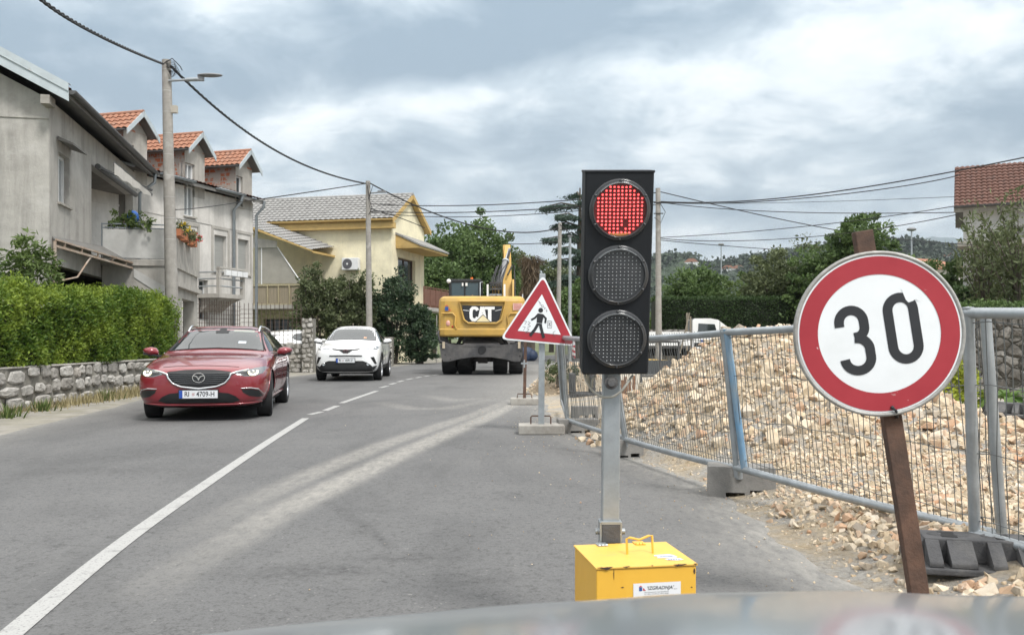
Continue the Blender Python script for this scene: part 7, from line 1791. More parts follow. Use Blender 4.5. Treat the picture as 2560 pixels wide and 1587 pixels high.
def hedge_bright():
    o = Vector((-8.55, 8.8, 0)); x0, x1, y0, y1, z0 = -1.05, .42, 0, 12.9, .74
    root = thing('hedge', 'bright yellow-green clipped hedge growing behind the stone wall', 'hedge', o)
    pts, dirs, tone = [], [], []
    n = 72000
    y = rng.random(n)*(y1-y0)+y0; ht = lambda y: 1.86+.026*y+.07*np.sin(y*1.3)+.06*np.sin(y*3.1+1)+.035*np.sin(y*6.3)
    face = rng.random(n)
    d = np.zeros((n, 3)); p = np.zeros((n, 3)); H = ht(y)
    end = np.clip((y1-y)/.55, 0, 1)**.5
    k1 = face < .58; k2 = (face >= .58) & (face < .86); k3 = face >= .86
    z = z0+rng.random(n)*(H-z0)
    bul = .08*np.sin(y*2.1+z*2)+.05*np.sin(y*4.7-z*3.3)+.03*np.sin(y*8.3+z*7)+.035*rng.normal(size=n)
    rnd = np.clip((z-(H-.3))/.3, 0, 1)**2*.28
    p[k1] = np.stack([x1+bul-rnd-(1-end)*.45, y, z], 1)[k1]; d[k1] = (1, 0, .35)
    xx = x0+rng.random(n)*(x1-x0); rt = np.clip((xx-(x1-.3))/.3, 0, 1)**2*.22
    p[k2] = np.stack([xx, y, H+bul*.7-rt-(1-end)*.25], 1)[k2]; d[k2] = (0, 0, 1)
    near = rng.random(n) < .5
    p[k3] = np.stack([xx, np.where(near, y0+bul, y1+bul), z], 1)[k3]; d[k3] = (0, 1, .3)
    clump = fnoise(p[:, 1]*1.0+p[:, 0], p[:, 2]*1.6, .28, 5); tone = np.clip(.38+.8*clump+.25*(p[:, 2]-1.4), 0, 1)  # leaf tone paints in shaded pockets and a lighter top
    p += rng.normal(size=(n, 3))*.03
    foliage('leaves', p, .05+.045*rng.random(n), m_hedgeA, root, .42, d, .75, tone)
    sp = []; dd = []
    for _ in range(420):   # shoots on top
        yy = rng.random()*(y1-y0-.4); q = np.array([rng.uniform(x0+.2, x1-.15), yy, float(ht(np.array(yy)))]); h = rng.uniform(.04, .14)
        for j in range(5): sp.append(q+np.array([0, 0, h*j/4])+rng.normal(size=3)*.015); dd.append(np.array([rng.normal()*.6, rng.normal()*.6, 1.0]))
    foliage('top_shoots', np.array(sp), .06, m_hedgeA, root, .4, np.array(dd), .4, np.full(len(sp), .85))
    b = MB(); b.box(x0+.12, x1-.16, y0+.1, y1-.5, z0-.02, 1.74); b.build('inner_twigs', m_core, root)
hedge_bright()
def blob_plant(name, label, cat, c, parts, m, size, group=None, stem=None, nl=60, cr=.3, aspect=.5, flat=.8, low=-.7, spread=.9):
    """shrub or tree: parts = [(offset, radii, nclump)], stem = list of (pts, radii)"""
    root = thing(name, label, cat, c, 0, group)
    for k, (off, rad, ncl) in enumerate(parts):
        p, d, t = crown_pts(off, rad, ncl, nl, cr, flat, low)
        foliage('crown' if stem else 'foliage', p, size*(.7+.6*rng.random(len(p))), m, root, aspect, d, spread, t)
    b = MB()
    for pts, r in (stem or [([(0, 0, 0), (0, 0, parts[0][0][2])], [.05, .03])]): b.tube(pts, r, 7)
    b.build('trunk' if stem else 'stems', m_bark, root)
    return root
# peach-like shrub in front of the grey house
def upto(u, v, Y): q = P(u, v, Y); return (q.x, q.y, q.z)
c = P(70, 845, 17.2); c.z = 0
blob_plant('peach_tree', 'young leafy peach tree rising behind the bright hedge by the grey house', 'tree', c, [((0, 0, CAM_H+(845-655)/F*17.2), (.46, .5, .5), 44), ((-.5, .1, 2.1), (.55, .5, .45), 34), ((.2, 0, 2.25), (.36, .4, .36), 24)], m_leafL, .17, None, [([(0, 0, 0), (.02, 0, 1.4), (.0, 0, 2.7)], [.05, .04, .015])], 16, .34, .28, .9)
# shrubs before the yellow house
Ysh = 40.3
for k, (u, vt, vb, w, mm, lab) in enumerate(((786, 668, 905, .95, m_leafO, 'tall dusty shrub beside the porch of the yellow house'), (848, 690, 905, .9, m_leafO, 'dusty shrub under the air conditioner'), (897, 690, 905, .85, m_leafO, 'dusty shrub around the foot of the second utility pole'),
                                     (985, 682, 905, 1.0, m_leafC, 'dark cypress-like shrub at the corner of the yellow house'), (1050, 770, 910, .62, m_leafC, 'low dark shrub below the brown balcony beside the excavator'), (935, 760, 900, .7, m_leafC, 'small dark shrub between the utility pole and the cypress-like shrub'))):
    Y = Ysh+(.4 if k % 2 else 0)+(.5 if k > 3 else 0); c = P(u, 845, Y); c.z = 0; zt = CAM_H+(845-vt)/F*Y
    parts = [((0, 0, zt*.76), (w*.9, .8, zt*.26), 60), ((.1, -.1, zt*.45), (w*1.1, .8, zt*.33), 60), ((-.05, 0, zt*.2), (w*1.05, .7, zt*.24), 34)]
    root = blob_plant('shrub', lab, 'shrub', c, parts, mm, .16, 'shrubs in front of the yellow house', [([(.05*j, .03*j, 0), (.16*j, .05*j, zt*.5), (.2*j, .1*j, zt*.95)], [.05, .04, .01]) for j in (-2, -.5, 1, 2)], 46, .30, .45)
# dead shoots within
# large broad-leaved trees behind the excavator
def tree(name, label, u, vtop, Y, w, m, size, ncl=70, trunk_v=None, group='broad-leaved trees on the bend', hfrac=.62, nl=75, zb=0, cr=.24):
    c = P(u, 845, Y); c.z = 0; zt = CAM_H+(845-vtop)/F*Y; hh = (zt-zb)
    parts = [((0, 0, zt-hh*.42), (w, w*.85, hh*.42), ncl), ((w*.35, -.2, zt-hh*.66), (w*.75, w*.7, hh*.3), ncl//2), ((-w*.38, .1, zt-hh*.60), (w*.72, w*.7, hh*.32), ncl//2)]
    lim = [([(0, 0, 0), (.1, 0, hh*.4), (0, 0, hh*.85)], [hh*.03, hh*.022, .02])]
    for j in range(5):
        a = j*1.257; lim.append(([(0, 0, hh*.32), (w*.3*math.cos(a), w*.3*math.sin(a), hh*.52), (w*.62*math.cos(a), w*.62*math.sin(a), hh*.72)], [hh*.014, hh*.01, .015]))
    return blob_plant(name, label, 'tree', c, parts, m, size, group, lim, nl, cr, .5, .75, -.6)
tree('leafy_tree', 'large dark leafy tree right of the yellow house gable', 1118, 556, 58, 2.35, m_leafG, .26, 150)
tree('leafy_tree', 'tall leafy tree directly above the excavator cab', 1196, 547, 60, 2.3, m_leafG, .26, 150)
tree('leafy_tree', 'lower leafy tree above the cab, against the house', 1085, 640, 54, 1.5, m_leafG, .24, 90)
tree('leafy_tree', 'browning leafy tree behind the excavator boom', 1268, 596, 63, 1.25, m_leafO, .24, 80)
tree('leafy_tree', 'olive leafy tree to the right of the excavator boom', 1303, 632, 66, 1.6, m_leafO, .25, 90)
tree('leafy_tree', 'dense green tree right behind the pedestrian triangle', 1432, 690, 47, 1.35, m_leafG, .2, 90)
tree('leafy_tree', 'distant grey green tree between the palm and the concrete pole', 1378, 650, 75, 2.2, m_leafO, .28, 80)
# shaggy dead palm
def palm():
    c = P(1326, 845, 52); c.z = 0; root = thing('palm_tree', 'dead shaggy brown palm behind the excavator', 'palm', c); zt = CAM_H+(845-655)/F*52
    b = MB(); b.tube([(0, 0, 0), (.05, 0, zt*.5), (0, 0, zt)], [.28, .24, .2], 10); b.build('trunk', m_bark, root)
    n = 1600; a = rng.random(n)*6.28; z = zt*(.25+.75*rng.random(n)); r_ = .30+.22*rng.random(n)+.18*(z < zt*.7)
    p = np.stack([r_*np.cos(a), r_*np.sin(a), z], 1); d = np.stack([np.cos(a)*.35, np.sin(a)*.35, np.full(n, -1.0)], 1)
    foliage('dead_fronds', p, .6, m_brownleaf, root, .10, d, .25, rng.random(n)*.5)
    b = MB()
    for k in range(26):
        a_ = k*2.4; e = rng.uniform(.1, 1.0); L = rng.uniform(.5, .95); pts = [(0, 0, zt), (L*.5*math.cos(a_), L*.5*math.sin(a_), zt+L*e*.5), (L*math.cos(a_), L*math.sin(a_), zt+L*e*.35-.1)]
        b.tube(pts, [.03, .02, .005], 5)
        for j in range(7):
            q = Vector(pts[1])*(1-j/6)+Vector(pts[2])*(j/6); b.add([q, q+Vector((.05, .02, -.25)), q+Vector((.09, .0, -.22))], [(0, 1, 2)])
    b.build('crown', m_brownleaf, root)
palm()
# cedar with drooping shelves
def cedar():
    Y = 52; c = P(1450, 845, Y); c.z = 0; root = thing('cedar_tree', 'dark blue-green cedar with drooping shelves behind the traffic light', 'tree', c); k = Y/F
    b = MB(); zt = CAM_H+(845-470)*k; b.tube([(0, 0, 0), (0, 0, zt*.6), (0, 0, zt)], [.32, .2, .04], 10)
    P_, D_ = [], []
    shelves = [(-92, 512, 26, 1.0), (-58, 540, 24, .8), (-92, 598, 30, 1.0), (-66, 560, 22, .8), (-55, 624, 28, .9), (-40, 585, 22, .7), (-70, 655, 26, .8), (-45, 690, 30, .9), (-80, 705, 24, .7), (70, 545, 26, .9), (90, 600, 30, 1), (60, 650, 26, .9), (30, 500, 20, .6), (-10, 480, 16, .5), (20, 570, 25, .7), (0, 640, 25, .7), (-25, 740, 30, .9)]
    for du, v, w, dens in shelves:
        tip = np.array([du*k, rng.uniform(-1.2, 1.2), CAM_H+(845-v)*k]); base = np.array([0, 0, tip[2]-.35+abs(du)*k*.12])
        mid = (tip+base)/2+np.array([0, 0, .22]); b.tube([base, mid, tip], [.07, .045, .012], 6)
        n = int(900*dens)
        t = rng.random(n)**.7; q = base*((1-t)**2)[:, None]+mid*(2*t*(1-t))[:, None]+tip*(t*t)[:, None]
        wd = .28+.45*np.sin(np.pi*np.clip(t, .1, .95)); lat = rng.normal(size=n)*wd*.55
        ddir = (tip-base); ddir[2] = 0; ddir /= np.linalg.norm(ddir)+1e-6; side = np.array([-ddir[1], ddir[0], 0])
        q = q+side*lat[:, None]+ddir*(rng.normal(size=n)*.14)[:, None]; q[:, 2] -= np.abs(lat)*.18+rng.random(n)*.28*np.clip(t+.25, 0, 1)
        P_.append(q); D_.append(np.tile(ddir*.6+np.array([0, 0, -.7]), (n, 1)))
    p, d = np.concatenate(P_), np.concatenate(D_)
    foliage('crown', p, .22, m_cedar, root, .28, d, .6, rng.random(len(p))); b.build('trunk', m_bark, root)
cedar()
# trees and hedges on the right, behind the site
for u, vt, Y, w, m, lab, nc in ((1735, 672, 40, 1.35, m_leafG, 'rounded green fruit tree above the trimmed hedge, right of the concrete pole', 70), (1675, 700, 42, .8, m_leafG, 'small green tree just right of the concrete pole', 36), (1848, 690, 44, 1.1, m_leafL, 'light yellowish tree between the two darker fruit trees', 45),
                          (1950, 622, 39, 1.5, m_leafO, 'spreading olive green tree left of the speed sign', 75), (2065, 598, 37, 1.2, m_leafG, 'leafy tree behind the top left of the speed sign', 55), (2155, 540, 36, 1.0, m_leafG, 'tallest leafy tree, rising directly behind the speed sign post', 110), (2205, 600, 36, .8, m_leafG, 'leafy tree behind the top of the speed sign', 40), (2300, 668, 33, 1.0, m_leafG, 'low green tree under the orange hipped roof', 45), (2390, 655, 31, .8, m_leafG, 'green bush between the speed sign and the white house', 36)):
    tree('garden_tree', lab, u, vt, Y, w*1.25, m, .17, nc*2, group='garden trees beyond the heap', nl=70, cr=.24)
for u, vt, v2, lab in ((1975, 598, 700, 'thin leafy shoots rising above the olive green tree'),):
    pass
# airy tree before the white house
def airy(u, Y, pts_n, label, w, vtop, m):
    c = P(u, 845, Y); c.z = 0; root = thing('sparse_tree', label, 'tree', c, 0, 'sparse trees in front of the white house'); zt = CAM_H+(845-vtop)/F*Y; b = MB(); L_, D_ = [], []
    b.tube([(0, 0, 0), (.03, 0, zt*.45)], [.06, .045], 7)
    for k in range(22):
        a = rng.random()*6.28; e = rng.uniform(.5, 1.0); z0 = zt*rng.uniform(.3, .6); tip = np.array([w*e*math.cos(a), w*e*math.sin(a), zt*rng.uniform(.62, 1.0)]); base = np.array([.02, 0, z0]); mid = (base+tip)/2+np.array([0, 0, .12])
        b.tube([base, mid, tip], [.022, .014, .004], 5)
        n = pts_n; t = .25+.75*rng.random(n); q = base*((1-t)**2)[:, None]+mid*(2*t*(1-t))[:, None]+tip*(t*t)[:, None]+rng.normal(size=(n, 3))*.10; L_.append(q); D_.append(np.tile(np.array([0, 0, -.8]), (n, 1)))
    p = np.concatenate(L_); foliage('crown', p, .13+.07*rng.random(len(p)), m, root, .35, np.concatenate(D_), .8, rng.random(len(p))); b.build('trunk', m_bark, root)
airy(2460, 21.5, 62, 'sparse leafy tree in front of the white house, left of two', .95, 520, m_leafO)
airy(2545, 20.0, 75, 'sparse leafy tree at the right edge in front of the white house', .9, 480, m_leafO)
def box_hedge(label, x0, x1, y, th, z1, m, n, z0=0.0, size=.09, name='clipped_hedge'):
    root = thing(name, label, 'hedge', ((x0+x1)/2, y, z0), 0, 'clipped dark hedges beyond the site'); hx = (x1-x0)/2; f = rng.random(n)
    X = (rng.random(n)*2-1)*hx; Z = rng.random(n)*(z1-z0); Yv = rng.random(n)*th; top = f > .7
    bul = .05*np.sin(X*2.3+Z*2)+.04*rng.normal(size=n)
    p = np.stack([X, np.where(top, Yv, bul), np.where(top, z1-z0+bul, Z)], 1); d = np.where(top[:, None], np.array([[0, 0, 1.0]]), np.array([[0, -1.0, .3]]))
    tone = np.clip(.4+.4*fnoise(X, Z, .5, 3)+.25*top, 0, 1)
    foliage('leaves', p, size*(.7+.6*rng.random(n)), m, root, .5, d, .8, tone)
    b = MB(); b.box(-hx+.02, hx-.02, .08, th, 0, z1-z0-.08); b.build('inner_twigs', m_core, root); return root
k = 36/F
box_hedge('long clipped dark green hedge behind the white truck', (1648-1280)*k, (2010-1280)*k, 37.0, 1.2, CAM_H+(845-745)*37/F, m_hedgeD, 15000)
box_hedge('clipped dark hedge continuing right of the speed sign', (2330-1280)*26/F, (2640-1280)*26/F, 25.0, 1.0, CAM_H+(845-722)*25/F, m_hedgeD, 11000)
rough_wall('stone_wall', ((1600-1280)*35.6/F, 35.9, 0), ((2020-1280)*35.6/F, 35.9, 0), 1.55, .3, m_stone2, 'pale stone wall at the foot of the long clipped hedge behind the truck', 'wall', 31)
rough_wall('stone_wall', ((2380-1280)*18/F, 18.4, 0), ((2720-1280)*18/F, 17.6, 0), 1.62, .3, stone_material('dark_field_stones', 4.2, (.30, .285, .26), (.13, .12, .105), (.05, .048, .04)), 'dark dry stone wall behind the fence at the right edge', 'wall', 33)
box_hedge('dense green undergrowth over the dry stone wall at the right edge', (2300-1280)*19.5/F, (2700-1280)*19.5/F, 19.0, .8, 1.9, m_leafG, 7000, name='undergrowth')
# plants at the right edge
def banana():
    c = P(2520, 985, 11.5); c.z = .05; root = thing('broad_leaf_plant', 'broad drooping leaved green plant behind the fence at the right edge', 'plant', c); b = MB()
    for k in range(13):
        a = k*2.4; L = rng.uniform(.35, .6); e = rng.uniform(.5, 1.1); w = rng.uniform(.05, .09); z0 = .35; pts = []
        n = 7; dv = Vector((math.cos(a), math.sin(a), 0)); sv_ = Vector((-dv.y, dv.x, 0)); vs = []
        for i in range(n):
            t = i/(n-1); q = dv*(L*t)+Vector((0, 0, z0+e*L*1.2*t-1.35*L*t*t)); ww = w*math.sin(math.pi*min(1, t*.95+.05)); vs += [q-sv_*ww, q+Vector((0, 0, -.02)), q+sv_*ww]
        b.add(vs, [(3*i+j, 3*i+j+1, 3*i+4+j, 3*i+3+j) for i in range(n-1) for j in (0, 1)], True)
    m = leafmat('banana_leaf', (.07, .14, .03), (.22, .30, .07), .35); b.build('leaves', m, root); b = MB(); b.tube([(0, 0, 0), (0, 0, .45)], [.05, .03], 8); b.build('stem', m, root)
banana()
c = P(2395, 1010, 11.6); c.z = .05
blob_plant('flowering_bush', 'yellow-green bush between the stone heap and the fence post', 'bush', c, [((0, 0, .5), (.25, .25, .45), 26), ((.25, .1, .3), (.2, .2, .3), 14)], leafmat('yellowgreen_leaves', (.12, .17, .02), (.42, .46, .05), .3), .075, None, None, 22, .35)
# weeds
def tuft(name, label, pos, n, h, m, w=.012, group=None, lean=.45, cat='grass tuft'):
    V, Fq = [], []
    for i in range(n):
        a = rng.random()*6.28; r_ = abs(rng.normal())*.12; q = np.array([r_*math.cos(a), r_*math.sin(a), 0]); hh = h*rng.uniform(.4, 1.1); dl = np.array([math.cos(a)*lean*hh*rng.random(), math.sin(a)*lean*hh*rng.random(), hh]); s = np.array([-math.sin(a), math.cos(a), 0])*w
        k = len(V); V += [q-s, q+s, q+dl*.6+s*.6, q+dl]; Fq.append((k, k+1, k+2, k+3))
    o = fast_mesh(name, np.array(V), np.array(Fq), m, attrs={'tone': ('FACE', rng.random(len(Fq)))}); o.location = pos; return tag(o, label, cat, group)
lst = []
V, Fq = [], []
for i in range(5200):      # dry grass strip along the wall foot
    y = rng.uniform(9.0, 23); dens = np.clip((y-12)/6, .08, 1)
    if rng.random() > dens: continue
    x = -8.02+abs(rng.normal())*.22*(1 if y > 14 else .5); hh = rng.uniform(.06, .26)*(.5+.6*dens); a = rng.random()*6.28; s = np.array([-math.sin(a), math.cos(a), 0])*.008; q = np.array([x, y, 0]); dl = np.array([math.cos(a)*.4*hh, math.sin(a)*.4*hh, hh])
    k = len(V); V += [q-s, q+s, q+dl*.6+s*.6, q+dl]; Fq.append((k, k+1, k+2, k+3))
tag(fast_mesh('dry_grass', np.array(V), np.array(Fq), m_dry, attrs={'tone': ('FACE', rng.random(len(Fq)))}), 'dry straw-coloured grass along the foot of the stone wall', 'grass', kind='stuff')
for (x, y, lab) in ((-7.55, 13.3, 'green weed tuft at the left edge below the stone wall'), (-7.75, 14.6, 'single green weed below the left part of the stone wall'), (-7.8, 17.0, 'leafy green weed among the dry grass by the wall')):
    tuft('weed', lab, (x, y, .005), 60, .24, m_weed, .016, 'weeds below the stone wall', .8, 'weed')
# earth mound with scrub beyond the pedestrian triangle
q = P(1415, 968, 19.5); q.z = 0
m_earth = mat('brown_earth', (.24, .185, .125), .95, var=.3, scale=3, bump=1, bscale=8, col2=(.38, .33, .25), dscale=2)
n1 = 40; gx_, gy_ = np.meshgrid(np.linspace(-1.0, 1.4, n1), np.linspace(-1.4, 2.2, n1), indexing='ij'); gz = .62*np.clip(1-((gx_-.1)/.95)**2-((gy_-.3)/1.6)**2, -.1, 1)+.06*fnoise(gx_, gy_, .3, 8)-.02
ii, jj = np.meshgrid(np.arange(n1-1), np.arange(n1-1), indexing='ij'); kk = (ii*n1+jj).ravel()
o = fast_mesh('earth_mound', np.stack([gx_, gy_, gz], -1).reshape(-1, 3), np.stack([kk, kk+n1, kk+n1+1, kk+1], 1), m_earth, smooth=True); o.location = q; o['kind'] = 'structure'
r_ = np.random.default_rng(77); m_ = 900; X_ = r_.uniform(-.9, 1.3, m_); Y_ = r_.uniform(-1.4, 1.5, m_); Z_ = np.maximum(0, .62*np.clip(1-((X_-.1)/.95)**2-((Y_-.3)/1.6)**2, -.1, 1))
scatter('mound_stones', np.stack([X_+q.x, Y_+q.y, Z_+.02], 1), .03+.07*r_.random(m_)**2, 'stones mixed into the brown earth mound beyond the triangle', 78)
c = P(1395, 950, 18.6); c.z = .2
blob_plant('scrub_bush', 'dull olive scrub bush on the earth mound behind the triangle post', 'bush', c, [((0, 0, .25), (.34, .3, .26), 26)], m_leafO, .07, None, None, 30, .4)
# potted plants and flowers on the balcony of the grey house
fr, s0, s1, yo, zf = HG
def on(fr, s, y, z): return fr.O+fr.d*s+fr.n*y+Vector((0, 0, z))
pe = on(fr, s0+.15, yo*.30, zf+.75)
blob_plant('balcony_plant', 'leafy pot plants along the balcony rail of the grey house', 'plant', pe, [((0, 0, .25), (.45, .2, .35), 22), ((.45, -.15, .18), (.35, .2, .28), 16)], m_leafL, .09, None, None, 24, .34)
blob_plant('balcony_plant', 'dark pot plant at the shaded wall end of the balcony', 'plant', on(fr, s0+.2, yo*.12-.3, zf+.7), [((-.1, .2, .2), (.35, .2, .3), 16)], m_leafG, .09, None, None, 22, .34)
b = MB(); b.sphere((0, 0, .32), (.16, .1, .18), 12, 8); b.cyl((-.1, 0, 0), (-.1, 0, .25), .012); b.cyl((.1, 0, 0), (.1, 0, .25), .012)
tag(b.build('parasol_bundle', mat('blue_cloth', (.03, .12, .42), .7), None, loc=on(fr, s0+.18, yo*.42, zf+.78)), 'small blue cloth bundle among the balcony plants', 'bundle')
m_terra = mat('terracotta', (.40, .15, .07), .85)
for k, (ds, colm, lab) in enumerate(((.25, (.55, .42, .04), 'flower box with yellow blooms on the balcony of the grey house'), (1.3, (.30, .20, .10), 'middle flower box with trailing leaves on the balcony of the grey house'), (2.5, (.55, .03, .05), 'flower box with red blooms on the balcony of the grey house'))):
    root = thing('flower_box', lab, 'flower box', on(fr, s0+ds, yo-.12, zf+.62), fr.rot, 'flower boxes on the grey house balcony'); b = MB(); b.box(-.4, .4, -.09, .09, 0, .18); b.build('box', m_terra, root)
    p, d, t_ = crown_pts((0, -.05, .2), (.45, .2, .22), 16, 22, .3, .9, -.9); foliage('leaves', p, .07, m_leafO, root, .5, d, .9, t_)
    p, d, t_ = crown_pts((.1, -.1, .25), (.35, .15, .15), 7, 10, .3); foliage('blooms', p, .06, leafmat('bloom_%d' % k, colm, tuple(min(1, c_*1.3) for c_ in colm), .2), root, .9, d, .9, t_)

# ================================================================== poles, lamps, cables
m_pole = mat('spun_concrete_pole', (.29, .275, .25), .92, var=.16, scale=6, bump=.3, bscale=60, col2=(.42, .41, .39), dscale=3, lo=.55, hi=.8)
m_lampgrey = mat('lamp_housing', (.20, .205, .21), .5, .3, var=.1)
m_cablek = mat('black_cable', (.012, .012, .013), .6)
m_band = mat('band_pale', (.40, .39, .37), .7)
def utility_pole(u0, v0, u1, v1, Y, label, w0=.22, w1=.34, seam=True):
    top = P(u0, v0, Y); bot = P(u1, v1, Y); bot.z = 0; ext = bot.copy()
    root = thing('utility_pole', label, 'utility pole', ext, 0, 'concrete utility poles'); t_ = top-ext
    b = MB(); b.cyl((0, 0, 0), t_, w1/2, w0/2, 14); b.build('pole', m_pole, root)
    if seam:
        for f in np.linspace(.45, .97, 9): b = MB(); q = t_*f; r_ = (w1+(w0-w1)*f)/2+.003; d = t_.normalized(); b.cyl(q-d*.006, q+d*.006, r_, r_, 14); b.build('band', m_band, root)
    return root, t_
def street_lamp_arm(root, q, dx, name='lamp'):
    b = MB(); q = Vector(q); b.tube([q, q+Vector((.5*dx, -.02, .02))], .03, 8); b.tube([q+Vector((.45*dx, -.02, .02)), q+Vector((.75*dx, -.02, .03))], .05, 8); arm = b.build('lamp_arm', m_galv, root)
    b = MB(); b.sphere(q+Vector((1.02*dx, -.02, .13)), (.32, .12, .045), 16, 8); b.cbox(q+Vector((.8*dx, -.02, .05)), (.14, .08, .12)); b.build('lamp_head', m_lampgrey, arm)
p1, t1 = utility_pole(416, 151, 434, 845, 22.0, 'nearest concrete utility pole standing at the end of the bright hedge', .215, .345)
street_lamp_arm(p1, (t1.x+.1, -.1, t1.z-.54), 1)
b = MB(); b.box(t1.x+.11, t1.x+.27, -.06, .06, CAM_H+(845-283)/F*22, CAM_H+(845-265)/F*22); b.build('junction_box', mat('beige_plastic', (.42, .39, .33), .6), p1)
b = MB()
for i in range(6): b.tube([(t1.x+.05, -.12, t1.z-.05-.03*i), (t1.x+.25+.03*i, -.16, t1.z-.08-.05*i), (t1.x+.3-.02*i, -.16, t1.z-.32-.03*i), (t1.x+.1, -.13, t1.z-.3)], .008, 5)
b.tube([(t1.x+.0, -.12, t1.z-.1), (t1.x+.2, -.14, t1.z+.0), (t1.x+.4, -.15, t1.z-.2), (t1.x+.45, -.15, t1.z-.3)], .012, 5); b.build('cable_loop', m_cablek, p1)
p2, t2 = utility_pole(920, 453, 924, 845, 39.0, 'second concrete utility pole in front of the yellow house', .20, .30)
b = MB(); b.tube([(t2.x+.1, -.1, t2.z-.55), (t2.x+.6, -.1, t2.z-.5)], .03, 6); b.box(t2.x+.45, t2.x+.8, -.18, -.05, t2.z-.53, t2.z-.44); b.build('lamp_arm', m_lampgrey, p2)
b = MB()
for pts in ([(.02, -.14, -.1), (.25, -.16, -.2), (.15, -.16, -.5), (.05, -.14, -.8)], [(.0, -.14, -.2), (.1, -.15, -.9), (.2, -.15, -1.2), (.05, -.14, -1.5)]): b.tube([(t2.x+x, y, t2.z+z) for x, y, z in pts], .015, 5)
b.build('cable_loop', m_cablek, p2)
p3, t3 = utility_pole(1400, 557, 1394, 845, 44.0, 'slender concrete utility pole above the pedestrian triangle', .18, .26)
b = MB(); b.tube([(t3.x, -.1, t3.z-.1), (t3.x+.45, -.1, t3.z-.5), (t3.x+.9, -.12, t3.z-.95)], .02, 6); b.tube([(t3.x, -.1, t3.z-.36), (t3.x+.6, -.1, t3.z-.34)], .015, 5); b.build('stay_arm', m_cablek, p3)
p4, t4 = utility_pole(1645, 471, 1647, 845, 33.0, 'concrete utility pole right of the traffic light', .175, .25)
b = MB()
for dz in (.55, .95): b.tube([(t4.x-.18, -.1, t4.z-dz), (t4.x+.18, -.12, t4.z-dz)], .02, 6)
b.tube([(t4.x+.02, -.12, t4.z-.5), (t4.x+.25, -.14, t4.z-.9), (t4.x+.08, -.14, t4.z-1.3), (t4.x-.15, -.12, t4.z-1.1)], .012, 5); b.build('cable_loop', m_cablek, p4)
def lamp_post(u, vt, Y, label, r=.10, head=True):
    c = P(u, 845, Y); c.z = 0; h = CAM_H+(845-vt)/F*Y; root = thing('street_lamp', label, 'street lamp', c, 0, 'slim metal lamp posts'); b = MB(); b.cyl((0, 0, 0), (0, 0, h), r, r*.6, 10); b.build('post', m_galv, root)
    if head: b = MB(); b.sphere((0, 0, h+.05), (.42, .3, .16), 12, 8); b.build('lamp_head', m_lampgrey, root)
    else:
        b = MB(); b.box(-.1, .1, -.1, .1, h, h+.06); b.build('post_cap', m_lampgrey, root)
lamp_post(1425, 592, 40, 'pale metal lamp post between the triangle and the traffic light', .10, False)
lamp_post(1803, 612, 120, 'distant lamp post above the fruit trees', .12); lamp_post(2279, 575, 75, 'distant lamp post above the orange hipped roof', .10)
def cable(pts, r, label, twist=False, n=28, sagv=None):
    """pts: (u, v, Y) guide points joined by a smooth curve"""
    q = np.array([tuple(P(*p)) for p in pts]); m = len(q); tt = np.linspace(0, 1, m); T_ = np.linspace(0, 1, n)
    if m == 2: c = np.stack([np.interp(T_, tt, q[:, i]) for i in range(3)], 1)
    else:
        co = [np.polyfit(tt, q[:, i], min(m-1, 3)) for i in range(3)]; c = np.stack([np.polyval(k_, T_) for k_ in co], 1)
    b = MB(); o = Vector(c[0])
    if twist:
        for k_ in range(3):
            L = np.r_[0, np.cumsum(np.linalg.norm(np.diff(c, axis=0), axis=1))]; M_ = int(L[-1]/.12); S = np.linspace(0, L[-1], M_); cc = np.stack([np.interp(S, L, c[:, i]) for i in range(3)], 1)
            a = S*2*math.pi/.75+k_*2.094; off = np.stack([np.cos(a)*r*.9, np.zeros(M_), np.sin(a)*r*.9], 1); b.tube([Vector(x)-o for x in cc+off], r*.62, 5)
    else: b.tube([Vector(x)-o for x in c], r, 5)
    return tag(b.build('overhead_cable', m_cablek, None, loc=o), label, 'cable', 'overhead cables')
cable([(90, -12, 12), (245, 88, 15.5), (408, 160, 21.85)], .024, 'thick twisted cable from the top left corner to the nearest pole', True, 40)
cable([(426, 165, 21.85), (600, 318, 26), (760, 412, 32), (914, 459, 38.85)], .026, 'thick twisted cable sloping from the nearest pole to the second pole', True, 40)
cable([(926, 459, 38.9), (1050, 518, 40), (1180, 566, 42), (1290, 579, 43), (1396, 571, 44)], .030, 'twisted cable sagging from the second pole to the slender pole', False)
cable([(660, 497, 35), (790, 478, 37), (914, 459, 38.9)], .022, 'thin cable from the terraced house gutter to the second pole')
cable([(440, 524, 22), (530, 516, 28), (650, 497, 33)], .014, 'thin cable along the terraced house wall behind the nearest pole')
cable([(926, 510, 38.9), (1200, 513, 36.5), (1462, 498, 34), (1640, 482, 33)], .020, 'upper of the three thin cables from the second pole to the right pole')
cable([(926, 528, 38.9), (1200, 530, 36.5), (1462, 516, 34), (1640, 505, 33)], .020, 'middle of the three thin cables from the second pole to the right pole')
cable([(926, 530, 38.9), (1190, 542, 36.5), (1462, 526, 34), (1640, 512, 33)], .015, 'lowest of the three thin cables from the second pole to the right pole')
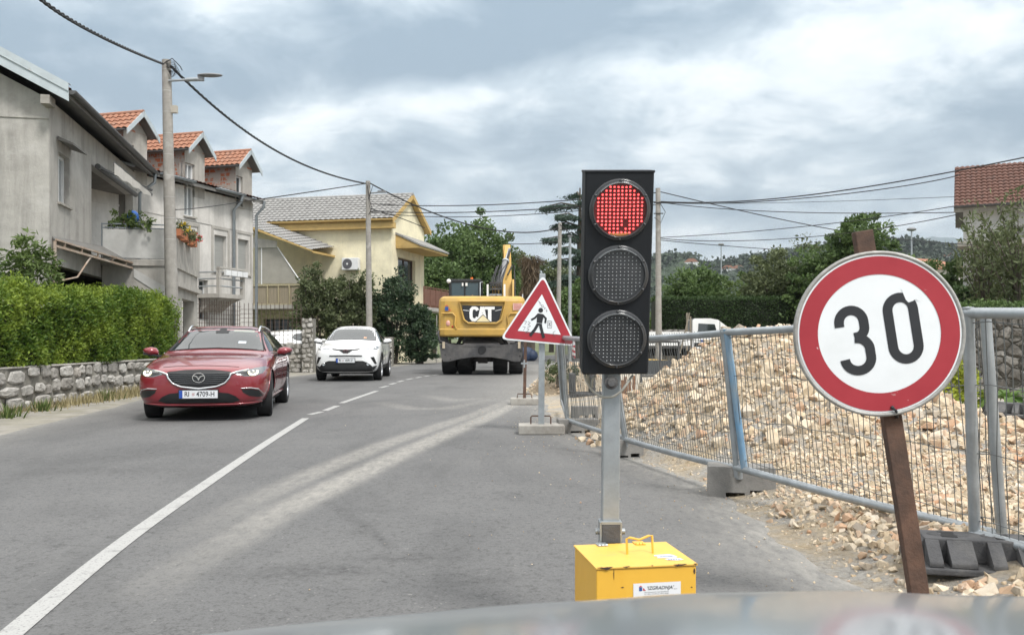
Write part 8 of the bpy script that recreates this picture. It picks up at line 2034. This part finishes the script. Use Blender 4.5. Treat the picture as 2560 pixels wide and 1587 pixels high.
cable([(926, 522, 39), (1000, 545, 41), (1062, 570, 44)], .02, 'short cable from the second pole to the yellow house gable')
cable([(1270, 610, 46), (1340, 609, 45), (1396, 603, 44)], .02, 'short low cable from the trees to the slender pole')
cable([(1650, 504, 33), (1900, 500, 30), (2200, 462, 27.5), (2580, 390, 25)], .020, 'upper dark cable rising from the right pole over the tiled house')
cable([(1650, 505, 33), (1900, 504, 30), (2200, 474, 28), (2400, 437, 27)], .016, 'second dark cable rising from the right pole to the tiled house roof')
cable([(1652, 480, 33), (1800, 515, 34), (1950, 548, 35), (2100, 577, 36.5)], .018, 'cable sloping down from the right pole into the tall leafy tree')
cable([(1652, 506, 33), (1850, 525, 31), (2100, 533, 29), (2395, 531, 27)], .014, 'nearly level cable from the right pole to the tiled house eave')
cable([(1650, 508, 33), (1950, 507, 31), (2386, 492, 27.2)], .008, 'faint thin wire from the right pole to the tiled house roof edge')
cable([(1646, 594, 33), (1800, 585, 32), (2050, 562, 30), (2390, 515, 27.5)], .013, 'thin cable rising from the right pole behind the tall leafy tree to the tiled house')
cable([(1646, 595, 33), (1850, 602, 33), (2100, 585, 33), (2395, 536, 27.3)], .014, 'sagging cable from the right pole towards the tiled house wall')
cable([(1648, 600, 33), (1780, 612, 36), (1940, 624, 40)], .015, 'lowest cable from the right pole down to the olive green tree')
cable([(2215, 594, 30), (2330, 605, 26), (2580, 622, 20)], .012, 'dark cable in front of the white house, descending to the right edge')
# ================================================================== light haze over the far hills
hz = bpy.data.materials.new('haze_air'); hz.use_nodes = True; hz.node_tree.nodes.clear()
_o = hz.node_tree.nodes.new('ShaderNodeOutputMaterial'); _v = hz.node_tree.nodes.new('ShaderNodeVolumePrincipled')
_v.inputs['Color'].default_value = (.80, .87, .93, 1); _v.inputs['Density'].default_value = .00012; _v.inputs['Anisotropy'].default_value = .2
hz.node_tree.links.new(_v.outputs[0], _o.inputs['Volume'])
b = MB(); b.box(-4100, 4100, -70, 9100, -1.5, 640); tag(b.build('haze', hz), 'thin pale haze in the air over the valley', 'haze', kind='stuff')
